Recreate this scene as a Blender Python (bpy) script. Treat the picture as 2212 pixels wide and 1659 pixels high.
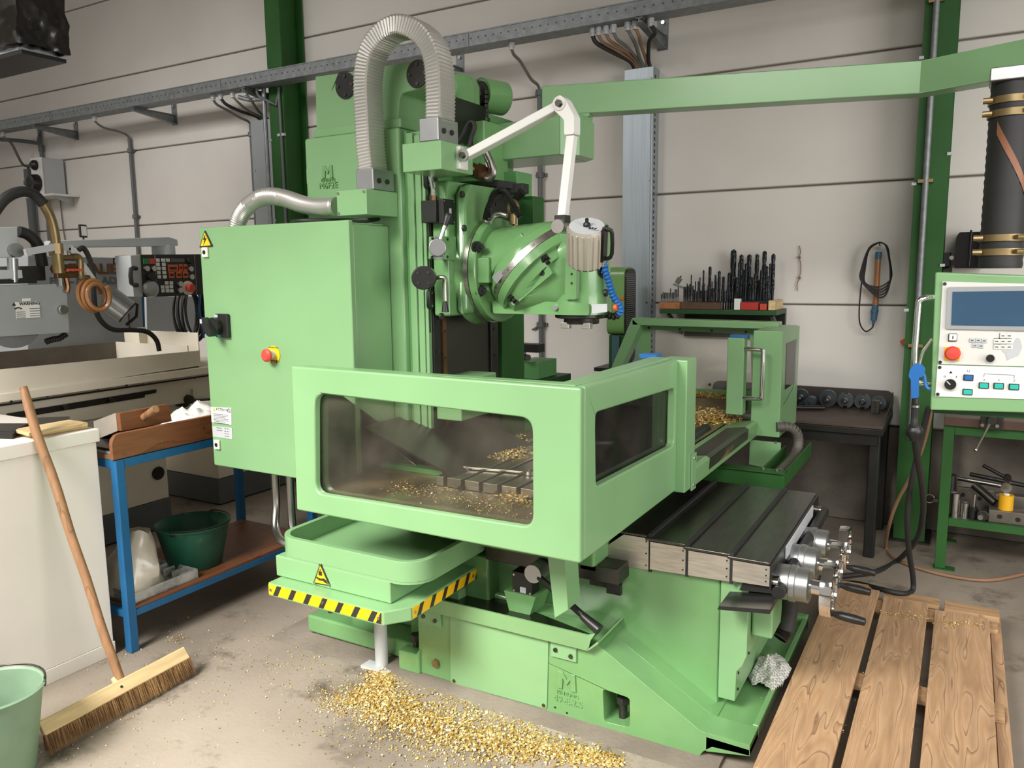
import bpy, math, random
import numpy as np
from mathutils import Vector, Matrix, noise
from mathutils.geometry import tessellate_polygon
sc = bpy.context.scene
for o in list(bpy.data.objects):
    bpy.data.objects.remove(o)
COL = sc.collection
# ---------------------------------------------------------------- camera
FPX, CX, CY = 1705.16, 1106.0, 829.5
yaw, pit, rol = [math.radians(a) for a in (29.84437, 8.11868, 0.62211)]
CAM = Vector((0, 0, 1.6))
Fv = Vector((-math.sin(yaw)*math.cos(pit), math.cos(yaw)*math.cos(pit), -math.sin(pit)))
r0 = Vector((math.cos(yaw), math.sin(yaw), 0)); d0 = Fv.cross(r0)
Rv = r0*math.cos(rol)+d0*math.sin(rol); Dv = -r0*math.sin(rol)+d0*math.cos(rol)
cd = bpy.data.cameras.new('camera'); cam = bpy.data.objects.new('camera', cd); COL.objects.link(cam)
cam.matrix_world = Matrix(((Rv.x, -Dv.x, -Fv.x, CAM.x), (Rv.y, -Dv.y, -Fv.y, CAM.y), (Rv.z, -Dv.z, -Fv.z, CAM.z), (0, 0, 0, 1)))
cd.sensor_width = 36; cd.lens = FPX*36/2212; cd.clip_start = .05
sc.camera = cam
# ---------------------------------------------------------------- light
w = bpy.data.worlds.new('hall_light'); sc.world = w; w.use_nodes = True
w.node_tree.nodes['Background'].inputs[0].default_value = (1.0, .95, .88, 1)
w.node_tree.nodes['Background'].inputs[1].default_value = .35
def area(name, loc, target, sx, sy, power, col):
    l = bpy.data.lights.new(name, 'AREA'); l.shape = 'RECTANGLE'; l.size = sx; l.size_y = sy; l.energy = power; l.color = col
    o = bpy.data.objects.new(name, l); COL.objects.link(o); o.location = loc
    o.rotation_euler = (Vector(target)-Vector(loc)).to_track_quat('-Z', 'Y').to_euler()
    return o
k = k = k = k = k = k = k = area('roof_window_machine', (-2.4, -1.4, 3.5), (-1.8, 1.7, .25), 2.0, 1.3, 62, (1, .965, .91)); k.data.spread = math.radians(62)
k = area('wall_fill_left', (-5.4, -.8, 4.9), (-5.6, 4.6, .8), 4.0, 1.2, 56, (1, .97, .93)); k.data.spread = math.radians(72)  # added fill lamp, no window there: lifts the left wall and grinder
k = area('wall_fill_right', (1.4, -.8, 3.8), (.6, 4.8, .3), 3.0, 1.2, 21, (1, .98, .95)); k.data.spread = math.radians(60)  # added fill lamp washing the lower right wall and far pallet
area('side_fill', (3.6, 1.0, 1.9), (-1, 3.0, .5), 3.0, 2.5, 122, (1, .975, .95))  # invented source on the right, brightens the wall and right-facing sides
vs = sc.view_settings
vs.view_transform = 'Standard'; vs.look = 'None'; vs.exposure = 0.29; vs.gamma = 1.0; vs.use_curve_mapping = False
# ---------------------------------------------------------------- helpers
def at(x, y, X=None, Y=None, Z=None):
    """real point where the sight line through an image position meets a plane"""
    v = Fv+Rv*((x-CX)/FPX)+Dv*((y-CY)/FPX)
    t = (Z-CAM.z)/v.z if Z is not None else (X/v.x if X is not None else Y/v.y)
    return CAM+v*t
rnd = random.Random(7)
class MB:
    def __init__(s): s.v = []; s.f = []
    def add(s, vs_, fs):
        n = len(s.v); s.v += [tuple(v) for v in vs_]; s.f += [tuple(i+n for i in f) for f in fs]; return s
    def box(s, x0, x1, y0, y1, z0, z1):
        x0, x1 = sorted((x0, x1)); y0, y1 = sorted((y0, y1)); z0, z1 = sorted((z0, z1))
        return s.add([(x, y, z) for z in (z0, z1) for y in (y0, y1) for x in (x0, x1)],
                     [(0, 2, 3, 1), (4, 5, 7, 6), (0, 1, 5, 4), (2, 6, 7, 3), (0, 4, 6, 2), (1, 3, 7, 5)])
    def obox(s, c, ax, ay, az, hx, hy, hz):
        c = Vector(c); ax, ay, az = Vector(ax)*hx, Vector(ay)*hy, Vector(az)*hz
        return s.add([c+ax*i+ay*j+az*k for k in (-1, 1) for j in (-1, 1) for i in (-1, 1)],
                     [(0, 2, 3, 1), (4, 5, 7, 6), (0, 1, 5, 4), (2, 6, 7, 3), (0, 4, 6, 2), (1, 3, 7, 5)])
    def bar(s, p, q, wd, h, up=(0, 0, 1)):
        p, q = Vector(p), Vector(q); a = (q-p); L = a.length; a.normalize()
        b = Vector(up).cross(a)
        if b.length < 1e-4: b = Vector((1, 0, 0)).cross(a)
        b.normalize(); c = a.cross(b)
        return s.obox((p+q)/2, a, b, c, L/2, wd/2, h/2)
    def cyl(s, p, q, r, r2=None, n=16, caps=True):
        p, q = Vector(p), Vector(q); r2 = r if r2 is None else r2
        a = (q-p).normalized(); u = a.orthogonal().normalized(); v = a.cross(u)
        cs = [(math.cos(2*math.pi*i/n), math.sin(2*math.pi*i/n)) for i in range(n)]
        vs_ = [p+(u*c+v*d)*r for c, d in cs]+[q+(u*c+v*d)*r2 for c, d in cs]
        fs = [(i, (i+1) % n, n+(i+1) % n, n+i) for i in range(n)]
        if caps: fs += [tuple(range(n-1, -1, -1)), tuple(range(n, 2*n))]
        return s.add(vs_, fs)
    def tube(s, pts, r, n=8, sub=6, caps=True):
        P = smooth(pts, sub) if sub > 1 else [Vector(p) for p in pts]
        m = len(P); rs = r if isinstance(r, (list, tuple)) else None
        u = None; rings = []
        for i, p in enumerate(P):
            t = (P[min(i+1, m-1)]-P[max(i-1, 0)]).normalized()
            u = t.orthogonal().normalized() if u is None else (u-t*u.dot(t)).normalized()
            v = t.cross(u)
            rr = r if rs is None else rs[i % len(rs)] if len(rs) != m else rs[i]
            rings.append([p+(u*math.cos(2*math.pi*k/n)+v*math.sin(2*math.pi*k/n))*rr for k in range(n)])
        vs_ = [x for g in rings for x in g]
        fs = [(i*n+k, i*n+(k+1) % n, (i+1)*n+(k+1) % n, (i+1)*n+k) for i in range(m-1) for k in range(n)]
        if caps: fs += [tuple(range(n-1, -1, -1)), tuple(range((m-1)*n, m*n))]
        return s.add(vs_, fs)
    def prism(s, loops, axis, a, b):
        """polygon (outer loop, then holes) in the two other axes, extruded along axis from a to b"""
        if not isinstance(loops[0][0], (tuple, list, Vector)): loops = [loops]
        f3 = {'x': lambda p, t: (t, p[0], p[1]), 'y': lambda p, t: (p[0], t, p[1]), 'z': lambda p, t: (p[0], p[1], t)}[axis]
        return s.sheet(loops, lambda p: Vector(f3(p, a)), lambda p: Vector(f3(p, b)))
    def sheet(s, loops, fa, fb):
        tris = tessellate_polygon([[Vector((p[0], p[1], 0)) for p in l] for l in loops])
        flat = [p for l in loops for p in l]; n = len(flat)
        vs_ = [fa(p) for p in flat]+[fb(p) for p in flat]
        fs = []
        for t in tris:
            A, B, C_ = [Vector((flat[i][0], flat[i][1])) for i in t]
            if (B-A).cross(C_-A) < 0: t = t[::-1]
            fs += [tuple(t), tuple(i+n for i in t[::-1])]
        o = 0
        for l in loops:
            k = len(l)
            fs += [(o+i, o+(i+1) % k, n+o+(i+1) % k, n+o+i) for i in range(k)]; o += k
        return s.add(vs_, fs)
    def lathe(s, prof, o, axis=(0, 0, 1), n=24, arc=2*math.pi, u=None):
        """prof: (radius, height) pairs"""
        o = Vector(o); a = Vector(axis).normalized(); u = a.orthogonal().normalized() if u is None else Vector(u); v = a.cross(u)
        m = len(prof); full = abs(arc-2*math.pi) < 1e-6; c = n if full else n+1
        vs_ = [o+a*h+(u*math.cos(arc*i/n)+v*math.sin(arc*i/n))*max(r, 1e-5) for r, h in prof for i in range(c)]
        fs = [(j*c+i, j*c+(i+1) % c, (j+1)*c+(i+1) % c, (j+1)*c+i) for j in range(m-1) for i in range(n if full else n)]
        return s.add(vs_, fs)
    def ball(s, c, r, n=12, sc_=(1, 1, 1)):
        c = Vector(c); k = n//2
        return s.add([c+Vector((math.sin(math.pi*j/k)*math.cos(2*math.pi*i/n)*sc_[0], math.sin(math.pi*j/k)*math.sin(2*math.pi*i/n)*sc_[1], math.cos(math.pi*j/k)*sc_[2]))*r for j in range(k+1) for i in range(n)],
                     [(j*n+i, (j+1)*n+i, (j+1)*n+(i+1) % n, j*n+(i+1) % n) for j in range(k) for i in range(n)])
    def hexnut(s, c, axis, r, h, bolt=0):
        c = Vector(c); a = Vector(axis).normalized(); s.cyl(c, c+a*h, r, n=6)
        if bolt: s.cyl(c+a*h, c+a*(h+bolt), r*.5, n=10)
        return s
def smooth(pts, sub=6):
    P = [Vector(p) for p in pts]; out = []
    for i in range(len(P)-1):
        p0, p1, p2, p3 = P[max(i-1, 0)], P[i], P[i+1], P[min(i+2, len(P)-1)]
        for k in range(sub):
            t = k/sub
            out.append(.5*((2*p1)+(p2-p0)*t+(2*p0-5*p1+4*p2-p3)*t*t+(3*p1-p0-3*p2+p3)*t**3))
    return out+[P[-1]]
def rrect(x0, x1, y0, y1, r, n=5):
    out = []
    for cx, cy, a in ((x1-r, y1-r, 0), (x0+r, y1-r, 90), (x0+r, y0+r, 180), (x1-r, y0+r, 270)):
        for k in range(n+1):
            t = math.radians(a+90*k/n); out.append((cx+r*math.cos(t), cy+r*math.sin(t)))
    return out
def rquad(c, r, n=5):
    """quad corners (in order) with rounded corners"""
    out = []; m = len(c); c = [Vector(p) for p in c]
    for i in range(m):
        p = c[i]; a = (c[i-1]-p); b = (c[(i+1) % m]-p)
        A = p+a.normalized()*r; B = p+b.normalized()*r
        for k in range(n+1):
            t = k/n; q = A*(1-t)**2+p*2*t*(1-t)+B*t*t; out.append((q.x, q.y))
    return out
def circ(cx, cy, r, n=16, a0=0, a1=360):
    full = a1-a0 == 360
    return [(cx+r*math.cos(math.radians(a0+(a1-a0)*i/(n if full else n-1))), cy+r*math.sin(math.radians(a0+(a1-a0)*i/(n if full else n-1)))) for i in range(n)]
def build(mb, name, mat, parent=None, bevel=0, seg=2, ang=35, label=None, kind=None, flat=False):
    me = bpy.data.meshes.new(name); me.from_pydata(mb.v, [], mb.f); me.validate()
    for m_ in (mat if isinstance(mat, (list, tuple)) else [mat]): me.materials.append(m_)
    import bmesh
    b = bmesh.new(); b.from_mesh(me); bmesh.ops.recalc_face_normals(b, faces=b.faces); b.to_mesh(me); b.free()
    if not flat:
        me.polygons.foreach_set('use_smooth', [True]*len(me.polygons)); me.set_sharp_from_angle(angle=math.radians(ang))
    o = bpy.data.objects.new(name, me); COL.objects.link(o)
    if parent:
        o.parent = parent
        if parent.type == 'EMPTY': o.location = -parent.location
    if bevel:
        bv = o.modifiers.new('bevel', 'BEVEL'); bv.width = bevel; bv.segments = seg; bv.limit_method = 'ANGLE'; bv.angle_limit = math.radians(40); bv.harden_normals = True
    if label: o['label'] = label
    if kind: o['kind'] = kind
    return o
def tag(o, label, cat, group=None):
    o['label'] = label; o['category'] = cat
    if group: o['group'] = group
    return o
def thing(name, label, cat, loc, group=None):
    o = bpy.data.objects.new(name, None); COL.objects.link(o); o.location = loc; o.empty_display_size = .05
    return tag(o, label, cat, group)
def struct(mb, name, mat, parent=None, **k):
    return build(mb, name, mat, parent, kind=None if parent else 'structure', **k)
def dup(root, loc, rot=None, label=None, scale=None):
    r = root.copy(); COL.objects.link(r); r.location = loc
    if rot is not None: r.rotation_euler = rot
    if scale is not None: r.scale = scale
    if label: r['label'] = label
    for ch in list(root.children):
        c = ch.copy(); COL.objects.link(c); c.parent = r
        for g in list(ch.children):
            d = g.copy(); COL.objects.link(d); d.parent = c
    return r
def text(body, size, org, ex, ey, mat, parent, depth=.002, name='lettering', align='CENTER', bold=0, sx=1, label=None):
    cu = bpy.data.curves.new('t', 'FONT'); cu.body = body; cu.size = size; cu.align_x = align; cu.align_y = 'CENTER'; cu.extrude = depth; cu.offset = bold; cu.resolution_u = 2
    cu.space_line = .9
    t = bpy.data.objects.new('t', cu); COL.objects.link(t)
    bpy.context.view_layer.update()
    me = bpy.data.meshes.new_from_object(t.evaluated_get(bpy.context.evaluated_depsgraph_get())); bpy.data.objects.remove(t)
    ex, ey, org = Vector(ex).normalized(), Vector(ey).normalized(), Vector(org); ez = ex.cross(ey)
    mb = MB(); mb.v = [tuple(org+ex*v.co.x*sx+ey*v.co.y+ez*v.co.z) for v in me.vertices]; mb.f = [tuple(p.vertices) for p in me.polygons]
    bpy.data.meshes.remove(me)
    return build(mb, name, mat, parent, flat=True, label=label)
def letter_m(c, w, h, y, parent, mt, d=.005):
    """the raised M emblem: two stems and a notched middle"""
    x, z = c; s = w*.27; o = .12*w
    pl = [(x-w/2, z-h/2), (x-w/2+s, z-h/2), (x-w/2+s+o*.3, z+h*.12), (x, z-h*.22), (x+w/2-s-o*.3, z+h*.12), (x+w/2-s, z-h/2), (x+w/2, z-h/2), (x+w/2-o*.4, z+h/2), (x+w/2-s*1.1, z+h/2), (x, z+h*.1), (x-w/2+s*1.1, z+h/2), (x-w/2+o*.4, z+h/2)]
    return build(MB().prism(pl, 'y', y-d, y), 'cast_emblem', mt, parent, bevel=.0015)
# ---------------------------------------------------------------- materials
def lin(h):
    c = [int(h[i:i+2], 16)/255 for i in (0, 2, 4)]
    return tuple(x/12.92 if x < .04045 else ((x+.055)/1.055)**2.4 for x in c)+(1,)
def mat(name, col, rough=.5, metal=0., var=.12, scale=6., bump=0., bscale=60., col2=None, coat=0., stretch=None, detail=4., spec=.5, speck=None, contrast=None):
    m = bpy.data.materials.new(name); m.use_nodes = True; nt = m.node_tree; N = nt.nodes; L = nt.links
    b = N['Principled BSDF']; c = lin(col); b.inputs['Roughness'].default_value = rough; b.inputs['Metallic'].default_value = metal
    b.inputs['Specular IOR Level'].default_value = spec
    if coat: b.inputs['Coat Weight'].default_value = coat; b.inputs['Coat Roughness'].default_value = .12
    tc = N.new('ShaderNodeTexCoord'); mp = N.new('ShaderNodeMapping'); L.new(tc.outputs['Object'], mp.inputs[0])
    if stretch: mp.inputs['Scale'].default_value = stretch
    nz = N.new('ShaderNodeTexNoise'); nz.inputs['Scale'].default_value = scale; nz.inputs['Detail'].default_value = detail; L.new(mp.outputs[0], nz.inputs['Vector'])
    rp = N.new('ShaderNodeValToRGB'); k0, k1 = contrast or (.3, .7); rp.color_ramp.elements[0].position = k0; rp.color_ramp.elements[1].position = k1
    c2 = lin(col2) if col2 else tuple(x*(1-var) for x in c[:3])+(1,)
    c1 = c if col2 else tuple(min(1, x*(1+var)) for x in c[:3])+(1,)
    rp.color_ramp.elements[0].color = c2; rp.color_ramp.elements[1].color = c1
    L.new(nz.outputs[0], rp.inputs[0]); out = rp.outputs[0]
    if speck:
        hx, sz, thr = speck
        vz = N.new('ShaderNodeTexNoise'); vz.inputs['Scale'].default_value = sz; vz.inputs['Detail'].default_value = 5; L.new(mp.outputs[0], vz.inputs['Vector'])
        r2 = N.new('ShaderNodeValToRGB'); r2.color_ramp.elements[0].position = thr; r2.color_ramp.elements[1].position = thr+.06
        mx = N.new('ShaderNodeMix'); mx.data_type = 'RGBA'; mx.inputs[7].default_value = lin(hx)
        L.new(vz.outputs[0], r2.inputs[0]); L.new(r2.outputs[0], mx.inputs[0]); L.new(out, mx.inputs[6]); out = mx.outputs[2]
    L.new(out, b.inputs['Base Color'])
    if bump:
        n2 = N.new('ShaderNodeTexNoise'); n2.inputs['Scale'].default_value = bscale; n2.inputs['Detail'].default_value = 3; L.new(mp.outputs[0], n2.inputs['Vector'])
        bp = N.new('ShaderNodeBump'); bp.inputs['Strength'].default_value = bump; bp.inputs['Distance'].default_value = .01; L.new(n2.outputs[0], bp.inputs['Height']); L.new(bp.outputs[0], b.inputs['Normal'])
    return m
def wood(name, c1, c2, scale=14, rough=.6, axis=1, dist=5., c3=None):
    m = bpy.data.materials.new(name); m.use_nodes = True; nt = m.node_tree; N = nt.nodes; L = nt.links; b = N['Principled BSDF']; b.inputs['Roughness'].default_value = rough
    tc = N.new('ShaderNodeTexCoord'); oi = N.new('ShaderNodeObjectInfo'); mp = N.new('ShaderNodeMapping'); L.new(tc.outputs['Object'], mp.inputs[0])
    ml = N.new('ShaderNodeMath'); ml.operation = 'MULTIPLY'; ml.inputs[1].default_value = 9.; L.new(oi.outputs['Random'], ml.inputs[0]); L.new(ml.outputs[0], mp.inputs['Location'])
    s_ = [1, 1, 1]; s_[axis] = .11; mp.inputs['Scale'].default_value = s_
    nz = N.new('ShaderNodeTexNoise'); nz.inputs['Scale'].default_value = 5.; nz.inputs['Detail'].default_value = 3; L.new(mp.outputs[0], nz.inputs['Vector'])
    m1 = N.new('ShaderNodeMath'); m1.operation = 'MULTIPLY'; m1.inputs[1].default_value = scale; L.new(nz.outputs[0], m1.inputs[0])
    fr = N.new('ShaderNodeMath'); fr.operation = 'FRACT'; L.new(m1.outputs[0], fr.inputs[0])
    rp = N.new('ShaderNodeValToRGB'); rp.color_ramp.elements[0].color = lin(c1); rp.color_ramp.elements[1].color = lin(c2); e = rp.color_ramp.elements.new(.12); e.color = lin(c2); e2 = rp.color_ramp.elements.new(.6); e2.color = lin(c3 or c2)
    L.new(fr.outputs[0], rp.inputs[0])
    n3 = N.new('ShaderNodeTexNoise'); n3.inputs['Scale'].default_value = 40; n3.inputs['Detail'].default_value = 4; L.new(mp.outputs[0], n3.inputs['Vector'])
    mx = N.new('ShaderNodeMix'); mx.data_type = 'RGBA'; mx.blend_type = 'MULTIPLY'; mx.inputs[0].default_value = .45
    L.new(rp.outputs[0], mx.inputs[6]); L.new(n3.outputs['Color'], mx.inputs[7]); r4 = N.new('ShaderNodeValToRGB'); r4.color_ramp.elements[0].color = (.35, .35, .35, 1); r4.color_ramp.elements[0].position = .25; r4.color_ramp.elements[1].position = .6
    L.new(n3.outputs[0], r4.inputs[0]); L.new(r4.outputs[0], mx.inputs[7])
    L.new(mx.outputs[2], b.inputs['Base Color'])
    bp = N.new('ShaderNodeBump'); bp.inputs['Strength'].default_value = .25; bp.inputs['Distance'].default_value = .004; L.new(fr.outputs[0], bp.inputs['Height']); L.new(bp.outputs[0], b.inputs['Normal'])
    return m
G = mat('green_enamel', '7FA977', .32, var=.05, scale=3, bump=.02, bscale=90, coat=.15)
GC = mat('green_cast_enamel', '6C9A62', .25, var=.08, scale=5, bump=.10, bscale=22, coat=.4)
GW = mat('green_worn_enamel', '7AA26E', .34, var=.08, scale=4, bump=.04, bscale=40, speck=('6B4A38', 7., .70))
GD = mat('dark_green_paint', '2B5827', .55, spec=.3, var=.12, scale=4, bump=.03)
GDD = mat('deep_green_paint', '1F4A22', .5, var=.12, scale=4)
GI = mat('green_inner', '5C9458', .4, var=.1, scale=5)
STEEL = mat('steel', 'B9B6B0', .28, 1., var=.12, scale=8, bump=.02)
BRUSH = mat('brushed_steel', 'C6C2BA', .32, 1., var=.14, scale=14, stretch=(1, 1, 12), bump=.03)
PLATE = mat('cover_plate_steel', '56544F', .3, .9, var=.2, scale=10, stretch=(6, 1, 6), bump=.02)
PLATEB = mat('cover_plate_edge', 'C8C2B6', .38, .85, var=.15, scale=14, stretch=(1, 1, 8))
DKST = mat('dark_steel', '4A4844', .4, .8, var=.25, scale=9)
CHROME = mat('chrome', 'E4E4E4', .08, 1., var=.02)
ALU = mat('aluminium', 'A6A8A8', .36, .9, var=.06, scale=12)
GALV = mat('galvanised', '85898A', .5, .6, var=.16, scale=30, detail=2)
GALVS = mat('galvanised_trunk', 'A9B2B9', .42, .7, var=.08, scale=6, stretch=(14, 14, .6))
BLACK = mat('black_plastic', '1C1C1B', .4, var=.2)
RUB = mat('black_rubber', '242423', .6, var=.2, bump=.04)
BLKM = mat('black_metal', '2C2C2A', .38, .4, var=.25, scale=8)
OIL = mat('oily_black', '14130F', .25, .2, var=.4, scale=5)
WHITE = mat('white_paint', 'E3E3DE', .4, var=.03)
LGREY = mat('light_grey_paint', 'B9BDBF', .42, var=.04)
MGREY = mat('mid_grey_paint', '989C9E', .45, var=.05)
DGREY = mat('dark_grey_paint', '5F6365', .5, var=.07)
CREAM = mat('cream_paint', 'EDE5D3', .42, var=.05, scale=3, bump=.02)
CREAMD = mat('cream_cabinet', 'EEE8E0', .45, var=.04, scale=2)
BLUE = mat('blue_paint', '1F6496', .42, var=.1)
BLUEP = mat('blue_plastic', '1E63A8', .4, var=.08)
YEL = mat('yellow', 'F0C419', .45, var=.05)
RED = mat('red_plastic', 'D0483A', .4, var=.04)
ORG = mat('orange_plastic', 'D8622A', .4, var=.05)
TEAL = mat('teal_button', '2BB5A4', .35, var=.03)
BRASS = mat('brass', '8F7C58', .42, .8, var=.2, scale=12)
BRONZE = mat('bronze_fitting', '7A5B40', .35, .9, var=.25, scale=12)
CABLE = mat('grey_cable', '6B6A63', .55, var=.1)
BRNC = mat('brown_hose', '8A6A50', .55, var=.1)
SCREEN = mat('screen_glass', '31506B', .18, var=.10, scale=5, coat=.5)
PANELW = mat('panel_foil', 'D6D5D0', .4, var=.03)
HAZY = mat('hazard_yellow', 'F2BE12', .4, var=.06, scale=5)
HAZK = mat('hazard_black', '2A2A28', .45, var=.1)
WOODB = wood('brown_wood', '6E4228', '8A5636', 10, .5)
WOODL = wood('light_wood', 'C09C68', 'DCC090', 12, .6)
WOODH = wood('broom_handle_wood', '7A5638', '9B7350', 8, .55, axis=2)
PINE = wood('pallet_pine', '8F6A4C', 'C6A27E', 22, .6, axis=1, c3='B58F6A')
PINEX = wood('pallet_pine_cross', '8E6A4C', 'C09C76', 20, .6, axis=0, c3='AD8A64')
TABW = wood('table_top_wood', '6A4A34', '8C6A4C', 10, .5)
def acrylic(name, haze, tint, hz_scale=5.):
    m = bpy.data.materials.new(name); m.use_nodes = True; N = m.node_tree.nodes; L = m.node_tree.links; N.remove(N['Principled BSDF'])
    out = N['Material Output']; tr = N.new('ShaderNodeBsdfTransparent'); tr.inputs[0].default_value = (.90, .89, .86, 1)
    df = N.new('ShaderNodeBsdfDiffuse'); df.inputs[0].default_value = lin(tint); gl = N.new('ShaderNodeBsdfGlossy'); gl.inputs['Roughness'].default_value = .06
    tc = N.new('ShaderNodeTexCoord'); nz = N.new('ShaderNodeTexNoise'); nz.inputs['Scale'].default_value = hz_scale; nz.inputs['Detail'].default_value = 6; L.new(tc.outputs['Object'], nz.inputs['Vector'])
    mr = N.new('ShaderNodeMapRange'); mr.inputs[1].default_value = .35; mr.inputs[2].default_value = .75; mr.inputs[3].default_value = haze*.4; mr.inputs[4].default_value = haze*1.5; L.new(nz.outputs[0], mr.inputs[0])
    m1 = N.new('ShaderNodeMixShader'); L.new(mr.outputs[0], m1.inputs[0]); L.new(tr.outputs[0], m1.inputs[1]); L.new(df.outputs[0], m1.inputs[2])
    fr = N.new('ShaderNodeFresnel'); fr.inputs[0].default_value = 1.4
    m2 = N.new('ShaderNodeMixShader'); L.new(fr.outputs[0], m2.inputs[0]); L.new(m1.outputs[0], m2.inputs[1]); L.new(gl.outputs[0], m2.inputs[2]); L.new(m2.outputs[0], out.inputs[0])
    return m
PANE = acrylic('scratched_acrylic', .055, 'B0A898')
PANE2 = acrylic('clear_acrylic', .06, 'A8A098')
PLAST = acrylic('clear_plastic', .5, 'E8E8E6', 14)
HOSEM = mat('hose_steel', 'CBC9C3', .36, .65, var=.06)
LAMPM = mat('lamp_metal', 'CFC8BC', .42, .55, var=.06)
# concrete floor and wall
def concrete(name, a, b_, rough, big=1.2, fine=40, bump=.15, stain=None):
    m = mat(name, a, rough, col2=b_, scale=big, detail=8, bump=bump, bscale=fine, contrast=(.35, .68))
    if stain:
        nt = m.node_tree; N = nt.nodes; L = nt.links; b = N['Principled BSDF']; src = b.inputs['Base Color'].links[0].from_socket
        tc = N.new('ShaderNodeTexCoord'); n1 = N.new('ShaderNodeTexNoise'); n1.inputs['Scale'].default_value = stain[1]; n1.inputs['Detail'].default_value = 10; n1.inputs['Roughness'].default_value = .7; L.new(tc.outputs['Object'], n1.inputs['Vector'])
        r1 = N.new('ShaderNodeValToRGB'); r1.color_ramp.elements[0].position = stain[2]; r1.color_ramp.elements[1].position = stain[2]+.14; L.new(n1.outputs[0], r1.inputs[0])
        mx = N.new('ShaderNodeMix'); mx.data_type = 'RGBA'; mx.inputs[7].default_value = lin(stain[0]); L.new(r1.outputs[0], mx.inputs[0]); L.new(src, mx.inputs[6]); L.new(mx.outputs[2], b.inputs['Base Color'])
    return m
FLOOR = concrete('concrete_floor', 'A69A8C', '81776B', .6, 1.1, 55, .14, ('5E554B', 3.2, .54))
WALLM = concrete('wall_concrete', 'DFDBD5', 'D3CEC7', .8, .9, 120, .04, ('857D72', 22., .74))
WALLJ = mat('joint_filler', 'A39B92', .9, var=.2)
PLINTH = concrete('plinth_concrete', '8A8276', '4E483F', .85, 2.2, 40, .25)
# ================================================================ SETTING
struct(MB().box(-13, 4, -4, 5.6, -.12, 0), 'floor', FLOOR)
YW = 5.317
struct(MB().box(-14, 5, -6, 5.6, 5.6, 5.75), 'ceiling', mat('ceiling_sheet', '8E8880', .8))  # unseen hall ceiling, added to keep ambient light off the upper wall
wb = struct(MB().box(-13, 4.2, YW+.035, YW+.2, 0, 5.59), 'wall_back', WALLJ)
rows = [(.63, 1.367), (1.373, 2.108), (2.116, 2.860), (2.868, 3.602), (3.610, 4.36), (4.368, 5.59)]
cols = [(-12.9, -10.23), (-10.22, -5.15), (-5.14, -.215), (-.205, 4.1)]
for z0, z1 in rows:
    for x0, x1 in cols:
        struct(MB().box(x0, x1, YW, YW+.04, z0, z1), 'wall_panel', WALLM, wb, bevel=.012, seg=1)
struct(MB().box(-13, 4.2, YW-.012, YW+.04, 0, .622), 'plinth', PLINTH, wb, bevel=.01, seg=1)
def ibeam(name, x0, x1, label):
    t = thing(name, label, 'steel column', ((x0+x1)/2, 5.17, 0)); xm = (x0+x1)/2
    build(MB().box(x0, x1, 5.03, 5.045, .012, 5.2), 'front_flange', GD, t)
    build(MB().box(x0, x1, 5.29, 5.305, .012, 5.2), 'rear_flange', GD, t)
    build(MB().box(xm-.005, xm+.005, 5.0455, 5.2895, .012, 5.2), 'web', GD, t)
    build(MB().box(x0-.03, x1+.03, 5.0, 5.3, 0, .0118), 'base_plate', DKST, t)
    for sx, z in ((x0, 2.05), (x1, 2.2), (x0, 2.72), (x1, 1.6), (x0, 1.35), (x0, 3.3)):
        build(MB().box(sx-.012, sx+.012, 5.022, 5.06, z, z+.016), 'flange_clip', LGREY, t)
    return t
ibeam('steel_column', -5.23, -5.065, 'dark green steel column behind the milling machine, half hidden by its green hose arch')
ibeam('steel_column', -.29, -.125, 'green steel column with a grey conduit up its front, beside the control panel')
# ---- cable tray along the wall
t = thing('cable_tray', 'long perforated galvanised cable tray carried on brackets along the wall', 'cable tray', (-5, 4.9, 3.14))
x0, x1 = -12.5, .6
build(MB().box(x0, x1, 4.85, 4.853, 3.148, 3.235), 'front_side', GALV, t)
build(MB().box(x0, x1, 4.853, 5.0, 3.148, 3.151), 'tray_bottom', GALV, t)
build(MB().box(x0, x1, 4.997, 5.0, 3.151, 3.235), 'back_side', GALV, t)
build(MB().box(x0, x1, 4.846, 4.8525, 3.236, 3.244), 'rolled_edge', GALV, t)
m = MB()
for i in range(230): m.cyl((x0+.06*i, 4.8497, 3.197), (x0+.06*i, 4.8492, 3.197), .006, n=6)
build(m, 'perforation', BLACK, t, kind='stuff')
for i in range(5): build(MB().box(-10.6+i*2.5, -10.596+i*2.5, 4.8485, 4.8498, 3.15, 3.234), 'joint_seam', DKST, t)
for bx_ in (-8.42, -6.81, -3.475, -1.858, -5.35, -10.2, .2):
    b = build(MB().box(bx_-.035, bx_+.035, YW-.008, YW-.001, 3.05, 3.25), 'bracket_plate', GALV, t)
    build(MB().prism([(4.86, 3.143), (YW-.008, 3.146), (YW-.008, 3.06), (4.86, 3.118)], 'x', bx_-.004, bx_+.004)
          .box(bx_-.022, bx_+.022, 4.86, YW-.008, 3.139, 3.146).bar((bx_, 4.86, 3.118), (bx_, YW-.008, 3.06), .044, .006), 'bracket_arm', GALV, b)
    for z in (3.225, 3.07): build(MB().hexnut((bx_, YW-.008, z), (0, -1, 0), .014, .012), 'bracket_bolt', STEEL, b)
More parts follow.
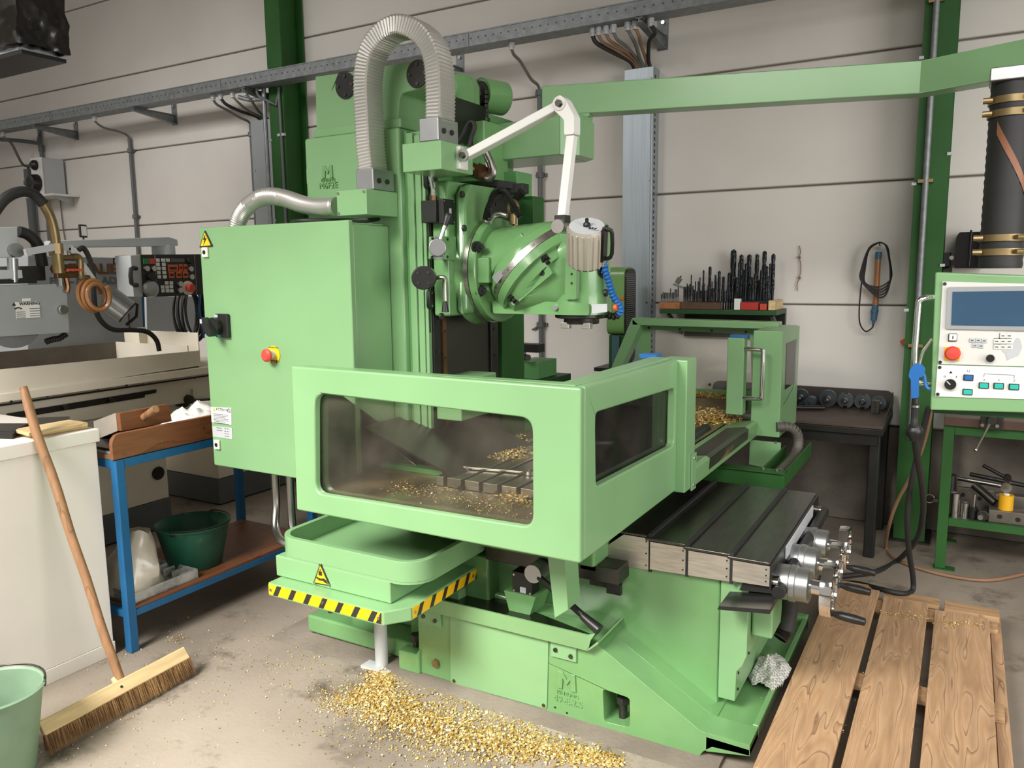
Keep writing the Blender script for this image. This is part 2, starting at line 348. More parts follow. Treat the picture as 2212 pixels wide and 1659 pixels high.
# ---- conduits dropping from the tray
def drop(px, top, pipex, ztop, zbot, label, col=CABLE, r=.011, clips=(2.6, 1.95), rp=.018):
    X0 = at(*px, Y=4.93); X0.z = 3.147; yp = YW-max(.03, rp+.014)
    t = thing('conduit', label, 'conduit', (pipex, yp, zbot))
    build(MB().cyl((X0.x, 4.93, 3.147), (X0.x, 4.93, 3.118), .022, n=8).cyl((X0.x, 4.93, 3.118), (X0.x, 4.93, 3.10), .017, n=10), 'cable_gland', LGREY, t)
    dx = pipex-X0.x
    build(MB().tube([(X0.x, 4.93, 3.11), (X0.x+.05*dx, 4.96, 3.075), (X0.x+.3*dx, 5.04, 3.045), (X0.x+.7*dx, 5.17, ztop+.055), (X0.x+.95*dx, 5.26, ztop+.03), (pipex, yp, ztop-.01), (pipex, yp, ztop-.05)], r, 8), 'cable', col, t)
    build(MB().cyl((pipex, yp, zbot), (pipex, yp, ztop), rp, n=12), 'pipe', DGREY, t)
    for z in clips:
        build(MB().cyl((pipex, yp, z-.02), (pipex, yp, z+.02), rp+.012, n=8).box(pipex-.045, pipex+.045, YW-.018, YW-.002, z-.012, z+.012), 'pipe_clip', DGREY, t)
drop((203, 243), None, -7.49, 2.98, .64, 'thin grey conduit on the bare wall, fed by one looping cable, right of the loudspeaker', clips=(2.86, 2.2, 1.75))
drop((460, 203), None, -5.74, 2.94, .64, 'thin grey conduit just left of the flat grey duct by the dark column', clips=(2.86, 2.0, 1.5))
drop((1105, 92), None, -2.775, 2.90, .64, 'thin grey conduit on the wall behind the green boom arm of the machine', clips=(2.88, 2.30, 1.2))
drop((5, 280), None, -9.3, 2.80, .64, 'thick grey conduit at the left edge, beside the loudspeaker shelf', r=.014, clips=(2.65, 1.9), rp=.045)
t = thing('conduit', 'bent grey conduit just left of the loudspeaker, elbowing out from under the cable tray', 'conduit', (-9.04, 5.28, .3))
build(MB().tube([(-9.55, 4.95, 3.12), (-9.2, 5.15, 3.09), (-9.05, 5.26, 3.06), (-9.04, 5.28, 3.0), (-9.04, 5.28, .3)], .022, 10, sub=3), 'pipe', DGREY, t)
build(MB().cyl((-9.04, 5.28, 2.98), (-9.04, 5.28, 3.05), .03, n=10), 'pipe_coupling', DGREY, t)
# flat grey duct by the left column
t = thing('wall_duct', 'flat grey sheet metal cable duct on the wall left of the dark column', 'duct', (-5.45, 5.2, .64))
build(MB().box(-5.62, -5.345, 5.17, YW-.002, .64, 2.945), 'duct_body', MGREY, t, bevel=.004)
for z in (2.52, 1.6): build(MB().cyl((-5.59, 5.17, z), (-5.59, 5.164, z), .009, n=8).cyl((-5.375, 5.17, z), (-5.375, 5.164, z), .009, n=8), 'duct_screw', STEEL, t)
def cab(pts, r, label, mt=CABLE, cat='cable', name='power_cable', group=None, gland=None):
    t = thing(name, label, cat, pts[-1], group)
    build(MB().tube(pts, r, 8), 'cable_sheath', mt, t)
    if gland: g = Vector(gland); build(MB().cyl(g, g-Vector((0, 0, .03)), .022, n=8).cyl(g-Vector((0, 0, .03)), g-Vector((0, 0, .05)), .017, n=8), 'cable_gland', LGREY, t)
    return t
for i, (gx, ex, mt, r) in enumerate(((476, -5.56, RUB, .014), (502, -5.50, CABLE, .011), (530, -5.44, CABLE, .012))):
    X0 = at(gx, 197, Y=4.93).x
    cab([(X0, 4.93, 3.11), (X0+.03, 4.96, 3.06), (X0+(ex-X0)*.45, 5.08, 3.02-.012*i), (ex-.03, 5.22, 2.99-.012*i), (ex, 5.25, 2.93), (ex, 5.25, 2.88)], r,
        ['thick black cable dropping into the grey wall duct, leftmost of three', 'grey cable dropping into the grey wall duct, middle of three', 'grey cable dropping into the grey wall duct, nearest the column'][i], mt, gland=(X0, 4.93, 3.147))
# pipes beside the left column
t = thing('conduit', 'bright steel conduit running down the left edge of the dark column', 'conduit', (-5.255, 5.0, .3))
build(MB().tube([(-5.5, 4.95, 3.10), (-5.4, 4.97, 3.07), (-5.27, 5.0, 3.06), (-5.255, 5.0, 3.0), (-5.255, 5.0, .3)], .018, 10, sub=3), 'pipe', GALV, t)
t = thing('conduit', 'thin dark conduit clipped to the front of the dark column', 'conduit', (-5.09, 5.01, .3))
build(MB().tube([(-5.27, 4.94, 3.147), (-5.26, 4.95, 3.08), (-5.12, 5.0, 3.0), (-5.09, 5.012, 2.93), (-5.09, 5.012, .3)], .012, 10, sub=3), 'pipe', DGREY, t)
for z in (2.75, 1.7): build(MB().box(-5.13, -5.05, 5.004, 5.026, z, z+.02), 'pipe_clip', LGREY, t)
t = thing('conduit', 'galvanised conduit clipped to the front of the right green column', 'conduit', (-.232, 5.01, .4))
build(MB().cyl((-.232, 5.008, .62), (-.232, 5.008, 5.1), .0165, n=12), 'pipe', GALV, t)
for z in (2.06, 3.0, 1.15): build(MB().box(-.27, -.195, 4.995, 5.027, z, z+.018), 'pipe_clip', BRASS, t)
# galvanised trunking
t = thing('cable_trunking', 'wide shiny galvanised cable trunking running down the wall behind the machine', 'cable trunking', (-1.98, 5.25, .64))
build(MB().box(-2.085, -1.88, 5.195, YW-.002, .64, 2.93), 'trunk_body', GALVS, t, bevel=.003)
build(MB().box(-2.088, -1.892, 5.186, 5.1945, .64, 2.86), 'trunk_lid', GALVS, t, bevel=.002)
m = MB()
for i in range(56): m.box(-1.8805, -1.8785, 5.225, 5.245, .66+i*.04, .66+i*.04+.021)
build(m, 'side_slots', BLACK, t, kind='stuff')
for z in (1.38, 2.2): build(MB().cyl((-1.90, 5.186, z), (-1.90, 5.18, z), .008, n=8), 'lid_screw', STEEL, t)
gl = [(1280, 58, RUB, .015), (1293, 55, BRNC, .011), (1309, 52, BRNC, .011), (1325, 49, CABLE, .011), (1356, 42, CABLE, .012), (1372, 44, BRNC, .011), (1406, 33, RUB, .013)]
nm = ['thick black cable, farthest left of the seven falling into the galvanised trunking', 'brown-grey cable second from the left above the galvanised trunking', 'thin brown-grey cable third from the left above the galvanised trunking', 'grey cable fourth from the left above the galvanised trunking', 'grey cable fifth from the left, dropping straight towards the galvanised trunking', 'brown cable without a gland just left of the tray bracket above the trunking', 'black cable right of the tray bracket, dropping straight into the galvanised trunking']
for i, (gx, gy, mt, r) in enumerate(gl):
    X0 = at(gx, gy, Y=4.93).x; ex = -2.03+.018*i
    cab([(X0, 4.93, 3.11), (X0+.02, 4.95, 3.06), (X0+(ex-X0)*.5, 5.07, 3.02+.006*i), (ex-.02*(X0 < ex), 5.21, 2.985), (ex, 5.25, 2.93), (ex, 5.25, 2.87)], r, nm[i], mt, gland=(X0, 4.93, 3.147))
# loudspeaker on its little shelf
t = thing('loudspeaker', 'small light grey loudspeaker with black cones on a wall shelf, turned away', 'loudspeaker', (-8.72, 5.1, 2.47))
build(MB().box(-8.86, -8.66, 5.055, 5.29, 2.475, 2.86), 'speaker_box', LGREY, t, bevel=.006); build(MB().box(-8.862, -8.655, 5.045, 5.0545, 2.474, 2.862), 'front_baffle', WHITE, t)
build(MB().lathe([(0, .05), (.04, .06), (.075, .075), (.09, .05), (.096, .0), (0, 0)], (-8.77, 5.0448, 2.595), (0, -1, 0), 26), 'woofer', BLACK, t)
build(MB().lathe([(0, .04), (.03, .05), (.05, .03), (.055, 0), (0, 0)], (-8.77, 5.0448, 2.785), (0, -1, 0), 20), 'tweeter', BLACK, t)
t2 = thing('wall_shelf', 'small white wall shelf under the loudspeaker', 'shelf', (-8.74, 5.15, 2.44))
build(MB().box(-9.02, -8.46, 5.02, YW-.002, 2.452, 2.473), 'shelf_board', WHITE, t2, bevel=.003)
build(MB().prism([(5.1, 2.45), (YW-.002, 2.45), (YW-.002, 2.36)], 'x', -8.60, -8.58), 'bracket', LGREY, t2)
cab([(-8.8, 5.3, 2.45), (-8.79, 5.3, 2.1), (-8.74, 5.305, 1.7), (-8.75, 5.305, 1.5)], .006, 'thin speaker wire hanging down the wall below the loudspeaker', CABLE)
# ================================================================ MILLING MACHINE
MM = thing('milling_machine', 'large light green bed milling machine with a tilted universal head and a windowed chip guard', 'milling machine', (-1.5, 2.9, 0))
def P(mb, name, mt, parent=None, **k): return build(mb, name, mt, parent or MM, **k)
def A(x, y, X=None, Y=None, Z=None): return at(x, y, X, Y, Z)
def screws(pts, axis, r, h, name, mt, parent, n=8):
    a = Vector(axis)
    for p in pts: p = Vector(p); P(MB().cyl(p-a*.002, p+a*h, r, n=n), name, mt, parent)
# ---- base casting
rec = rquad([(-1.017, .155), (-1.011, .034), (-.916, .040), (-.917, .148)], .014)
out = [(-1.81, .015), (-.675, .003), (-.66, .03), (-.63, .055), (-.51, .062), (-.51, .099), (-.669, .100), (-1.074, .335), (-1.81, .31)]
base = P(MB().prism([out, rec], 'y', 2.385, 2.5).prism(out[:3]+[(-.65, .05), (-.65, .03+.06), (-.669, .1), (-1.074, .335), (-1.81, .31)], 'y', 2.5002, 3.43), 'base', GC, bevel=.006)
P(MB().prism([(-.65, .035), (-.51, .062), (-.51, .082), (-.65, .085)], 'y', 2.385, 3.43), 'coolant_ledge', GC)
P(MB().box(-.53, -.508, 2.5, 3.43, .06, .105).box(-.66, -.508, 3.41, 3.45, .05, .115), 'ledge_lip', GC, bevel=.005)
P(MB().box(-2.46, -1.8, 2.43, 3.35, .02, .10), 'rear_foot', GC, bevel=.012)
P(MB().prism([(-1.905, .01), (-1.80, .01), (-1.80, .12), (-1.815, .095), (-1.905, .092)], 'y', 2.37, 2.6), 'foot_lug', GC, bevel=.008)
for p in ((-1.855, 2.43, .092), (-2.38, 2.50, .10)):
    b = P(MB().cyl(p, (p[0], p[1], p[2]+.04), .014, n=10), 'anchor_bolt', DKST); P(MB().hexnut((p[0], p[1], p[2]+.03), (0, 0, 1), .024, .024), 'anchor_nut', DKST, b)
b = P(MB().cyl((-.962, 2.44, .036), (-.962, 2.44, .10), .015, n=12), 'anchor_bolt', DKST); P(MB().hexnut((-.962, 2.44, .092), (0, 0, 1), .024, .024), 'anchor_nut', DKST, b)
cov = P(MB().prism(rquad([(-1.652, .285), (-1.657, .012), (-1.235, .02), (-1.226, .285)], .01), 'y', 2.380, 2.3845), 'inspection_cover', G, bevel=.0015)
screws([(-1.64, 2.38, .024), (-1.247, 2.38, .032)], (0, -1, 0), .007, .003, 'cover_screw', BRONZE, cov)
P(MB().hexnut((-1.725, 2.385, .075), (0, -1, 0), .018, .012), 'drain_plug', BRASS)
letter_m((-1.155, .148), .075, .065, 2.3848, MM, GC, .006)
text('KIHEUNG', .020, (-1.152, 2.3845, .098), (1, 0, 0), (0, 0, 1), GC, MM, .0025, 'cast_letters')
text('49-E.2.S', .036, (-1.15, 2.3845, .072), (1, 0, 0), (0, 0, 1), GC, MM, .003, 'cast_letters')
screws([(-1.203, 2.3848, .034), (-1.155, 2.3848, .026)], (0, -1, 0), .004, .001, 'base_hole', BLACK, MM)
# ---- bed
P(MB().prism([(-1.95, .3), (-1.03, .27), (-.70, .07), (-.667, .10), (-.668, .60), (-1.08, .60), (-1.1, .50), (-1.95, .50)], 'y', 2.58, 3.24), 'bed', GC, bevel=.008)
P(MB().prism([(-1.03, .236), (-.69, .056), (-.69, .10), (-1.03, .31), (-1.9, .36), (-1.9, .30)], 'y', 2.545, 2.5795), 'bed_fillet', GC, bevel=.015)
cap = P(MB().prism([(-.6655, .125), (-.607, .125), (-.604, .237), (-.585, .26), (-.572, .30), (-.572, .57), (-.6655, .57)], 'y', 2.575, 3.22), 'bed_end_cover', G, bevel=.003)
screws([(-.604, 2.6, .16), (-.604, 2.6, .22), (-.571, 2.6, .30), (-.571, 2.6, .46)], (1, 0, 0), .005, .003, 'cover_screw', DKST, cap)
P(MB().box(-.57, -.50, 2.62, 3.15, .355, .565), 'gear_housing', G, bevel=.008)
P(MB().box(-1.94, -1.55, 2.5, 3.3, .1, .5), 'bed_rear', GC, bevel=.01)
# ---- oil trough on the side of the base
tr = P(MB().prism([(2.352, .357), (2.36, .357), (2.362, .306), (2.56, .306), (2.575, .33), (2.58, .33), (2.565, .298), (2.355, .298)], 'x', -1.80, -1.06), 'oil_trough', GW)
P(MB().prism([(2.361, .307), (2.363, .340), (2.568, .318), (2.56, .307)], 'x', -1.795, -1.062), 'oil_film', OIL, tr)
P(MB().prism([(-1.06, .298), (-1.06, .357), (-1.03, .372), (-1.05, .34)], 'y', 2.352, 2.36).prism([(-1.06, .306), (-1.06, .299), (-1.02, .335), (-1.022, .342)], 'y', 2.352, 2.58), 'trough_end', GW, tr)
for xs in ((-1.80, -1.695), (-1.215, -1.115)):
    k = P(MB().box(xs[0], xs[1], 2.375, 2.3849, .232, .30), 'trough_bracket', G, tr, bevel=.002)
screws([(-1.775, 2.375, .262), (-1.72, 2.375, .255), (-1.195, 2.375, .262), (-1.135, 2.375, .252)], (0, -1, 0), .008, .006, 'bracket_bolt', DKST, tr)
P(MB().box(-1.70, -1.655, 2.44, 2.485, .308, .45), 'support_post', G, bevel=.003); P(MB().box(-1.705, -1.65, 2.435, 2.49, .308, .365), 'post_sleeve', GW)
# limit switch and clamp lever under the guard
sw = P(MB().box(-1.42, -1.335, 2.46, 2.52, .40, .485), 'limit_switch', BLKM, bevel=.003)
P(MB().prism([(-1.45, .405), (-1.315, .405), (-1.345, .315), (-1.425, .315)], 'y', 2.45, 2.57), 'switch_bracket', GC, sw)
P(MB().box(-1.385, -1.36, 2.457, 2.4595, .408, .43), 'switch_label', LGREY, sw)
screws([(-1.412, 2.46, .41), (-1.343, 2.46, .41), (-1.412, 2.46, .472), (-1.343, 2.46, .472)], (0, -1, 0), .004, .002, 'switch_screw', STEEL, sw)
lv = P(MB().cyl((-1.30, 2.40, .515), (-1.30, 2.47, .515), .034, n=20), 'clamp_hub', ALU)
P(MB().tube([(-1.28, 2.41, .505), (-1.12, 2.38, .43), (-1.07, 2.37, .405)], .012, 10, sub=2), 'clamp_lever', BLACK, lv); P(MB().cyl((-1.09, 2.373, .414), (-1.02, 2.36, .382), .014, .02, n=14), 'lever_knob', BLACK, lv)
P(MB().box(-1.55, -1.0, 2.48, 3.3, .50, .56), 'saddle_slide', DKST, bevel=.004)
P(MB().box(-1.13, -1.02, 2.52, 2.57, .465, .53), 'slide_stop', BLKM, bevel=.003); P(MB().box(-1.055, -1.0, 2.50, 2.519, .455, .495), 'stop_plate', BLACK, bevel=.002)
P(MB().prism([(-1.20, .75), (-1.13, .75), (-1.11, .46), (-1.16, .42), (-1.17, .5)], 'y', 2.30, 2.40), 'guard_bracket', G)
P(MB().box(-1.15, -1.085, 2.48, 2.56, .535, .62), 'saddle_block', G, bevel=.003)
P(MB().box(-1.75, -1.08, 2.45, 3.35, .56, .72), 'saddle', GC, bevel=.01)
# ---- telescopic way covers
cv = [(-1.09, -.922, .669, .536, 2.575, 3.40, -1.077), (-.914, -.783, .664, .55, 2.56, 3.42, None), (-.773, -.629, .659, .558, 2.55, 3.44, None), (-.619, -.499, .655, .570, 2.54, 3.46, None)]
for i, (a, b_, zt, zb, ya, yb, ch) in enumerate(cv):
    c = P(MB().box(a-.02, b_, ya, yb, zt-.012, zt), 'way_cover', PLATE, bevel=.004)
    sidep = [(a, zb), (b_, zb+.004), (b_, zt-.013), (a if ch is None else a+.07, zt-.013)] + ([] if ch is None else [(a, zt-.07)])
    P(MB().prism(sidep, 'y', ya, ya+.006), 'cover_side', PLATEB, c); P(MB().prism(sidep, 'y', yb-.006, yb), 'cover_side', PLATEB, c)
    if i < 3: P(MB().bar((b_+.004, ya-.004, zt+.001), (b_+.004, yb+.004, zt+.001), .014, .010).box(b_-.001, b_+.010, ya-.006, ya, zb, zt), 'wiper_strip', RUB, c)
    screws([(b_-.012, ya, zb+.02+(zt-zb-.045)*k/2) for k in range(3)], (0, -1, 0), .003, .0015, 'cover_screw', DKST, c)
ep = P(MB().box(-.4985, -.492, 2.535, 3.465, .56, .648), 'cover_end_plate', BLKM)
P(MB().cyl((-.492, 3.40, .60), (-.47, 3.40, .60), .015, n=12), 'end_bolt', STEEL, ep); P(MB().cyl((-.492, 2.56, .585), (-.475, 2.56, .585), .013, n=12), 'end_bolt', STEEL, ep)
P(MB().tube([(-.47, 2.535, .56), (-.466, 3.44, .585)], .022, 10, sub=1), 'cover_tube', BLACK, ep); P(MB().box(-.491, -.487, 2.75, 3.30, .60, .645), 'end_label', LGREY, ep)
P(MB().prism([(-.64, .505), (-.475, .525), (-.475, .54), (-.635, .518)], 'y', 2.44, 2.60).prism([(-.60, .535), (-.476, .545), (-.476, .60), (-.58, .585)], 'y', 2.56, 2.60), 'drip_skirt', BLKM)
# ---- handwheels
def handwheel(p, rw, hang, L0):
    x, y, z = p
    h = P(MB().lathe([(0, 0), (.056, 0), (.058, .004), (.058, .055), (.061, .058), (.061, .075), (.056, .078), (.056, .115), (.05, .120), (0, .12)], (x, y, z), (1, 0, 0), 28), 'handwheel_dial', ALU)
    P(MB().lathe([(0, 0), (.024, 0), (.024, .03), (.029, .034), (.029, .055), (.022, .058), (0, .058)], (x+.12, y, z), (1, 0, 0), 20), 'shaft_collar', CHROME, h)
    xw = x+.175
    P(MB().lathe([(rw-.012, -.017), (rw, -.017), (rw+.002, 0), (rw, .017), (rw-.012, .017), (rw-.014, 0), (rw-.012, -.017)], (xw, y, z), (1, 0, 0), 36), 'wheel_rim', CHROME, h)
    P(MB().lathe([(0, .012), (.026, .010), (.03, 0), (rw-.012, -.002), (rw-.012, -.007), (.03, -.006), (0, -.008)], (xw, y, z), (1, 0, 0), 30), 'wheel_disc', CHROME, h)
    a = math.radians(hang); hy, hz = y+math.cos(a)*(rw-.012), z+math.sin(a)*(rw-.012)
    P(MB().lathe([(0, 0), (.009, 0), (.010, .012), (.014, .03), (.015, .07), (.012, .105), (0, .108)], (xw+.01, hy, hz), (1, -.08, -.05), 14), 'crank_handle', BLACK, h)
handwheel((-.505, 2.63, .565), .088, -95, 0)
handwheel((-.515, 2.86, .562), .085, -75, 0)
handwheel((-.52, 3.13, .545), .082, -100, 0)
# oil cup and hose under the handwheels
P(MB().tube([(-.49, 2.78, .50), (-.478, 2.80, .42), (-.485, 2.78, .33)], .030, 12, sub=4), 'cable_conduit', RUB); P(MB().lathe([(.024, 0), (.032, .006), (.024, .012), (.032, .018), (.024, .024), (.032, .03), (.024, .036)], (-.50, 2.76, .30), (.3, .5, .6), 18), 'conduit_gland', BLACK)
# ---- hazard platform and tray box
plat = P(MB().prism([(-2.217, 2.0), (-1.665, 2.0), (-1.605, 2.075), (-1.61, 2.9), (-2.217, 2.9)], 'z', .40, .452), 'hazard_platform', G, bevel=.006)
def tape(p, q, nrm, h, name):
    p, q = Vector(p), Vector(q); d = (q-p); L = d.length; d.normalize(); up = Vector((0, 0, 1)); nrm = Vector(nrm)
    b = P(MB().obox((p+q)/2+nrm*.001, d, up, nrm, L/2, h/2, .001), name, HAZY, plat)
    n = int(L/(h*1.9)); m = MB(); sl = h*.55
    for i in range(n+1):
        s0 = min(max((i+.28)*h*1.9, 0), L-sl-.004); w2 = h*.62
        quad = [p+d*min(s0+o, L)+up*z+nrm*.0022 for o, z in ((0, -h/2), (w2, -h/2), (w2+sl, h/2), (sl, h/2))]
        P(MB().add(quad+[v-nrm*.001 for v in quad], [(0, 1, 2, 3), (4, 5, 6, 7), (0, 1, 5, 4), (2, 3, 7, 6)]), 'hazard_stripe', HAZK, plat)
    for t_ in (.012, L/2, L-.012): c = p+d*t_; P(MB().cyl(c+nrm*.002, c+nrm*.005, .006, n=8), 'rivet', STEEL, plat)
tape((-2.212, 2.0, .426), (-1.672, 2.0, .426), (0, -1, 0), .040, 'hazard_tape')
tape((-1.605, 2.085, .426), (-1.608, 2.86, .426), (1, 0, 0), .040, 'hazard_tape')
P(MB().cyl((-1.99, 2.37, .008), (-1.99, 2.37, .40), .026, n=20), 'support_leg', LGREY); P(MB().box(-2.06, -1.92, 2.32, 2.42, .0, .010), 'leg_plate', LGREY)
# tray box: lower body + tub
P(MB().box(-2.235, -1.68, 2.06, 2.85, .4525, .535), 'tray_body', G, bevel=.006)
def tub(x0, x1, y0, y1, z0, z1, r, wall):
    m = MB(); o = rrect(x0, x1, y0, y1, r, 6); i = rrect(x0+wall, x1-wall, y0+wall, y1-wall, r-wall, 6)
    m.prism([o, i], 'z', z0+.01, z1).prism(rrect(x0+.001, x1-.001, y0+.001, y1-.001, r, 6), 'z', z0, z0+.012); return m
P(tub(-2.24, -1.56, 2.06, 2.9, .53, .615, .10, .022), 'tray_tub', G, bevel=.006)
tri = P(MB().prism(rquad([(-2.04, .462), (-1.955, .467), (-2.0, .548)], .008), 'y', 2.056, 2.0595), 'warning_sign', HAZK)
P(MB().prism(rquad([(-2.031, .467), (-1.964, .471), (-2.0, .537)], .005), 'y', 2.0545, 2.056), 'sign_face', YEL, tri)
P(MB().box(-2.008, -1.992, 2.053, 2.0545, .50, .516), 'pictogram_block', HAZK, tri); P(MB().box(-2.002, -1.998, 2.053, 2.0545, .518, .525), 'pictogram_arrow', HAZK, tri)
P(MB().prism([(-2.024, .492), (-2.0, .488), (-1.985, .492), (-1.972, .486), (-1.966, .474), (-1.978, .476), (-1.99, .482), (-2.005, .480), (-2.02, .486)], 'y', 2.053, 2.0545), 'pictogram_hand', HAZK, tri)
screws([(-2.033, 2.0545, .467), (-1.962, 2.0545, .471), (-2.0, 2.0545, .541)], (0, -1, 0), .005, .002, 'rivet', STEEL, tri)
# ---- chip guard around the table
XG, YG = -.93, 2.01
def AX(p): v = A(p[0], p[1], Y=YG); return (v.x, v.z)
def AY(p, X=XG): v = A(p[0], p[1], X=X); return (v.y, v.z)
wl = rquad([AX(p) for p in ((680, 850), (681, 1066), (1150, 1141), (1149, 904))], .045, 6)
frl = P(MB().prism([[(-2.06, .752), (XG, .752), (XG, 1.272), (-2.052, 1.278)], wl], 'y', YG, YG+.03).box(-2.052, XG-.03, YG+.0301, YG+.085, 1.245, 1.274).box(-2.058, -2.03, YG+.0301, YG+.085, .76, 1.244), 'guard_end_panel', G, bevel=.008, seg=3)
P(MB().prism(rquad([AX(p) for p in ((674, 842), (675, 1072), (1156, 1150), (1155, 898))], .045, 6), 'y', YG+.032, YG+.036), 'window_pane', PANE, frl)
wr = rquad([AY(p) for p in ((1286, 892), (1288, 1052), (1456, 963), (1459, 838))], .03, 6)
frr = P(MB().prism([[(YG+.0305, .752), (2.885, .752), (2.885, 1.262), (YG+.0305, 1.272)], wr], 'x', XG-.03, XG).box(XG-.11, XG-.0301, YG+.03, 2.885, 1.240, 1.270), 'guard_front_panel', G, bevel=.007, seg=3)
P(MB().prism(rquad([AY(p) for p in ((1280, 885), (1282, 1060), (1462, 968), (1464, 830))], .03, 6), 'x', XG-.037, XG-.033), 'window_pane', PANE2, frr)
gp = P(MB().box(-1.005, -.895, 2.887, 3.01, .745, 1.262), 'guard_post', G, bevel=.006)
P(MB().box(-1.09, -1.02, 2.9, 2.96, 1.262, 1.276), 'post_cap', BLUEP, gp)
P(MB().box(-.8945, -.888, 2.955, 3.012, .738, .885), 'post_flange', G, gp, bevel=.002); screws([(-.888, 2.985, .865), (-.888, 2.985, .757)], (1, 0, 0), .006, .003, 'flange_screw', STEEL, gp)
sill = P(MB().prism([(-1.05, .795), (-1.035, .806), (-.91, .824), (-.893, .815), (-.898, .742), (-.91, .742), (-.908, .810), (-1.045, .788)], 'y', 3.0125, 4.10), 'door_sill', GW, bevel=.002)
# the worn patch on the sill: paint rubbed down to metal
P(MB().prism([(-1.0, .8115), (-.911, .8242), (-.8935, .8152), (-.8965, .765), (-.8955, .765), (-.8925, .8156), (-.9105, .8252), (-.9995, .8127)], 'y', 3.22, 3.90), 'worn_patch', mat('bare_worn_metal', '45433C', .38, .5, var=.25, scale=6, speck=('A87A5C', 6., .60), stretch=(1, .35, 1)), sill)
bx2 = P(MB().box(-.93, -.785, 4.10, 4.108, .745, 1.288).box(-.792, -.785, 4.1085, 4.56, .745, 1.288).box(-.93, -.7925, 4.1085, 4.56, 1.28, 1.288), 'guard_side_box', G, bevel=.004)
P(MB().box(-.7848, -.7832, 4.20, 4.5, .98, 1.22), 'side_box_pane', PANE2, bx2)
P(MB().prism([(4.18, .905), (4.18, .902), (4.42, .955), (4.455, .985), (4.455, 1.22), (4.45, 1.22), (4.45, .988), (4.418, .958)], 'x', -.7849, -.784), 'pane_groove', BLACK, bx2)
dp = P(MB().box(-1.04, -.955, 4.02, 4.09, .86, 1.255), 'door_post', G, bevel=.005)
P(MB().box(-1.03, -.945, 4.03, 4.085, 1.256, 1.268), 'post_cap', BLUEP, dp)
P(MB().tube([(-.955, 4.03, 1.20), (-.90, 4.02, 1.20), (-.868, 4.015, 1.198), (-.860, 4.012, 1.18), (-.860, 4.012, .97), (-.868, 4.015, .952), (-.90, 4.02, .95), (-.955, 4.03, .95)], .011, 12, sub=3), 'door_handle', CHROME, dp)
P(MB().prism([(-.93, .72), (-.775, .72), (-.775, .60), (-.80, .575), (-.93, .59)], 'y', 4.1, 4.106), 'apron_plate', G, bx2); screws([(-.78, 4.1, .83), (-.80, 4.1, .72), (-.78, 4.1, .60)], (.3, -1, 0), .007, .004, 'box_screw', STEEL, bx2)
# far panel
YF = 4.55
def AF(p): v = A(p[0], p[1], Y=YF); return (v.x, v.z)
far_in = [AF(p) for p in ((1405, 712), (1405, 835), (1625, 845), (1620, 722))]
fp = P(MB().prism([[(-1.73, .78), (-.80, .80), (-.80, 1.29), (-1.72, 1.29)], rquad(far_in, .03)], 'y', YF, YF+.006), 'guard_far_panel', G)
P(MB().prism([AF(p) for p in ((1378, 685), (1378, 700), (1690, 709), (1690, 694))], 'y', YF-.10, YF-.002).prism([AF(p) for p in ((1378, 685), (1396, 701), (1350, 800), (1330, 800))], 'y', YF-.10, YF-.002), 'far_rail', G, fp, bevel=.004)
P(MB().prism([AF(p) for p in ((1400, 706), (1400, 840), (1630, 850), (1625, 718))], 'y', YF+.007, YF+.010), 'window_pane', PANE2, fp)
screws([(lambda q: (q.x, YF, q.z))(A(x, y, Y=YF)) for x, y in ((1402, 708), (1469, 711), (1538, 714), (1611, 717), (1401, 765), (1533, 831))], (0, -1, 0), .008, .004, 'panel_screw', DKST, fp)
# guard floor pan, rear wall, inner plates
pan = P(MB().box(-2.02, -.965, 2.05, YF-.003, .755, .772), 'chip_pan', mat('oily_pan', '8A7A5E', .35, var=.35, scale=6, col2='4C4636', speck=('6E8F55', 3., .62)))
P(MB().box(-1.98, -1.955, 3.3, YF-.11, .773, .93), 'guard_rear_wall', GI)
P(MB().prism([(2.09, 1.24), (2.09, .80), (2.75, .80)], 'x', -2.028, -2.022), 'deflector_plate', GD)
P(MB().prism([(2.42, .826), (2.42, .845), (2.47, .845), (2.47, .826)], 'x', -2.0, -1.70), 'chute_edge', GI)
P(MB().prism([(lambda q: (q.x, q.z))(A(x, y, Y=2.45)) for x, y in ((843, 962), (918, 1020), (897, 1032), (833, 985))], 'y', 2.45, 2.475), 'steel_deflector', BRUSH, bevel=.003)
P(MB().obox((-1.78, 2.62, .93), (1, 0, -.35), (0, 1, 0), (.35, 0, 1), .22, .30, .004), 'slide_cover', mat('slate_sheet', '35332F', .35, .5, var=.2, scale=5))
P(MB().box(-1.93, -1.74, 2.62, 2.9, 1.0, 1.17), 'pump_box', G, bevel=.006)
# worktable with T slots
tb = P(MB().box(-1.645, -1.182, 2.315, 3.4, .80, .8255), 'worktable', DKST, bevel=.002)
x = -1.645
for i in range(7):
    w_ = .032 if i in (0, 6) else .060
    P(MB().box(x, x+w_, 2.30, 3.40, .826, .862), 'table_rib', STEEL if i % 2 else BRUSH, tb, bevel=.0025); x += w_+.0165
P(MB().box(-1.66, -1.16, 2.33, 4.3, .773, .7995), 'table_base', GI); P(MB().box(-2.02, -.966, 2.05, 2.299, .7725, .825).box(-2.02, -1.665, 2.2995, 2.62, .7725, .825), 'pan_apron', bpy.data.materials['oily_pan'])
P(MB().box(-1.47, -1.41, 2.78, 2.85, .863, .925), 'clamp_block', BRUSH, bevel=.003)
P(MB().box(-1.53, -1.475, 2.84, 2.88, .863, .90), 'clamp_block', DKST, bevel=.003)
P(MB().box(-1.50, -1.42, 2.92, 3.0, .863, 1.05), 'stop_block', OIL, bevel=.01)
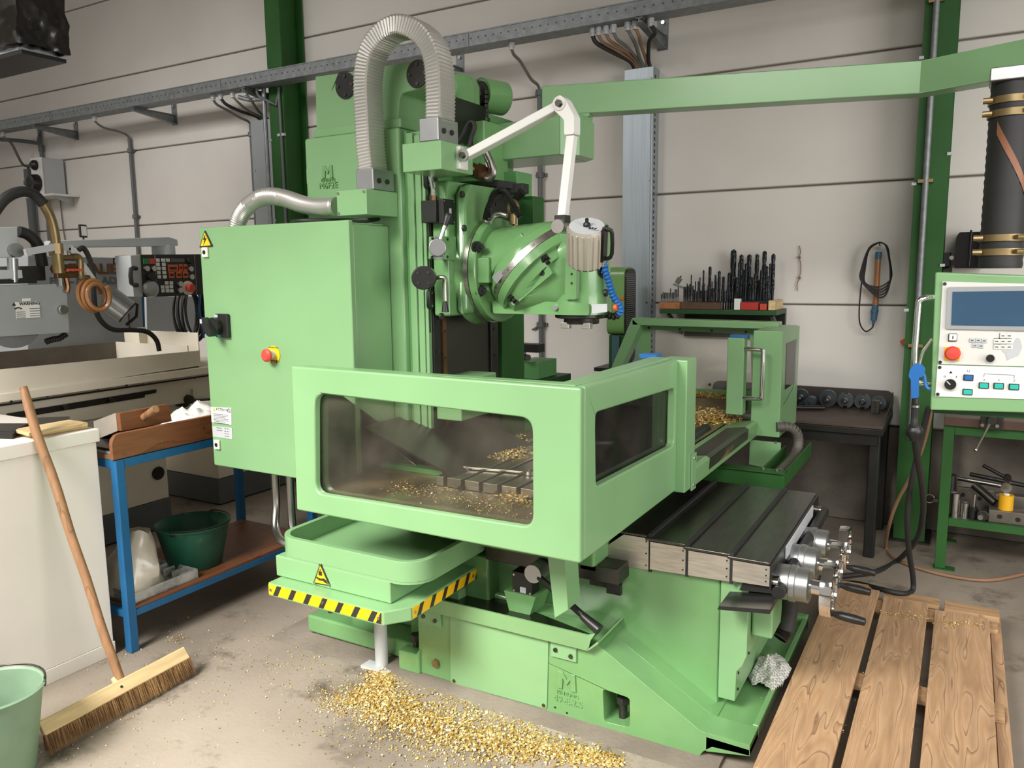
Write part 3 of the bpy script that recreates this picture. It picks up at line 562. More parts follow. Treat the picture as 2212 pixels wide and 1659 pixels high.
for X_ in (-1.53, -1.38, -1.23): P(MB().hexnut((X_, 2.296, .832), (0, -1, 0), .011, .01), 'slot_bolt', DKST, tb)
P(MB().box(-1.645, -1.05, 3.41, YF-.004, .801, .804), 'pan_shelf', bpy.data.materials['oily_pan'])
P(MB().box(-1.565, -1.05, 4.42, YF-.004, .8045, .868), 'pan_step', bpy.data.materials['oily_pan'])
P(MB().cyl(A(1490, 950, Z=.80), A(1524, 928, Z=.80), .03, n=16), 'foam_roll', BLACK)
# lower frame right of the guard (cable chain carrier)
cf = P(MB().box(-1.35, -.66, 3.60, 3.625, .60, .685), 'chain_carrier', GD, bevel=.002)
P(MB().box(-.668, -.66, 3.626, 4.32, .62, .69).box(-.775, -.767, 3.626, 4.2, .62, .685).box(-.766, -.669, 3.626, 4.3, .62, .628).box(-1.35, -.66, 3.585, 3.66, .6852, .689), 'carrier_channel', GD, cf)
screws([(-.76, 3.63, .69), (-.70, 3.63, .69)], (0, 0, 1), .008, .006, 'carrier_screw', STEEL, cf)
ch = [Vector(q) for q in smooth([(-.80, 4.1, .80), (-.75, 4.13, .80), (-.712, 4.15, .775), (-.70, 4.16, .72), (-.705, 4.12, .665), (-.715, 4.0, .64), (-.72, 3.8, .638)], 3)]
for i in range(len(ch)-1):
    P(MB().cyl(ch[i]-(ch[i+1]-ch[i])*.12, ch[i+1], .026, .024, n=12), 'chain_link', mat('chain_grey', '5A554E', .5) if i == 0 else bpy.data.materials['chain_grey'], cf, bevel=.003)
# ---- column
P(MB().box(-2.46, -1.96, 2.55, 3.25, .10, 2.162), 'column', G, bevel=.012, seg=3)
P(MB().box(-2.425, -1.965, 2.57, 3.22, 2.163, 2.20), 'column_cap', G, bevel=.006)
def AC(x, y, Y=2.58): v = A(x, y, Y=Y); return (v.x, v.z)
arch = [AC(683, 283), AC(680, 165), AC(762, 154), AC(885, 133), AC(905, 135), AC(918, 146), AC(922, 163), AC(917, 182), AC(905, 193), AC(880, 199), AC(868, 203), AC(863, 212), AC(860, 262), AC(855, 270)]
P(MB().prism(arch, 'y', 2.58, 2.80), 'chain_cover', G, bevel=.006)
P(MB().prism([AC(683, 283), AC(683, 168), AC(860, 165), AC(860, 272)], 'y', 2.86, 3.2), 'chain_cover', GI)
P(MB().prism([AC(865, 280), AC(862, 200), AC(925, 190), AC(925, 290)], 'y', 2.76, 3.0), 'counterweight_well', OIL)
for q in ((747, 185), (903, 160)):
    c = A(*q, Y=2.578); d = P(MB().cyl(c, c+Vector((0, -.006, 0)), .052, n=28), 'axle_cap', BLKM, bevel=.002)
    screws([c+Vector((.036*math.cos(a), -.006, .036*math.sin(a))) for a in (0, math.pi/2, math.pi, 1.5*math.pi)], (0, -1, 0), .007, .004, 'cap_screw', DKST, d)
P(MB().prism([AC(733, 155, 2.579), AC(758, 153, 2.579), AC(733, 160, 2.579), AC(716, 197, 2.579), AC(729, 163, 2.579)], 'y', 2.5785, 2.5795), 'cover_slot', BLACK)
v = A(708, 371, Y=2.549); letter_m((v.x, v.z), .058, .050, 2.5498, MM, GC, .005)
text('KIHEUNG', .018, A(709, 389, Y=2.549), (1, 0, 0), (0, 0, 1), GC, MM, .003, 'cast_letters')
text('M6F2E', .036, A(710, 401, Y=2.549), (1, 0, 0), (0, 0, 1), GC, MM, .003, 'cast_letters', sx=1.05)
P(MB().box(-2.474, -2.4605, 2.57, 2.63, 1.98, 2.04), 'side_plate', G)
# front edge of the column: stepped guard strips and way
P(MB().box(-1.9595, -1.945, 2.58, 3.2, .3, 2.15), 'column_front', GI)
P(MB().box(-1.945, -1.915, 2.575, 2.60, .8, 2.14), 'guide_strip', G, bevel=.002); P(MB().box(-1.913, -1.885, 2.583, 2.605, .8, 2.13), 'guide_strip', G, bevel=.002); P(MB().box(-1.883, -1.868, 2.588, 2.61, .8, 2.11), 'guide_strip', G, bevel=.002)
way = P(MB().box(-1.945, -1.86, 2.611, 2.665, .8, 2.08), 'slideway', BLKM, bevel=.002); P(MB().box(-1.862, -1.852, 2.6655, 2.69, .8, 1.60), 'slideway_edge', BRONZE)
screws([(-1.86, 2.64, z) for z in (1.28, 1.40, 1.53, 1.66, 1.79, 1.92)], (1, 0, 0), .010, .003, 'way_bolt', DKST, way)
screws([(-1.852, 2.678, z) for z in (1.25, 1.36, 1.48)], (1, 0, 0), .005, .002, 'way_hole', BLACK, way)
P(MB().box(-1.945, -1.87, 2.70, 3.05, .8, 1.42), 'way_cover_plate', mat('slate_cover', '3C3A35', .35, .3, var=.15, scale=3), bevel=.002)
w2 = P(MB().box(-1.945, -1.86, 3.055, 3.12, .8, 1.48), 'slideway', DKST, bevel=.002)
screws([(-1.86, 3.085, z) for z in (1.12, 1.22, 1.34)], (1, 0, 0), .009, .003, 'way_bolt', BLACK, w2)
P(MB().box(-1.945, -1.85, 3.14, 3.35, .7, 1.50), 'chain_housing', GD, bevel=.004)
P(MB().box(-1.945, -1.885, 2.611, 3.12, 2.085, 2.15), 'way_top', G)
# toggle switches on the guide strip
for z0, z1 in ((1.455, 1.53), (1.925, 2.02)):
    s_ = P(MB().prism([(2.575, z0+.01), (2.575, z1-.01), (2.582, z1), (2.605, z1), (2.605, z0), (2.582, z0)], 'x', -1.8675, -1.850), 'limit_dog', BLACK, bevel=.002)
    screws([(-1.85, 2.59, z0+.012), (-1.85, 2.59, z1-.012)], (1, 0, 0), .004, .002, 'dog_screw', STEEL, s_)
P(MB().bar((-1.863, 2.592, 1.36), (-1.863, 2.592, 1.90), .004, .003), 'dog_slot', BLACK)
# ---- coolant/cable entry box on the side (left) and hoses
lb = P(MB().box(-2.122, -1.975, 2.36, 2.549, 1.818, 1.913), 'hose_box', G, bevel=.003)
screws([(-2.113, 2.36, 1.903), (-1.985, 2.36, 1.903), (-2.113, 2.36, 1.828)], (0, -1, 0), .006, .003, 'box_screw', STEEL, lb)
cb2 = P(MB().box(-1.832, -1.66, 2.40, 2.614, 1.965, 2.067), 'cable_box', G, bevel=.004)
def rhose(pts, up, w_, h_, name):
    S_ = [Vector(q) for q in pts]; L = [0]
    for i in range(1, len(S_)): L.append(L[-1]+(S_[i]-S_[i-1]).length)
    m = MB(); n = int(L[-1]/.0125); vs_ = []; j = 0
    for i in range(n*2+1):
        d = min(L[-1]*i/(n*2), L[-1]-1e-6)
        while L[j+1] < d: j += 1
        t = (d-L[j])/(L[j+1]-L[j]); p = S_[j].lerp(S_[j+1], t)
        k0, k1 = max(j-1, 0), min(j+2, len(S_)-1); tg = (S_[k1]-S_[k0]).normalized(); nx = Vector(up); bx__ = tg.cross(nx).normalized()
        g = 1.0 if i % 2 else .90
        for a_, b_ in rrect(-1, 1, -1, 1, .25, 2): vs_.append(p+bx__*a_*w_*g+nx*b_*h_*(.95 if not i % 2 else 1))
    k = 12; fs = [(i*k+q, i*k+(q+1) % k, (i+1)*k+(q+1) % k, (i+1)*k+q) for i in range(n*2) for q in range(k)]
    return P(m.add(vs_, fs), name, HOSEM, ang=20)
def H(x, y): v = A(x, y, Y=2.44); return v
pts = [H(797, 380), H(790, 320), H(787, 260), H(784, 200), H(785, 160), H(792, 120), H(808, 88), H(832, 64), H(860, 54), H(888, 60), H(912, 78), H(929, 105), H(938, 140), H(941, 190), H(941, 240), H(940, 272)]
rhose([q+Vector((0, .03, 0)) for q in smooth(pts, 6)], (0, 1, 0), .037, .052, 'flat_metal_hose')
for c, tp in ((H(800, 392), .045), (H(938, 285), .045)):
    f = P(MB().box(c.x-.042, c.x+.042, 2.405, 2.535, c.z-.035 if c.x < -1.9 else 2.0675, c.z+.045), 'hose_flange', ALU, bevel=.004)
    screws([(c.x+.042, 2.44, c.z), (c.x+.042, 2.49, c.z)], (1, 0, 0), .010, .005, 'flange_screw', DKST, f)
bh = [A(x, y, Y=2.45) for x, y in ((728, 446), (690, 448), (655, 442), (620, 430), (590, 424), (562, 428), (535, 446), (518, 470), (510, 500))]
S_ = smooth(bh, 14); P(MB().tube(S_, [.037, .0335]*(len(S_)//2)+[.037]*(len(S_) % 2), 14, sub=1), 'braided_hose', HOSEM, ang=60)
P(MB().tube([(-2.02, 2.57, 1.815), (-2.2, 2.52, 1.812), (-2.35, 2.42, 1.812), (-2.45, 2.45, 1.812)], .010, 8), 'black_hose', RUB)
# ---- ram head: vertical slide block
HY, HZ = 2.85, 1.605
P(MB().prism([(2.60, 1.425), (2.60, 1.93), (2.615, 1.955), (3.06, 1.955), (3.09, 1.92), (3.09, 1.425)], 'x', -1.85, -1.775), 'vertical_slide', GC, bevel=.012, seg=3)
P(MB().prism([(2.645, 1.43), (2.645, 1.90), (2.68, 1.945), (3.02, 1.945), (3.05, 1.90), (3.05, 1.43)], 'x', -1.775, -1.725), 'slide_body', GC, bevel=.03, seg=4)
P(MB().lathe([(0, 0), (.225, 0), (.215, .025), (.205, .06), (.205, .075)], (-1.79, HY, HZ), (1, 0, 0), 48), 'swivel_housing', GC)
P(MB().lathe([(.206, 0), (.216, 0), (.216, .020), (.206, .020), (.206, 0)], (-1.73, HY, HZ), (1, 0, 0), 56), 'graduated_ring', BRUSH)
P(MB().lathe([(0, 0), (.213, 0), (.213, .028), (.208, .032), (0, .032)], (-1.708, HY, HZ), (1, 0, 0), 56), 'swivel_flange', GC)
N45 = Vector((1, 0, -1)).normalized(); U45 = Vector((1, 0, 1)).normalized(); C2 = Vector((-1.520, HY, 1.625))
def loft(rings, caps=True):
    n = len(rings[0]); m = MB(); vs_ = [p for r in rings for p in r]
    fs = [(i*n+k, i*n+(k+1) % n, (i+1)*n+(k+1) % n, (i+1)*n+k) for i in range(len(rings)-1) for k in range(n)]
    if caps: fs += [tuple(range(n-1, -1, -1)), tuple(range((len(rings)-1)*n, len(rings)*n))]
    return m.add(vs_, fs)
def ringp(c, u, v, ru, rv, n=48, sq=1.): 
    out = []
    for i in range(n):
        a = 2*math.pi*i/n; cu, su = math.cos(a), math.sin(a)
        out.append(Vector(c)+Vector(u)*ru*math.copysign(abs(cu)**sq, cu)+Vector(v)*rv*math.copysign(abs(su)**sq, su))
    return out
VY = Vector((0, 1, 0)); VZ = Vector((0, 0, 1)); VX = Vector((1, 0, 0))
P(loft([ringp((-1.677, HY, HZ+.005), VZ, VY, .17, .175), ringp((-1.65, HY, HZ+.01), VZ, VY, .168, .17), ringp(C2-N45*.055, U45, VY, .185, .185), ringp(C2-N45*.04, U45, VY, .19, .19)]), 'swivel_knee', GC)
P(loft([ringp(C2-N45*.04, U45, VY, .20, .20), ringp(C2-N45*.010, U45, VY, .213, .213), ringp(C2-N45*.002, U45, VY, .213, .213)]), 'joint_flange', GC)
P(MB().lathe([(0, 0), (.216, 0), (.216, .026), (0, .026)], C2-N45*.002, N45, 56), 'graduated_ring', BRUSH)
P(loft([ringp(C2+N45*.025, U45, VY, .214, .214), ringp(C2+N45*.060, U45, VY, .212, .212), ringp(C2+N45*.064, U45, VY, .206, .206)]), 'joint_flange', GC)
# degree figures on the joint ring
for k in range(7):
    a = math.radians(-130+k*18); rd = (U45*math.cos(a)+VY*math.sin(a)); tn = (-U45*math.sin(a)+VY*math.cos(a)); c = C2+N45*.011+rd*.2164
    text('0' if k % 2 else '30', .014, c, tn, -N45, DKST, MM, .0004, 'ring_figure')
# lower head casting
SX = -1.315
hd = [ringp(C2+N45*.06, U45, VY, .195, .195, 48, 1.), ringp(C2+N45*.10+Vector((.0, 0, .0)), U45, VY, .185, .18, 48, .9),
      ringp((-1.385, HY, 1.597), Vector((.30, 0, 1)).normalized(), VY, .155, .135, 48, .75), ringp((SX, HY, 1.60), VZ, VY, .155, .118, 48, .6), ringp((SX+.06, HY, 1.60), VZ, VY, .15, .085, 48, .6)]
P(loft(hd), 'head_casting', GC)
P(MB().lathe([(0, .345), (.10, .345), (.112, .335), (.112, .09), (.118, .075), (.118, 0), (0, 0)], (SX, HY, 1.432), (0, 0, 1), 40), 'spindle_housing', GC)
P(MB().prism(rquad([(-1.66, 1.432), (-1.235, 1.432), (-1.235, 1.475), (-1.60, 1.49), (-1.665, 1.50)], .01), 'y', 2.745, 2.955), 'head_base', GC, bevel=.012, seg=3)
nose = P(MB().lathe([(0, 0), (.098, 0), (.105, .004), (.105, .016), (0, .016)], (SX, HY, 1.4155), (0, 0, 1), 32), 'spindle_nose', BLKM)
P(MB().lathe([(.028, .0), (.068, 0), (.070, .003), (.070, .022), (.028, .022), (.028, 0)], (SX, HY, 1.393), (0, 0, 1), 28), 'nose_ring', DKST, nose)
for sx_ in (-.045, .045): P(MB().box(SX+sx_-.017, SX+sx_+.017, HY-.06, HY-.03, 1.376, 1.40), 'drive_key', BRUSH, nose, bevel=.002)
# lugs, pads and bolts on the head
P(MB().box(-1.72, -1.625, 2.66, 2.685, 1.555, 1.655), 'lug_pad', GC, bevel=.006); P(MB().box(-1.70, -1.64, 2.685, 2.74, 1.57, 1.64), 'lug_pad', GC)
P(MB().cyl((-1.695, 2.661, 1.603), (-1.695, 2.657, 1.603), .013, n=14), 'lug_hole', BLACK)
dgl = (A(1105, 652, Y=2.70), A(1190, 580, Y=2.70)); m = MB()
d_ = (dgl[1]-dgl[0]).normalized(); pr = Vector((-d_.z, 0, d_.x))
P(MB().prism(rquad([((q).x, (q).z) for q in (dgl[0]-pr*.022, dgl[1]-pr*.022, dgl[1]+pr*.024, dgl[0]+pr*.020)], .012), 'y', 2.69, 2.76), 'clamp_lug', GC, bevel=.005)
for q in ((1116, 653), (1171, 590)): c = A(*q, Y=2.69); P(MB().cyl(c+VY*.002, c-VY*.0015, .011, n=14), 'lug_hole', BLACK)
c = A(1127, 603, Y=2.695); P(MB().lathe([(.012, 0), (.026, 0), (.028, .004), (.028, .05), (.012, .05), (.012, 0)], c, (0, 1, 0), 20), 'bored_boss', GC); P(MB().cyl(c+VY*.012, c+VY*.01, .012, n=14), 'lug_hole', BLACK)
P(MB().prism(rquad([(lambda q: (q.x, q.z))(A(x, y, Y=2.715)) for x, y in ((1220, 647), (1244, 647), (1245, 555), (1222, 555))], .006), 'y', 2.715, 2.76), 'mount_pad', GC, bevel=.004)
for q in ((1235, 592), (1235, 612)): c = A(*q, Y=2.715); P(MB().cyl(c, c-VY*.001, .005, n=8), 'lug_hole', BLACK)
P(MB().obox(A(1100, 545, Y=2.69)+VY*.03, d_, VY, pr, .085, .03, .03), 'clamp_lug', GC, bevel=.006)
for q, ax in (((1030, 534), (.9, -.4, 0)), ((1036, 628), (.9, -.4, 0)), ((1065, 658), (.9, -.3, 0))):
    c = A(*q, X=-1.68); b = P(MB().cyl(c-Vector(ax)*.004, c+Vector(ax).normalized()*.006, .024, n=18), 'bolt_washer', BLKM); P(MB().hexnut(c, ax, .017, .028, .012), 'flange_nut', BLKM, b)
for q in ((1173, 552), (1102, 635)):
    c = A(*q, Y=2.70); b = P(MB().cyl(c-N45*.012, c+N45*.006, .026, n=18), 'bolt_washer', BLKM); P(MB().hexnut(c, N45+Vector((0, -.35, 0)), .018, .03, .014), 'flange_nut', BLKM, b)
c = A(1199, 665, Y=2.735); P(MB().hexnut(c+VY*.012, (0, -1, 0), .011, .014), 'bolt_head', ALU)
c = A(1019, 578, X=-1.675)
for q in ((999, 420), (1003, 493), (954, 683), (1040, 668)):
    c = A(*q, X=-1.722 if q[0] > 960 else -1.772); P(MB().cyl(c-VX*.005, c+VX*.004, .013, n=14), 'plug_screw', DKST)
P(MB().prism(rquad([(lambda q: (q.x, q.z))(A(x, y, Y=2.728)) for x, y in ((1279, 677), (1312, 674), (1312, 656), (1279, 657))], .002), 'y', 2.724, 2.728), 'rating_plate', LGREY)
v_ = P(MB().lathe([(0, 0), (.03, 0), (.03, .006), (0, .006)], (SX+.103, HY-.035, 1.60), (1, -.25, 0), 20), 'fan_grille', BLACK)
for k in range(6): P(MB().bar((SX+.112, HY-.037, 1.60), (SX+.112, HY-.037+.026*math.cos(k*math.pi/3+.3), 1.60+.026*math.sin(k*math.pi/3+.3)), .003, .002, up=(1, 0, 0)), 'grille_spoke', LGREY, v_)
P(MB().cyl((SX+.113, HY-.03, 1.515), (SX+.121, HY-.03, 1.515), .014, n=14), 'plug_screw', BLACK)
P(MB().prism([(lambda q: (q.x, q.z))(A(x, y, Y=2.73)) for x, y in ((1088, 598), (1104, 583), (1116, 590), (1098, 612))], 'y', 2.640, 2.644), 'vernier_plate', ALU)
P(MB().box(-1.41, -1.25, 2.78, 2.92, 1.777, 1.79), 'housing_cap', GC, bevel=.004); 
c = A(1063, 445, X=-1.70)
# round black cover on the slide, eye bolt, hoses, lever
rc = P(MB().cyl((-1.726, 2.92, 1.845), (-1.705, 2.92, 1.845), .105, n=36), 'round_cover', BLKM, bevel=.004)
screws([(-1.705, 2.92+.07*math.cos(a), 1.845+.07*math.sin(a)) for a in (.5, 1.6, 2.7, 3.8, 4.9)], (1, 0, 0), .008, .003, 'cover_screw', BLACK, rc)
e = A(1108, 449, Y=2.85); eb = P(MB().cyl((e.x, HY, 1.79), (e.x, HY, e.z-.025), .016, n=12), 'eye_bolt', BRASS)
rg = [e+Vector((.0, .010*0, 0))+Vector((.028*math.cos(t), -.010*math.cos(t), .028*math.sin(t))) for t in [2*math.pi*i/20 for i in range(21)]]
P(MB().tube(rg, .0075, 8, sub=1), 'lifting_eye', BRASS, eb)
def px3(l, Y): return [A(x, y, Y=Y) for x, y in l]
sp = smooth(px3([(1048, 474), (1052, 455), (1062, 432), (1075, 416), (1086, 413), (1098, 425), (1108, 442), (1116, 455), (1124, 470)], 2.72), 14)
P(MB().tube(sp, [.0125, .0095], 10, sub=1), 'spiral_hose', BLKM)
P(MB().tube(px3([(1050, 478), (1060, 478), (1068, 466), (1080, 462), (1095, 466)], 2.74), .010, 10), 'hose_pipe', STEEL)
lv2 = P(MB().tube(px3([(1104, 440), (1113, 430)], 2.95), .008, 8, sub=1), 'brake_lever', STEEL); q = px3([(1110, 433), (1129, 414)], 2.95); P(MB().cyl(q[0], q[1], .013, .019, n=14), 'lever_knob', BLACK, lv2)
P(MB().box(-1.73, -1.66, 3.0, 3.06, 1.93, 1.97).bar((-1.85, 2.95, 1.985), (-1.70, 3.02, 1.96), .03, .03), 'black_fitting', BLACK, bevel=.003)
P(MB().box(-1.72, -1.64, 3.06, 3.16, 1.74, 1.92), 'valve_block', GD, bevel=.004); P(MB().box(-1.84, -1.72, 3.06, 3.2, 1.9, 2.03), 'rear_block', GI, bevel=.004)
# shift lever B C A and clamp lever
sq = P(MB().prism(rquad([(lambda v: (v.y, v.z))(A(x, y, X=-1.79)) for x, y in ((930, 560), (973, 562), (974, 511), (931, 511))], .006), 'x', -1.80, -1.765), 'gear_selector', GC, bevel=.003)
screws([(lambda v: v)(A(x, y, X=-1.766)) for x, y in ((934, 515), (966, 517), (966, 555), (933, 556))], (1, 0, 0), .006, .003, 'selector_screw', BLACK, sq)
c = A(946, 536, X=-1.765); hp = Vector((.55, -.83, 0)).normalized()
P(MB().lathe([(0, .002), (.046, .002), (.046, .0), (0, 0)], c-VX*.001, (1, 0, 0), 30), 'letter_dial', LGREY, sq)
for ch_, (x, y) in zip('BCA', ((953.5, 522), (957, 536), (953.5, 551))): text(ch_, .022, A(x, y, X=-1.7615), (0, 1, 0), (0, 0, 1), BLACK, sq, .0004, 'dial_letter', bold=.001)
P(MB().cyl(c, c+hp*.075, .033, n=28), 'selector_hub', ALU, sq, bevel=.003)
e2 = c+hp*.05; tip = A(961, 488, X=-1.72); P(MB().cyl(e2+Vector((0, 0, .0)), tip, .0085, n=10), 'selector_lever', ALU, sq); P(MB().lathe([(0, 0), (.010, 0), (.015, .03), (.015, .045), (.012, .05), (0, .05)], tip, tip-e2, 14), 'lever_knob', BLACK, sq)
c = A(926, 600, X=-1.80); hb = P(MB().cyl(c+Vector((-.03, .02, 0)), c+Vector((.025, -.07, 0)), .045, n=28), 'clamp_hub', BLKM, bevel=.004)
f = c+Vector((.025, -.07, 0)); screws([f+Vector((.83, .5, 0))*.028*math.cos(a)+VZ*.028*math.sin(a) for a in (.8, 2.4, 3.9, 5.5)], hp, .006, .003, 'hub_screw', DKST, hb)
P(MB().tube([A(944, 600, X=-1.76), A(960, 600, X=-1.73), A(961, 615, X=-1.73), A(962, 650, X=-1.73)], .009, 10, sub=2), 'clamp_lever', STEEL, hb); q = (A(961, 652, X=-1.73), A(962, 674, X=-1.73)); P(MB().cyl(q[0], q[1], .009, .015, n=14), 'lever_knob', BLACK, hb)
# black limit switch with hose above the selector
ls = P(MB().box(-1.86, -1.79, 2.545, 2.64, 1.79, 1.875), 'head_switch', BLKM, bevel=.003); P(MB().box(-1.7895, -1.765, 2.56, 2.64, 1.785, 1.88), 'switch_cover', BLACK, ls, bevel=.003)
P(MB().box(-1.7649, -1.764, 2.60, 2.615, 1.815, 1.845), 'switch_label', LGREY, ls); screws([(-1.765, y, z) for y in (2.568, 2.632) for z in (1.793, 1.872)], (1, 0, 0), .004, .002, 'switch_screw', STEEL, ls)
P(MB().hexnut((-1.825, 2.58, 1.875), (0, 0, 1), .015, .02), 'hose_nut', BRONZE, ls); P(MB().tube([(-1.825, 2.58, 1.89), (-1.824, 2.58, 1.92), (-1.83, 2.58, 1.95), (-1.835, 2.575, 1.98)], .010, 10), 'braided_lead', CHROME, ls)
# motor with dome, chain sprocket, top gearbox
mx_, my = -1.952, 2.98
P(MB().lathe([(0, .37), (.06, .366), (.10, .345), (.115, .31), (.115, .19), (0, .19)], (mx_-.035, my, 2.08), (0, 0, 1), 36), 'motor_cap', GC)
P(MB().lathe([(.112, .19), (.117, .19), (.117, .10), (0, .10)], (mx_-.035, my, 2.08), (0, 0, 1), 36), 'motor_band', BRUSH)
gb = P(MB().box(-1.95, -1.785, 2.90, 3.10, 1.98, 2.225), 'top_gearbox', GC, bevel=.006)
for q in ((983, 279), (983, 302)):
    c = A(*q, Y=2.899); P(MB().lathe([(0, 0), (.022, 0), (.022, .008), (.030, .009), (.030, .002), (.033, 0)], c+VY*.002, (0, -1, 0), 22), 'blind_plug', GC, gb)
pts_ = px3([(968, 330), (985, 315), (1000, 292), (1010, 270), (1020, 263), (1025, 275), (1018, 298), (1014, 315)], 2.75); P(MB().tube(pts_, .0095, 10), 'lamp_cable', RUB)
ck = A(1037, 205, Y=3.14)
cvr = P(MB().lathe([(.055, .003), (.072, .003), (.072, 0), (.075, 0), (.075, .13), (.0, .13), (0, .127), (.072, .127), (.072, .003)], ck, (.35, 1, 0), 30), 'sprocket_cover', GC)
P(MB().lathe([(.012, 0), (.045, 0), (.045, .02), (.012, .02), (.012, 0)], ck+Vector((0, -.015, 0)), (.35, 1, 0), 26), 'sprocket', DKST, cvr); P(MB().cyl(ck+Vector((0, -.02, 0)), ck+Vector((.02, .05, 0)), .02, n=14), 'sprocket_hub', STEEL, cvr)
for k in range(16):
    a = math.radians(150-k*15); u_ = Vector((.94, -.33, 0)); 
    if k < 11: c = ck+u_*.052*math.cos(a)+VZ*.052*math.sin(a); tn = -u_*math.sin(a)+VZ*math.cos(a)
    else: c = ck+u_*.052-VZ*.014*(k-10)*1.4; tn = VZ
    P(MB().obox(c+Vector((0, -.012, 0)), tn, u_.cross(VZ), tn.cross(u_.cross(VZ)), .0085, .010, .006), 'chain_link', DKST, cvr, bevel=.002)
m = MB()
for k in range(6): c = ck+Vector((.94, -.33, 0))*.052-VZ*(.115+.02*k); P(MB().obox(c, VZ, VX, VY, .0085, .006, .012), 'chain_link', DKST, cvr, bevel=.002)
# copper elbow and steel hoses under the cable box
P(MB().tube(px3([(1000, 362), (1015, 363), (1030, 369), (1038, 372)], 2.88), .026, 14, sub=3), 'copper_elbow', BRONZE); P(MB().hexnut(A(1033, 369, Y=2.88), (.8, 0, -.3), .034, .025), 'elbow_nut', BRONZE)
for k, o in enumerate((0, 5, 10)): P(MB().tube(px3([(1040-o*.2, 378-o), (1056, 386-o), (1066-o*.5, 375), (1062-o, 352), (1052-o, 330)], 2.9+.01*k), .013, 10), 'steel_hose', STEEL)
# ---- boom bracket (fixed arm on the column)
P(MB().prism([(3.05, 2.08), (3.05, 2.235), (3.33, 2.235), (3.33, 2.08)], 'x', -1.98, -1.51), 'boom_bracket', G, bevel=.006)
P(MB().prism([(-1.51, 3.05), (-1.505, 3.05), (-1.45, 3.12), (-1.45, 3.27), (-1.51, 3.33)], 'z', 2.082, 2.232), 'bracket_nose', G)
P(MB().box(-1.66, -1.47, 3.08, 3.3, 2.236, 2.262), 'pivot_block', G, bevel=.003); P(MB().cyl((-1.565, 3.2, 2.26), (-1.565, 3.2, 2.275), .06, n=24), 'pivot_ring', GDD)
P(MB().box(-1.98, -1.90, 3.0, 3.35, 1.95, 2.30), 'bracket_root', GI, bevel=.004)
# ---- blue segmented coolant hose
cp = px3([(1304, 562), (1306, 580), (1311, 596), (1316, 612), (1320, 628), (1326, 642), (1335, 655), (1341, 668), (1336, 680), (1322, 684), (1309, 678)], 2.80)
S_ = smooth(cp, 2); d = 0
for i in range(0, len(S_)-1):
    a = S_[i]; b_ = S_[i+1]; t_ = (b_-a).normalized(); 
    if i % 2 == 0 or True:
        P(MB().lathe([(0, -.009), (.007, -.009), (.0145, -.003), (.0150, .002), (.008, .009), (0, .009)], (a+b_)/2, t_, 12), 'coolant_hose_link', BLUEP if i < 16 else BLKM)
c = A(1328, 665, Y=2.79); P(MB().cyl(c, c+Vector((.012, 0, .002)), .015, n=12), 'hose_valve', ORG)
c = A(1305, 543, Y=2.80); P(MB().cyl(c, A(1304, 562, Y=2.80), .007, .012, n=12), 'hose_nozzle', ORG)
# ================================================================ ELECTRICAL CABINET
EC = thing('electrical_cabinet', 'green electrical cabinet with a red stop button and lightning sign, left of the column', 'cabinet', (-2.43, 2.42, .77))
P(MB().box(-2.835, -2.022, 2.33, 2.5485, .77, 1.785), 'cabinet_body', G, EC, bevel=.008)
P(MB().box(-2.845, -2.016, 2.30, 2.328, .765, 1.797), 'cabinet_door', G, EC, bevel=.006, seg=3)
P(MB().box(-2.83, -2.03, 2.3285, 2.52, 1.7855, 1.79), 'cabinet_lid', G, EC)
YD = 2.2995
def D(x, y): v = A(x, y, Y=YD); return (v.x, v.z)
s1 = P(MB().prism(rquad([D(432, 535), D(461, 532), D(444, 497)], .006), 'y', YD-.004, YD), 'warning_sign', HAZK, EC); P(MB().prism(rquad([D(435, 532), D(457, 530), D(444, 502)], .004), 'y', YD-.005, YD-.004), 'sign_face', YEL, s1)
P(MB().prism([D(446, 506), D(440, 518), D(444, 518), D(441, 531), D(449, 514), D(445, 515)], 'y', YD-.0055, YD-.005), 'lightning_bolt', HAZK, s1)
for x, y in ((445, 545), (471, 960)):
    v = A(x, y, Y=YD); k = P(MB().box(v.x-.017, v.x+.017, YD-.010, YD, v.z-.021, v.z+.021), 'door_lock', CREAM, EC, bevel=.003); P(MB().cyl((v.x, YD-.012, v.z), (v.x, YD-.008, v.z), .009, n=12), 'lock_core', DKST, k)
v = A(479, 703, Y=YD); k = P(MB().box(v.x-.02, v.x+.055, YD-.02, YD, v.z-.05, v.z+.05), 'main_switch', BLACK, EC, bevel=.005)
P(MB().cyl((v.x-.005, YD-.02, v.z), (v.x-.005, YD-.045, v.z), .036, n=26), 'switch_dial', BLKM, k); P(MB().prism(rquad([(v.x-.045, v.z+.02), (v.x-.028, v.z+.04), (v.x+.022, v.z-.02), (v.x+.012, v.z-.045), (v.x-.01, v.z-.035)], .008), 'y', YD-.075, YD-.045), 'switch_knob', BLACK, k)
P(MB().box(v.x-.018, v.x+.002, YD-.021, YD-.019, v.z+.033, v.z+.047), 'switch_mark', LGREY, k); P(MB().box(v.x-.01, v.x+.012, YD-.0215, YD-.019, v.z-.048, v.z-.038), 'switch_mark', TEAL, k); P(MB().box(v.x-.042, v.x-.03, YD-.0765, YD-.074, v.z+.012, v.z+.03), 'switch_mark', LGREY, k)
v = A(590, 766, Y=YD); k = P(MB().cyl((v.x+.004, YD, v.z), (v.x+.004, YD-.003, v.z), .036, n=32), 'emergency_stop', YEL, EC); P(MB().cyl((v.x-.0, YD-.003, v.z), (v.x-.0, YD-.03, v.z), .018, n=20), 'stop_stem', LGREY, k)
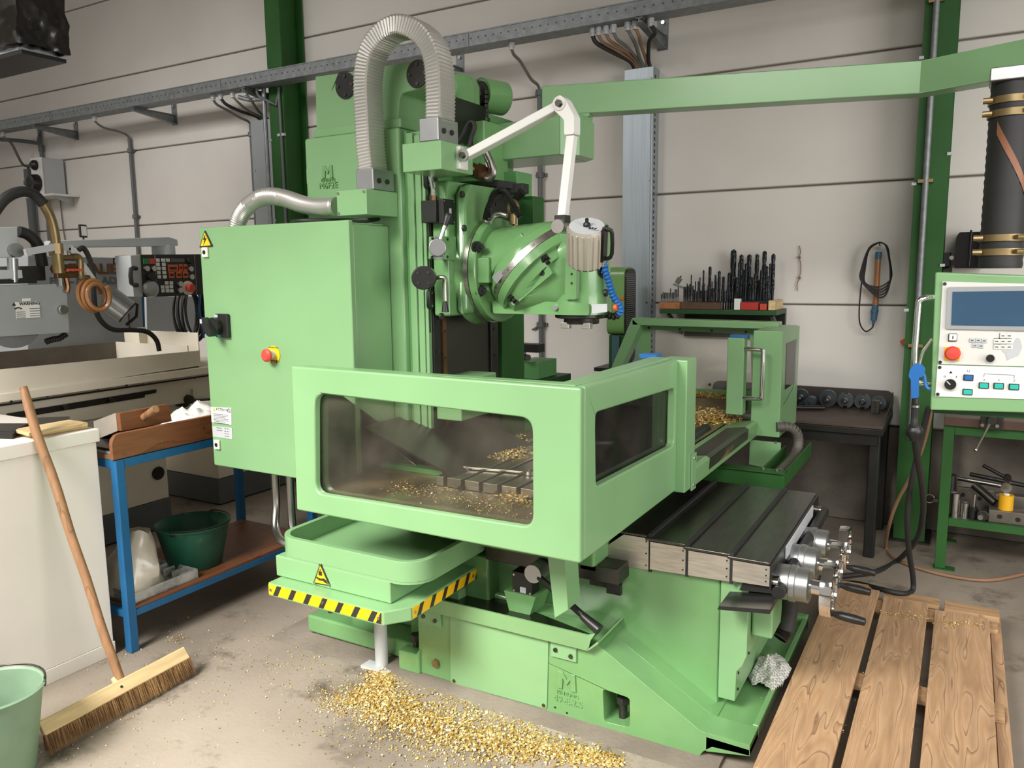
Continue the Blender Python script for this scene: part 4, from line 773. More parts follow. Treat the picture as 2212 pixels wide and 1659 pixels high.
P(MB().lathe([(0, .016), (.018, .015), (.026, .008), (.027, .0), (.022, -.006), (0, -.006)], (v.x, YD-.032, v.z), (0, -1, 0), 28), 'stop_button', RED, k)
text('STOP', .016, (v.x+.008, YD-.0035, v.z-.028), (1, 0, 0), (0, 0, 1), BLACK, k, .0004, 'lettering', bold=.0006); text('NOODSTOP', .009, (v.x+.006, YD-.0035, v.z+.029), (1, 0, 0), (0, 0, 1), BLACK, k, .0004, 'lettering')
k = P(MB().prism([D(456, 879), D(500, 881), D(501, 918), D(458, 912)], 'y', YD-.002, YD), 'caution_label', WHITE, EC); v = A(478, 887, Y=YD)
text('ATTENTIE !', .017, (v.x+.012, YD-.0025, v.z+.004), (1, 0, 0), (0, 0, 1), BLACK, k, .0003, 'lettering'); P(MB().prism([(v.x-.05, v.z-.006), (v.x-.034, v.z-.006), (v.x-.042, v.z+.012)], 'y', YD-.0028, YD-.002), 'label_triangle', YEL, k)
m = MB()
for i in range(7): m.box(v.x-.05, v.x+.045-.02*(i % 3 == 2), YD-.0024, YD-.002, v.z-.016-.0065*i, v.z-.0185-.0065*i)
P(m, 'label_small_print', DGREY, k, kind='stuff')
ring_ = MB().lathe([(.008, 0), (.010, 0), (.010, .0006), (.008, .0006), (.008, 0)], (v.x+.052, YD-.002, v.z+.004), (0, -1, 0), 18).bar((v.x+.046, YD-.0024, v.z+.01), (v.x+.058, YD-.0024, v.z-.002), .002, .001); P(ring_, 'prohibition_mark', BLACK, k)
k = P(MB().prism([D(459, 920), D(502, 924), D(503, 949), D(461, 943)], 'y', YD-.002, YD), 'type_plate', LGREY, EC); v = A(481, 934, Y=YD); m = MB()
for i in range(4): m.box(v.x-.035, v.x-.0, YD-.0024, YD-.002, v.z+.02-.011*i, v.z+.017-.011*i) if i < 2 else None; m.box(v.x+.015, v.x+.024, YD-.0024, YD-.002, v.z+.02-.011*i, v.z+.017-.011*i); m.box(v.x+.03, v.x+.04, YD-.0024, YD-.002, v.z+.02-.011*i, v.z+.017-.011*i)
P(m, 'plate_print', DGREY, k, kind='stuff')
P(MB().tube([(-2.60, 2.42, .77), (-2.60, 2.42, .60), (-2.57, 2.38, .50), (-2.48, 2.33, .465), (-2.36, 2.33, .46)], .018, 12), 'cable_conduit', STEEL, EC); P(MB().tube([(-2.53, 2.44, .77), (-2.53, 2.44, .55), (-2.50, 2.42, .44), (-2.44, 2.40, .38), (-2.40, 2.40, .33)], .018, 12), 'cable_conduit', STEEL, EC)
jb = P(MB().box(-2.36, -2.24, 2.30, 2.40, .49, .56), 'junction_box', BLUEP, MM, bevel=.006); P(MB().box(-2.36, -2.26, 2.297, 2.39, .43, .489), 'terminal_box', BRONZE, jb, bevel=.003); P(MB().box(-2.35, -2.2, 2.33, 2.38, .40, .43), 'box_foot', GI, jb)
P(MB().box(-2.46, -2.30, 2.55, 3.2, .10, .8), 'column_skirt', GDD)
# ================================================================ WORK LAMP
WL = thing('work_lamp', 'white jointed machine lamp with a ribbed silver head and black handle, over the milling head', 'lamp', A(985, 335, Y=2.55))
def Lp(x, y, Y=2.52): return A(x, y, Y=Y)
b0 = Lp(985, 338); P(MB().box(b0.x-.035, b0.x+.03, 2.50, 2.56, b0.z-.05, b0.z+.035), 'lamp_mount', WHITE, WL, bevel=.006); c = Lp(967, 335); P(MB().cyl(c, c+Vector((.035, 0, 0)), .022, n=6), 'cable_gland', WHITE, WL)
J0, J1, J2 = Lp(1008, 337), Lp(1215, 226), Lp(1215, 490)
P(MB().bar(J0, J1, .030, .046, up=(0, 1, 0)), 'lower_arm', WHITE, WL, bevel=.004)
kn = J1+Vector((.033, 0, -.055)); P(MB().prism(rquad([(J1.x-.025, J1.z+.0), (J1.x, J1.z+.028), (J1.x+.02, J1.z+.015), (kn.x+.022, kn.z+.01), (kn.x+.022, kn.z-.05), (kn.x-.015, kn.z-.05), (kn.x-.015, kn.z), (J1.x-.02, J1.z-.02)], .008), 'y', 2.495, 2.545), 'elbow', WHITE, WL, bevel=.004)
kb = Vector((kn.x+.003, 2.52, kn.z-.05)); P(MB().bar(kb, J2+Vector((.0, 0, .02)), .030, .036, up=(0, 1, 0)), 'upper_arm', WHITE, WL, bevel=.004)
for q in (J0, J1): k = P(MB().cyl(q+VY*-.028, q+VY*-.022, .024, n=20), 'joint_washer', STEEL, WL); P(MB().hexnut(q-VY*.028, (0, -1, 0), .012, .009), 'joint_nut', DKST, k)
P(MB().box(J2.x-.02, J2.x+.02, 2.495, 2.545, J2.z-.01, J2.z+.04), 'arm_end', BLACK, WL, bevel=.003)
P(MB().cyl(J2-VY*.04, J2+VY*.02, .024, n=24), 'swivel_disc', STEEL, WL)
LC = A(1267, 527, Y=2.55); zt, zb = A(1267, 497, Y=2.55).z, A(1267, 572, Y=2.55).z; rL = .060
LA = Vector((.22, -.46, .86)).normalized(); hl = .138; rL = .063; LB = A(1267, 528, Y=2.52)-LA*hl*.5; LU = LA.orthogonal().normalized(); LV = LA.cross(LU)
hdp = P(MB().lathe([(0, hl), (rL*.97, hl), (rL, hl-.006), (rL*.98, 0), (0, 0)], LB, LA, 40), 'lamp_head', LAMPM, WL)
for k in range(20): a = 2*math.pi*k/20; rd = LU*math.cos(a)+LV*math.sin(a); P(MB().obox(LB+LA*(hl/2-.004)+rd*rL, rd, LA.cross(rd), LA, .006, .0022, hl/2-.005), 'cooling_fin', LAMPM, hdp)
P(MB().lathe([(0, hl+.0005), (rL*.95, hl+.0005), (rL*.95, hl+.002), (0, hl+.002)], LB, LA, 36), 'lamp_cap', LGREY, hdp)
P(MB().lathe([(0, 0), (rL*.9, 0), (rL*1.0, .006), (0, .006)], LB-LA*.0065, LA, 32), 'lamp_rim', BLACK, hdp)
P(MB().lathe([(0, .028), (.006, .026), (.006, .014), (.012, .008), (.013, 0), (0, 0)], LB+LA*(hl+.002), LA, 16), 'toggle_switch', BLACK, hdp)
ux = Vector((1, 0, 0)); uy = LA.cross(ux).normalized(); tc_ = LB+LA*(hl+.0025)
P(MB().obox(tc_+ux*-.028+uy*.018, (ux+uy*.45).normalized(), LA.cross((ux+uy*.45).normalized()), LA, .020, .009, .0004), 'head_label', CREAM, hdp); P(MB().obox(tc_+ux*-.022+uy*.004, (ux+uy*.45).normalized(), LA.cross((ux+uy*.45).normalized()), LA, .014, .004, .0004), 'head_label', BLKM, hdp)
for k in range(3): P(MB().obox(tc_+ux*(.018+.012*k)+uy*(-.018-.004*k), ux, uy, LA, .004, .005, .0004), 'head_marking', BLACK, hdp)
hs = LB+ux*rL+uy*.0; P(MB().tube([hs+LA*(hl-.012)-ux*.004, hs+LA*(hl-.016)+ux*.018, hs+LA*(hl-.03)+ux*.030, hs+LA*.03+ux*.032, hs+LA*.012+ux*.018, hs+LA*.014-ux*.004], .007, 8, sub=2), 'lamp_handle', BLACK, WL); P(MB().obox(hs+LA*hl/2+ux*.003, ux, uy, LA, .005, .020, hl/2-.008), 'handle_base', BLACK, WL)
P(MB().cyl(J2, (LC.x-rL*.9, 2.55, J2.z), .012, n=12), 'swivel_pin', STEEL, WL)
# ================================================================ CONTROL PENDANT
CP = thing('control_pendant', 'green hanging control panel with screen and buttons on a black hose and long green boom', 'control panel', (-.05, 3.3, 1.08))
zB0, zB1 = 2.275, 2.40
bt = [(-1.66, 3.13), (-1.62, 3.20), (-1.66, 3.28), (-.2, 3.70), (.22, 3.58), (.20, 3.47), (-.205, 3.605)]
q0, q1, q2 = A(1170, 186, Z=zB1), A(1990, 130, Z=zB1), A(2260, 74, Z=zB1)
w_ = .10
def off(a, b): d = (b-a).normalized(); return Vector((-d.y, d.x, 0))
o1, o2 = off(q0, q1)*w_, off(q1, q2)*w_
poly = [(q0.x, q0.y), (q1.x, q1.y), (q2.x, q2.y), (q2.x+o2.x, q2.y+o2.y), (q1.x+(o1.x+o2.x)/2, q1.y+(o1.y+o2.y)/2), (q0.x+o1.x, q0.y+o1.y)]
boom = P(MB().prism(poly, 'z', zB0, zB1), 'boom_arm', G, CP, bevel=.004)
d_ = (q1-q0).normalized()
P(MB().prism([(q0.x+.01*d_.x, q0.y+.01*d_.y), (q0.x+.21*d_.x, q0.y+.21*d_.y), (q0.x+.21*d_.x+o1.x, q0.y+.21*d_.y+o1.y), (q0.x+.01*d_.x+o1.x, q0.y+.01*d_.y+o1.y)], 'z', 2.262, zB0), 'boom_foot', G, CP)
hc = (A(2176, 165, Y=3.52), A(2166, 578, Y=3.50)); hx_, hy_ = .095, 3.39
P(MB().box(hx_-.07, hx_+.07, hy_-.08, hy_+.06, 2.235, 2.28), 'hose_socket', ALU, CP, bevel=.004)
zt, zb = 2.235, 1.592; nr = 44; vs_ = []
prof = [(.0705 if i % 2 else .068, zb+(zt-zb)*i/nr) for i in range(nr+1)]
P(MB().lathe([(0, zb)]+prof+[(0, zt)], (hx_+.005, hy_, 0), (0, 0, 1), 28), 'flexible_hose', RUB, CP)
m = MB(); hp_ = [(hx_+.005+.0715*math.cos(t), hy_+.0715*math.sin(t), z) for t, z in [(-2.2+2.6*i/24, 2.08-.36*i/24) for i in range(25)]]
P(MB().add([Vector(p)+Vector((0, 0, dz)) for p in hp_ for dz in (-.022, .022)], [(2*i, 2*i+1, 2*i+3, 2*i+2) for i in range(24)]), 'brown_tape', mat('brown_tape', '8A5A40', .5), CP)
for z in (2.175, 2.13, 1.70, 1.65):
    k = P(MB().lathe([(.072, -.012), (.0755, -.012), (.0755, .012), (.072, .012), (.072, -.012)], (hx_+.005, hy_, z), (0, 0, 1), 30), 'hose_clamp', BRASS, CP); P(MB().cyl((hx_-.085, hy_-.05, z), (hx_-.055, hy_-.05, z), .011, n=10), 'clamp_screw', BRASS, k); P(MB().cyl((hx_+.045, hy_-.08, z), (hx_+.065, hy_-.065, z), .009, n=10), 'clamp_screw', BRASS, k)
# box: front plane through real corners
YP = 3.28
def Q(x, y, dy=0): v = A(x, y, Y=YP+dy); return v
cf0, cf1, cf2, cf3 = Q(2020, 588), Q(2350, 600), Q(2350, 896), Q(2009, 886)
outer = [(cf3.x, cf3.z), (cf2.x, cf2.z), (cf1.x, cf1.z), (cf0.x+.0, cf0.z)]
bx3 = P(MB().prism(outer, 'y', YP, YP+.20), 'panel_box', G, CP, bevel=.006)
f1 = P(MB().prism([(lambda q: (q.x, q.z))(Q(x, y)) for x, y in ((2036, 608), (2340, 616), (2340, 795), (2026, 786))], 'y', YP-.006, YP-.0005), 'screen_panel', PANELW, CP, bevel=.001)
f2 = P(MB().prism([(lambda q: (q.x, q.z))(Q(x, y)) for x, y in ((2025, 788), (2340, 797), (2340, 866), (2020, 856))], 'y', YP-.006, YP-.0005), 'button_panel', WHITE, CP, bevel=.001)
def qp(l, y0, y1, name, mt, par, r=0, **k):
    pl = [(lambda q: (q.x, q.z))(Q(x, y)) for x, y in l]; return P(MB().prism(rquad(pl, r) if r else pl, 'y', y0, y1), name, mt, par, **k)
bz = qp(((2047, 620), (2225, 618), (2225, 714), (2043, 710)), YP-.016, YP-.006, 'screen_bezel', MGREY, f1, .008, bevel=.003)
qp(((2058, 630), (2212, 628), (2212, 704), (2055, 702)), YP-.018, YP-.016, 'screen_glass', SCREEN, f1)
for x, y, p_ in ((2041, 613, f1), (2031, 782, f1), (2030, 793, f2), (2026, 851, f2)): v = Q(x, y); P(MB().cyl((v.x, YP-.006, v.z), (v.x, YP-.010, v.z), .006, n=10), 'panel_screw', DKST, p_)
qp(((2049, 720), (2068, 720), (2067, 737), (2048, 737)), YP-.012, YP-.006, 'power_button', BLACK, f1, .004); v = Q(2058.5, 728); P(MB().box(v.x-.012, v.x+.012, YP-.016, YP-.0121, v.z-.012, v.z+.012), 'button_cap', WHITE, f1, bevel=.002); P(MB().box(v.x-.0015, v.x+.0015, YP-.0165, YP-.016, v.z-.006, v.z+.006), 'button_mark', BLACK, f1)
k = qp(((2040, 749), (2074, 750), (2073, 779), (2039, 778)), YP-.010, YP-.006, 'stop_plate', YEL, f1, .004); v = Q(2058, 762); P(MB().lathe([(0, .028), (.020, .026), (.026, .018), (.026, .012), (.015, .008), (.015, 0), (0, 0)], (v.x, YP-.010, v.z), (0, -1, 0), 26), 'emergency_button', RED, f1)
for i, (x, y) in enumerate(((2100, 735), (2113, 735), (2126, 736), (2106, 746), (2119, 747))): v = Q(x, y); k = P(MB().box(v.x-.009, v.x+.009, YP-.010, YP-.0061, v.z-.008, v.z+.008), 'membrane_key', LGREY, f1, bevel=.002); P(MB().box(v.x-.004, v.x+.004, YP-.0105, YP-.0101, v.z-.002, v.z+.002), 'key_mark', DGREY, f1)
for r_ in range(3):
    for c_ in range(3):
        if r_ == 0 and c_ == 0: continue
        v = Q(2153+13.5*c_, 725+12*r_); k = P(MB().box(v.x-.010, v.x+.010, YP-.010, YP-.0061, v.z-.009, v.z+.009), 'axis_key', PANELW, f1, bevel=.002); P(MB().box(v.x-.005, v.x+.005, YP-.0105, YP-.0101, v.z-.0015, v.z+.0015), 'key_mark', BLACK, f1)
for r_ in (1, 2): a_, b_ = Q(2147, 719+12*(r_-.0)), Q(2185, 719.5+12*r_); P(MB().box(a_.x, b_.x, YP-.0075, YP-.0062, a_.z-.0012, a_.z+.0012), 'key_divider', BLACK, f1)
for c_ in (1, 2): a_, b_ = Q(2146.5+13.5*c_, 719), Q(2146.5+13.5*c_, 755); P(MB().box(a_.x-.0012, a_.x+.0012, YP-.0075, YP-.0062, b_.z, a_.z), 'key_divider', BLACK, f1)
v = Q(2139, 773); P(MB().cyl((v.x, YP-.006, v.z), (v.x, YP-.022, v.z), .013, n=20), 'override_knob', BLKM, f1); P(MB().lathe([(.017, 0), (.0185, 0), (.0185, .0008), (.017, .0008), (.017, 0)], (v.x, YP-.006, v.z), (0, -1, 0), 24), 'knob_scale', WHITE, f1)
qp(((2164, 757), (2173, 745), (2190, 741), (2196, 730), (2203, 731), (2208, 750), (2200, 768), (2186, 773), (2176, 778), (2172, 764)), YP-.0075, YP-.0061, 'worn_sticker', LGREY, f1)
v = Q(2053, 829); P(MB().cyl((v.x, YP-.006, v.z), (v.x, YP-.024, v.z), .019, n=24), 'rotary_switch', BLKM, f2); P(MB().bar((v.x-.012, YP-.0245, v.z+.012), (v.x, YP-.0245, v.z), .003, .002, up=(0, 1, 0)), 'switch_pointer', WHITE, f2)
qp(((2050, 806), (2058, 806), (2054, 801)), YP-.0068, YP-.0061, 'panel_mark', BLACK, f2); v = Q(2066, 814); P(MB().box(v.x-.001, v.x+.001, YP-.0068, YP-.0061, v.z-.004, v.z+.004), 'panel_mark', BLACK, f2); v = Q(2041, 813); P(MB().lathe([(.002, 0), (.0035, 0), (.0035, .0006), (.002, .0006), (.002, 0)], (v.x, YP-.0062, v.z), (0, -1, 0), 14), 'panel_mark', DGREY, f2)
for x, y, mt in ((2092, 815, BLUEP), (2090, 846, TEAL), (2125, 832, TEAL), (2157, 833, TEAL), (2190, 835, TEAL)):
    v = Q(x, y); k = P(MB().box(v.x-.016, v.x+.016, YP-.013, YP-.006, v.z-.011, v.z+.011), 'push_button', BLKM, f2, bevel=.002); P(MB().box(v.x-.013, v.x+.013, YP-.017, YP-.0131, v.z-.0085, v.z+.0085), 'button_lens', mt, f2, bevel=.002)
for t_, x, y in (('X', 2126, 821), ('Y', 2158, 822), ('Z', 2191, 823)): text(t_, .011, Q(x, y, -.0065), (1, 0, 0), (0, 0, 1), DGREY, f2, .0003)
m = MB(); a_, b_ = Q(2126, 807), Q(2191, 809); P(MB().box(a_.x, b_.x, YP-.0068, YP-.0061, a_.z-.0008, a_.z+.0008), 'panel_mark', DGREY, f2); P(MB().box(a_.x-.0008, a_.x+.0008, YP-.0068, YP-.0061, a_.z-.012, a_.z-.0008), 'panel_mark', DGREY, f2); P(MB().box(b_.x-.0008, b_.x+.0008, YP-.0068, YP-.0061, a_.z-.012, a_.z-.0008), 'panel_mark', DGREY, f2)
text('U', .014, Q(2092, 802, -.0065), (1, 0, 0), (0, 0, 1), DGREY, f2, .0003)
hb_ = [Q(2020, 642, .02), Q(1998, 643, -.03), Q(1986, 650, -.04), Q(1983, 670, -.04), Q(1975, 775, -.04), Q(1975, 815, -.04), Q(1984, 827, -.03), Q(2010, 828, .02)]
P(MB().tube(hb_, .011, 12, sub=3), 'grab_handle', CHROME, CP)
P(MB().box(-.085, .30, 3.33, 3.45, 1.055, 1.082), 'box_foot', GDD, CP)
# ================================================================ LEFT SIDE
def yz(l, X): return [(v.y, v.z) for v in (at(x, y, X=X) for x, y in l)]
# ---- surface grinder
SG = thing('surface_grinder', 'cream and grey surface grinder behind the white cabinet and blue table', 'grinder', (-4.4, 2.5, 0))
def S(mb, name, mt, parent=None, **k): return build(mb, name, mt, parent or SG, **k)
S(MB().box(-5.2, -4.36, 1.2, 3.165, .19, .78), 'base_cabinet', CREAM, bevel=.006)
S(MB().box(-5.2, -4.355, 1.2, 3.17, .012, .188), 'base_plinth', DGREY, bevel=.004)
v = at(341, 1022, X=-4.36); vt = S(MB().cyl((-4.359, v.y, v.z), (-4.352, v.y, v.z), .042, n=28), 'round_vent', BLACK); S(MB().box(-4.352, -4.350, v.y-.022, v.y+.022, v.z-.022, v.z+.022), 'vent_plate', BLKM, vt)
S(MB().box(-5.2, -4.44, 3.62, 4.6, .19, .62), 'coolant_tank', CREAM, bevel=.005); S(MB().box(-5.2, -4.435, 3.615, 4.6, .012, .188), 'tank_plinth', DGREY)
for q in ((-4.75, .52), (-4.66, .54)): S(MB().tube([(-4.9, 3.4, .50), (q[0], 3.55, q[1]-.02), (q[0]+.03, 3.62, q[1]), (q[0]+.03, 3.66, q[1])], .022, 10), 'coolant_pipe', DKST)
S(MB().box(-5.1, -4.0, 1.2, 3.1, .78, .90), 'saddle', CREAM, bevel=.006)
# bed side bands, table and splash tray
XB = -3.92
S(MB().box(-4.9, XB, 1.0, 3.35, .86, 1.00), 'table_side', CREAM, bevel=.004)
S(MB().box(-4.9, XB+.03, 1.0, 3.42, 1.0005, 1.012), 'table_gap', BLACK)
S(MB().prism([(-4.9, 1.013), (XB+.05, 1.013), (XB+.11, 1.03), (XB+.11, 1.068), (XB+.10, 1.07), (-4.9, 1.07)], 'y', 1.0, 3.45), 'tray_lip', CREAM, bevel=.003)
XT = XB+.10
tray = S(MB().prism(yz(((-60, 836), (432, 756), (432, 789), (-60, 866)), XT), 'x', XT-.012, XT), 'tray_front', CREAM, bevel=.003)
v0, v1 = at(0, 795, X=XT), at(432, 757, X=XT)
S(MB().prism(yz(((-80, 806), (432, 757), (432, 790), (-80, 866)), XT), 'x', XT-.012, XT-.0005), 'tray_front', CREAM)
S(MB().box(-4.5, XT-.013, 1.0, v1.y, 1.071, 1.085), 'tray_floor', mat('grinder_tray_shaded', '6B6257', .5, var=.2)); S(MB().box(-4.51, -4.50, 1.0, v1.y, 1.071, 1.20), 'tray_back', bpy.data.materials['grinder_tray_shaded'])  # tray back gets the dark floor colour, its shadow painted in
S(MB().box(-4.5, XT-.001, v1.y-.008, v1.y, 1.071, 1.27), 'tray_end', CREAM, bevel=.003); S(MB().box(-4.499, XT-.02, 2.975, 2.983, 1.0855, 1.20), 'splash_corner', CREAM)
S(MB().box(-4.29, -4.28, 2.984, v1.y-.009, 1.086, 1.29), 'splash_plate', CREAM)
S(MB().prism(yz(((14, 893), (335, 841), (335, 848), (310, 853), (310, 858), (14, 898+8)), XB), 'x', XB+.0005, XB+.012), 'stop_rail', BLKM)
for q in ((237, 864), (138, 879)): v = at(*q, X=XB+.012); S(MB().cyl((XB+.012, v.y, v.z), (XB+.035, v.y, v.z), .014, n=16), 'stop_knob', DKST)
for q in ((24, 868), (273, 833), (102, 859), (212, 844), (309, 831), (420, 816)): v = at(*q, X=XB+.1105); S(MB().cyl((v.x, v.y, v.z), (v.x+.003, v.y, v.z), .007, n=10), 'table_screw', DKST)
S(MB().prism(yz(((0, 912), (360, 858), (360, 866), (205, 890), (205, 905), (0, 930)), XB-.02), 'x', XB-.06, XB-.01), 'cross_slide', CREAM, bevel=.004)
S(MB().prism(yz(((360, 850), (425, 838), (436, 868), (350, 890)), XB-.06), 'x', XB-.4, XB-.06), 'feed_housing', CREAM, bevel=.006)
v = at(400, 862, X=XB-.02); k = S(MB().cyl((XB-.06, v.y, v.z), (XB-.03, v.y, v.z), .052, n=26).cyl((XB-.03, v.y, v.z), (XB+.03, v.y, v.z), .03, .024, n=18), 'feed_handwheel', DKST)
S(MB().tube([(XB+.02, v.y, v.z), (XB+.02, v.y+.06, v.z-.012), (XB+.02, v.y+.14, v.z-.02)], .007, 8, sub=1), 'feed_crank', DKST, k); S(MB().cyl((XB+.02, v.y+.01, v.z), (XB+.025, v.y+.015, v.z+.06), .008, n=10), 'feed_lever', STEEL, k)
# grey electrical enclosure with lettering
XP = -4.62
S(MB().prism(yz(((60, 552), (272, 557), (280, 735), (60, 800)), XP), 'x', XP-.5, XP), 'grey_enclosure', MGREY, bevel=.004); S(MB().prism(yz(((276, 559), (303, 562), (312, 735), (283, 735)), XP), 'x', XP-.5, XP-.006), 'enclosure_edge', MGREY, bevel=.004)
S(MB().prism(yz(((305, 640), (313, 640), (320, 712), (311, 735)), XP-.02), 'x', XP-.1, XP-.02), 'blue_edge', BLUE)
ga, gb_ = at(132, 585, X=XP), at(262, 572, X=XP); L_ = (gb_-ga).length
text('CHEVALIER', .085, at(193, 582, X=XP+.001), (0, 1, 0), (0, 0, 1), BRONZE, SG, .002, 'maker_lettering', bold=.003, sx=1.12)
text('FSG-1020 ADII', .060, at(189, 607, X=XP+.001), (0, 1, 0), (0, 0, 1), DGREY, SG, .002, 'model_lettering', bold=.002, sx=1.25)
k = S(MB().prism(yz(((244, 557), (266, 557), (266, 571), (244, 571)), XP), 'x', XP+.0003, XP+.002), 'ce_plate', BLACK); text('CE', .042, at(255, 564, X=XP+.0022), (0, 1, 0), (0, 0, 1), LGREY, k, .0005, bold=.001)
v = at(374, 680, X=-4.5); S(MB().prism(yz(((316, 640), (440, 640), (440, 716), (318, 716)), -4.45), 'x', -4.47, -4.45), 'splash_sheet', LGREY)
# wheel head
XH = -3.72
hood = S(MB().prism(rquad(yz(((-60, 618), (143, 613), (150, 718), (-60, 731)), XH), .012), 'x', XH-.16, XH), 'wheel_guard', MGREY, bevel=.008)
wc = at(42, 690, X=XH-.03); S(MB().cyl((XH-.12, wc.y, wc.z), (XH-.06, wc.y, wc.z), .125, n=40), 'grinding_wheel', mat('wheel_abrasive', '77787A', .8, bump=.2)); S(MB().cyl((XH-.05, wc.y-.02, wc.z), (XH-.04, wc.y-.02, wc.z), .13, n=40), 'guard_rim', bpy.data.materials['wheel_abrasive'])
k = S(MB().prism(yz(((32, 653), (84, 651), (87, 685), (36, 689)), XH), 'x', XH, XH+.002), 'warning_plate', WHITE, hood); v = at(58, 656, X=XH+.0023); text('WARNING', .019, v+Vector((0, .012, 0)), (0, 1, 0), (0, 0, 1), BLACK, k, .0003, bold=.0006)
S(MB().prism([(v.y-.065, v.z-.007), (v.y-.048, v.z-.007), (v.y-.0565, v.z+.008)], 'x', XH+.002, XH+.0026), 'plate_triangle', BLACK, k)
m = MB()
for i in range(4): m.box(XH+.002, XH+.0024, v.y-.05, v.y-.01, v.z-.035-.009*i, v.z-.038-.009*i).box(XH+.002, XH+.0024, v.y+.01, v.y+.06, v.z-.022-.011*i, v.z-.025-.011*i)
S(m, 'plate_print', DGREY, k, kind='stuff'); S(MB().tube([(XH+.0025, v.y-.055, v.z-.022), (XH+.0025, v.y-.04, v.z-.016), (XH+.0025, v.y-.025, v.z-.022)], .003, 6), 'plate_arrow', BLACK, k)
S(MB().prism(yz(((48, 645), (66, 644), (66, 650), (48, 651)), XH), 'x', XH, XH+.002), 'small_plate', WHITE, hood)
v = at(132, 669, X=XH); S(MB().cyl((XH, v.y, v.z), (XH+.025, v.y, v.z), .022, n=20), 'guard_knob', STEEL, hood, bevel=.002)
hb = S(MB().prism(yz(((-40, 492), (38, 490), (40, 556), (-40, 558)), XH-.05), 'x', XH-.25, XH-.05), 'head_block', LGREY, bevel=.004); v = at(36, 541, X=XH-.03); S(MB().cyl((XH-.05, v.y, v.z), (XH-.025, v.y, v.z), .032, n=26), 'dresser_knob', ALU, hb); S(MB().cyl((XH-.025, v.y, v.z), (XH-.02, v.y, v.z), .005, n=8), 'knob_pin', STEEL, hb)
a_, b_ = at(27, 558, X=XH-.04), at(29, 610, X=XH-.04); S(MB().cyl(a_, b_, .022, n=18), 'dresser_post', ALU); S(MB().prism(yz(((-30, 583), (48, 583), (50, 601), (-30, 604)), XH-.02), 'x', XH-.1, XH-.02), 'dresser_clamp', LGREY, bevel=.003); S(MB().prism(yz(((40, 575), (98, 574), (100, 606), (40, 606)), XH-.12), 'x', XH-.3, XH-.12), 'head_casting', DKST, bevel=.004)
S(MB().prism(yz(((-30, 605), (80, 604), (80, 612), (-30, 614)), XH-.02), 'x', XH-.14, XH-.02), 'head_plate', BLKM)
# boom and operator panel
XC = -4.0
S(MB().prism(yz(((128, 519), (365, 512), (384, 518), (386, 531), (128, 535)), XC-.1), 'x', XC-.24, XC-.1), 'panel_boom', LGREY, bevel=.006); v = at(358, 540, X=XC-.14); S(MB().cyl((XC-.16, v.y, v.z-.03), (XC-.16, v.y, v.z+.03), .065, n=28).cyl((XC-.16, v.y, v.z-.045), (XC-.16, v.y, v.z-.03), .075, n=28), 'boom_swivel', LGREY)
pb = S(MB().prism(yz(((282, 552), (303, 550), (455, 549), (455, 635), (308, 641), (289, 641)), XC), 'x', XC-.14, XC), 'operator_panel', LGREY, bevel=.006)
S(MB().prism(yz(((303, 550), (452, 549), (452, 636), (309, 642)), XC), 'x', XC, XC+.006), 'panel_face', BLACK, pb)
def pt(x, y): return at(x, y, X=XC+.006)
def key(x, y, s, name, mt, h=.006): v = pt(x, y); return S(MB().box(XC+.0061, XC+.006+h, v.y-s, v.y+s, v.z-s*.85, v.z+s*.85), name, mt, pb)
for x, y in ((340, 562), (352, 562), (362, 562), (340, 571), (353, 571), (342, 580), (353, 580), (342, 589), (354, 589), (343, 598), (355, 598), (359, 611), (369, 611), (350, 620), (360, 620), (369, 619), (351, 628), (361, 628), (370, 628)): key(x, y, .011, 'panel_key', WHITE)
key(315, 564, .018, 'start_button', mat('green_button', '2E7D3A', .4)); key(328, 564, .018, 'stop_button', RED)
for x, y, w_ in ((373, 579, .034), (390, 578, .012), (400, 578, .012), (370, 593, .018), (386, 593, .018), (400, 593, .018)):
    v = pt(x, y); k = S(MB().box(XC+.0061, XC+.010, v.y-w_, v.y+w_, v.z-.020, v.z+.020), 'thumbwheel', ORG, pb); S(MB().box(XC+.0101, XC+.0108, v.y-w_*.7, v.y+w_*.7, v.z-.009, v.z+.006), 'wheel_digits', BLKM, pb)
v = pt(384, 562); S(MB().box(XC+.0061, XC+.008, v.y-.045, v.y+.045, v.z-.010, v.z+.010), 'panel_display', DGREY, pb)
for x, y, r in ((315, 580, .018), (330, 580, .018), (410, 581, .018), (412, 598, .018), (387, 627, .018), (409, 563, .02), (387, 613, .018)): v = pt(x, y); S(MB().cyl((XC+.0061, v.y, v.z), (XC+.022, v.y, v.z), r, r*.85, n=16), 'panel_knob', STEEL if r < .02 else BLKM, pb)
v = pt(325, 624); S(MB().lathe([(0, .022), (.04, .02), (.048, .012), (.05, 0), (0, 0)], (XC+.0061, v.y, v.z), (1, 0, 0), 30), 'large_knob', ALU, pb); v = pt(325, 598); S(MB().cyl((XC+.0061, v.y, v.z), (XC+.03, v.y, v.z), .02, n=16), 'mode_knob', BLKM, pb)
v = pt(406, 622); S(MB().cyl((XC+.0061, v.y, v.z), (XC+.008, v.y, v.z), .042, n=26), 'stop_ring', CREAM, pb); S(MB().cyl((XC+.008, v.y+.006, v.z), (XC+.04, v.y+.006, v.z), .024, n=20), 'emergency_button', RED, pb, bevel=.004)
for x in (335, 421): a_, b_ = pt(x-1, 551), pt(x+4, 639); S(MB().bar((XC+.0065, a_.y, a_.z), (XC+.0065, b_.y, b_.z), .003, .001, up=(1, 0, 0)), 'panel_line', MGREY, pb)
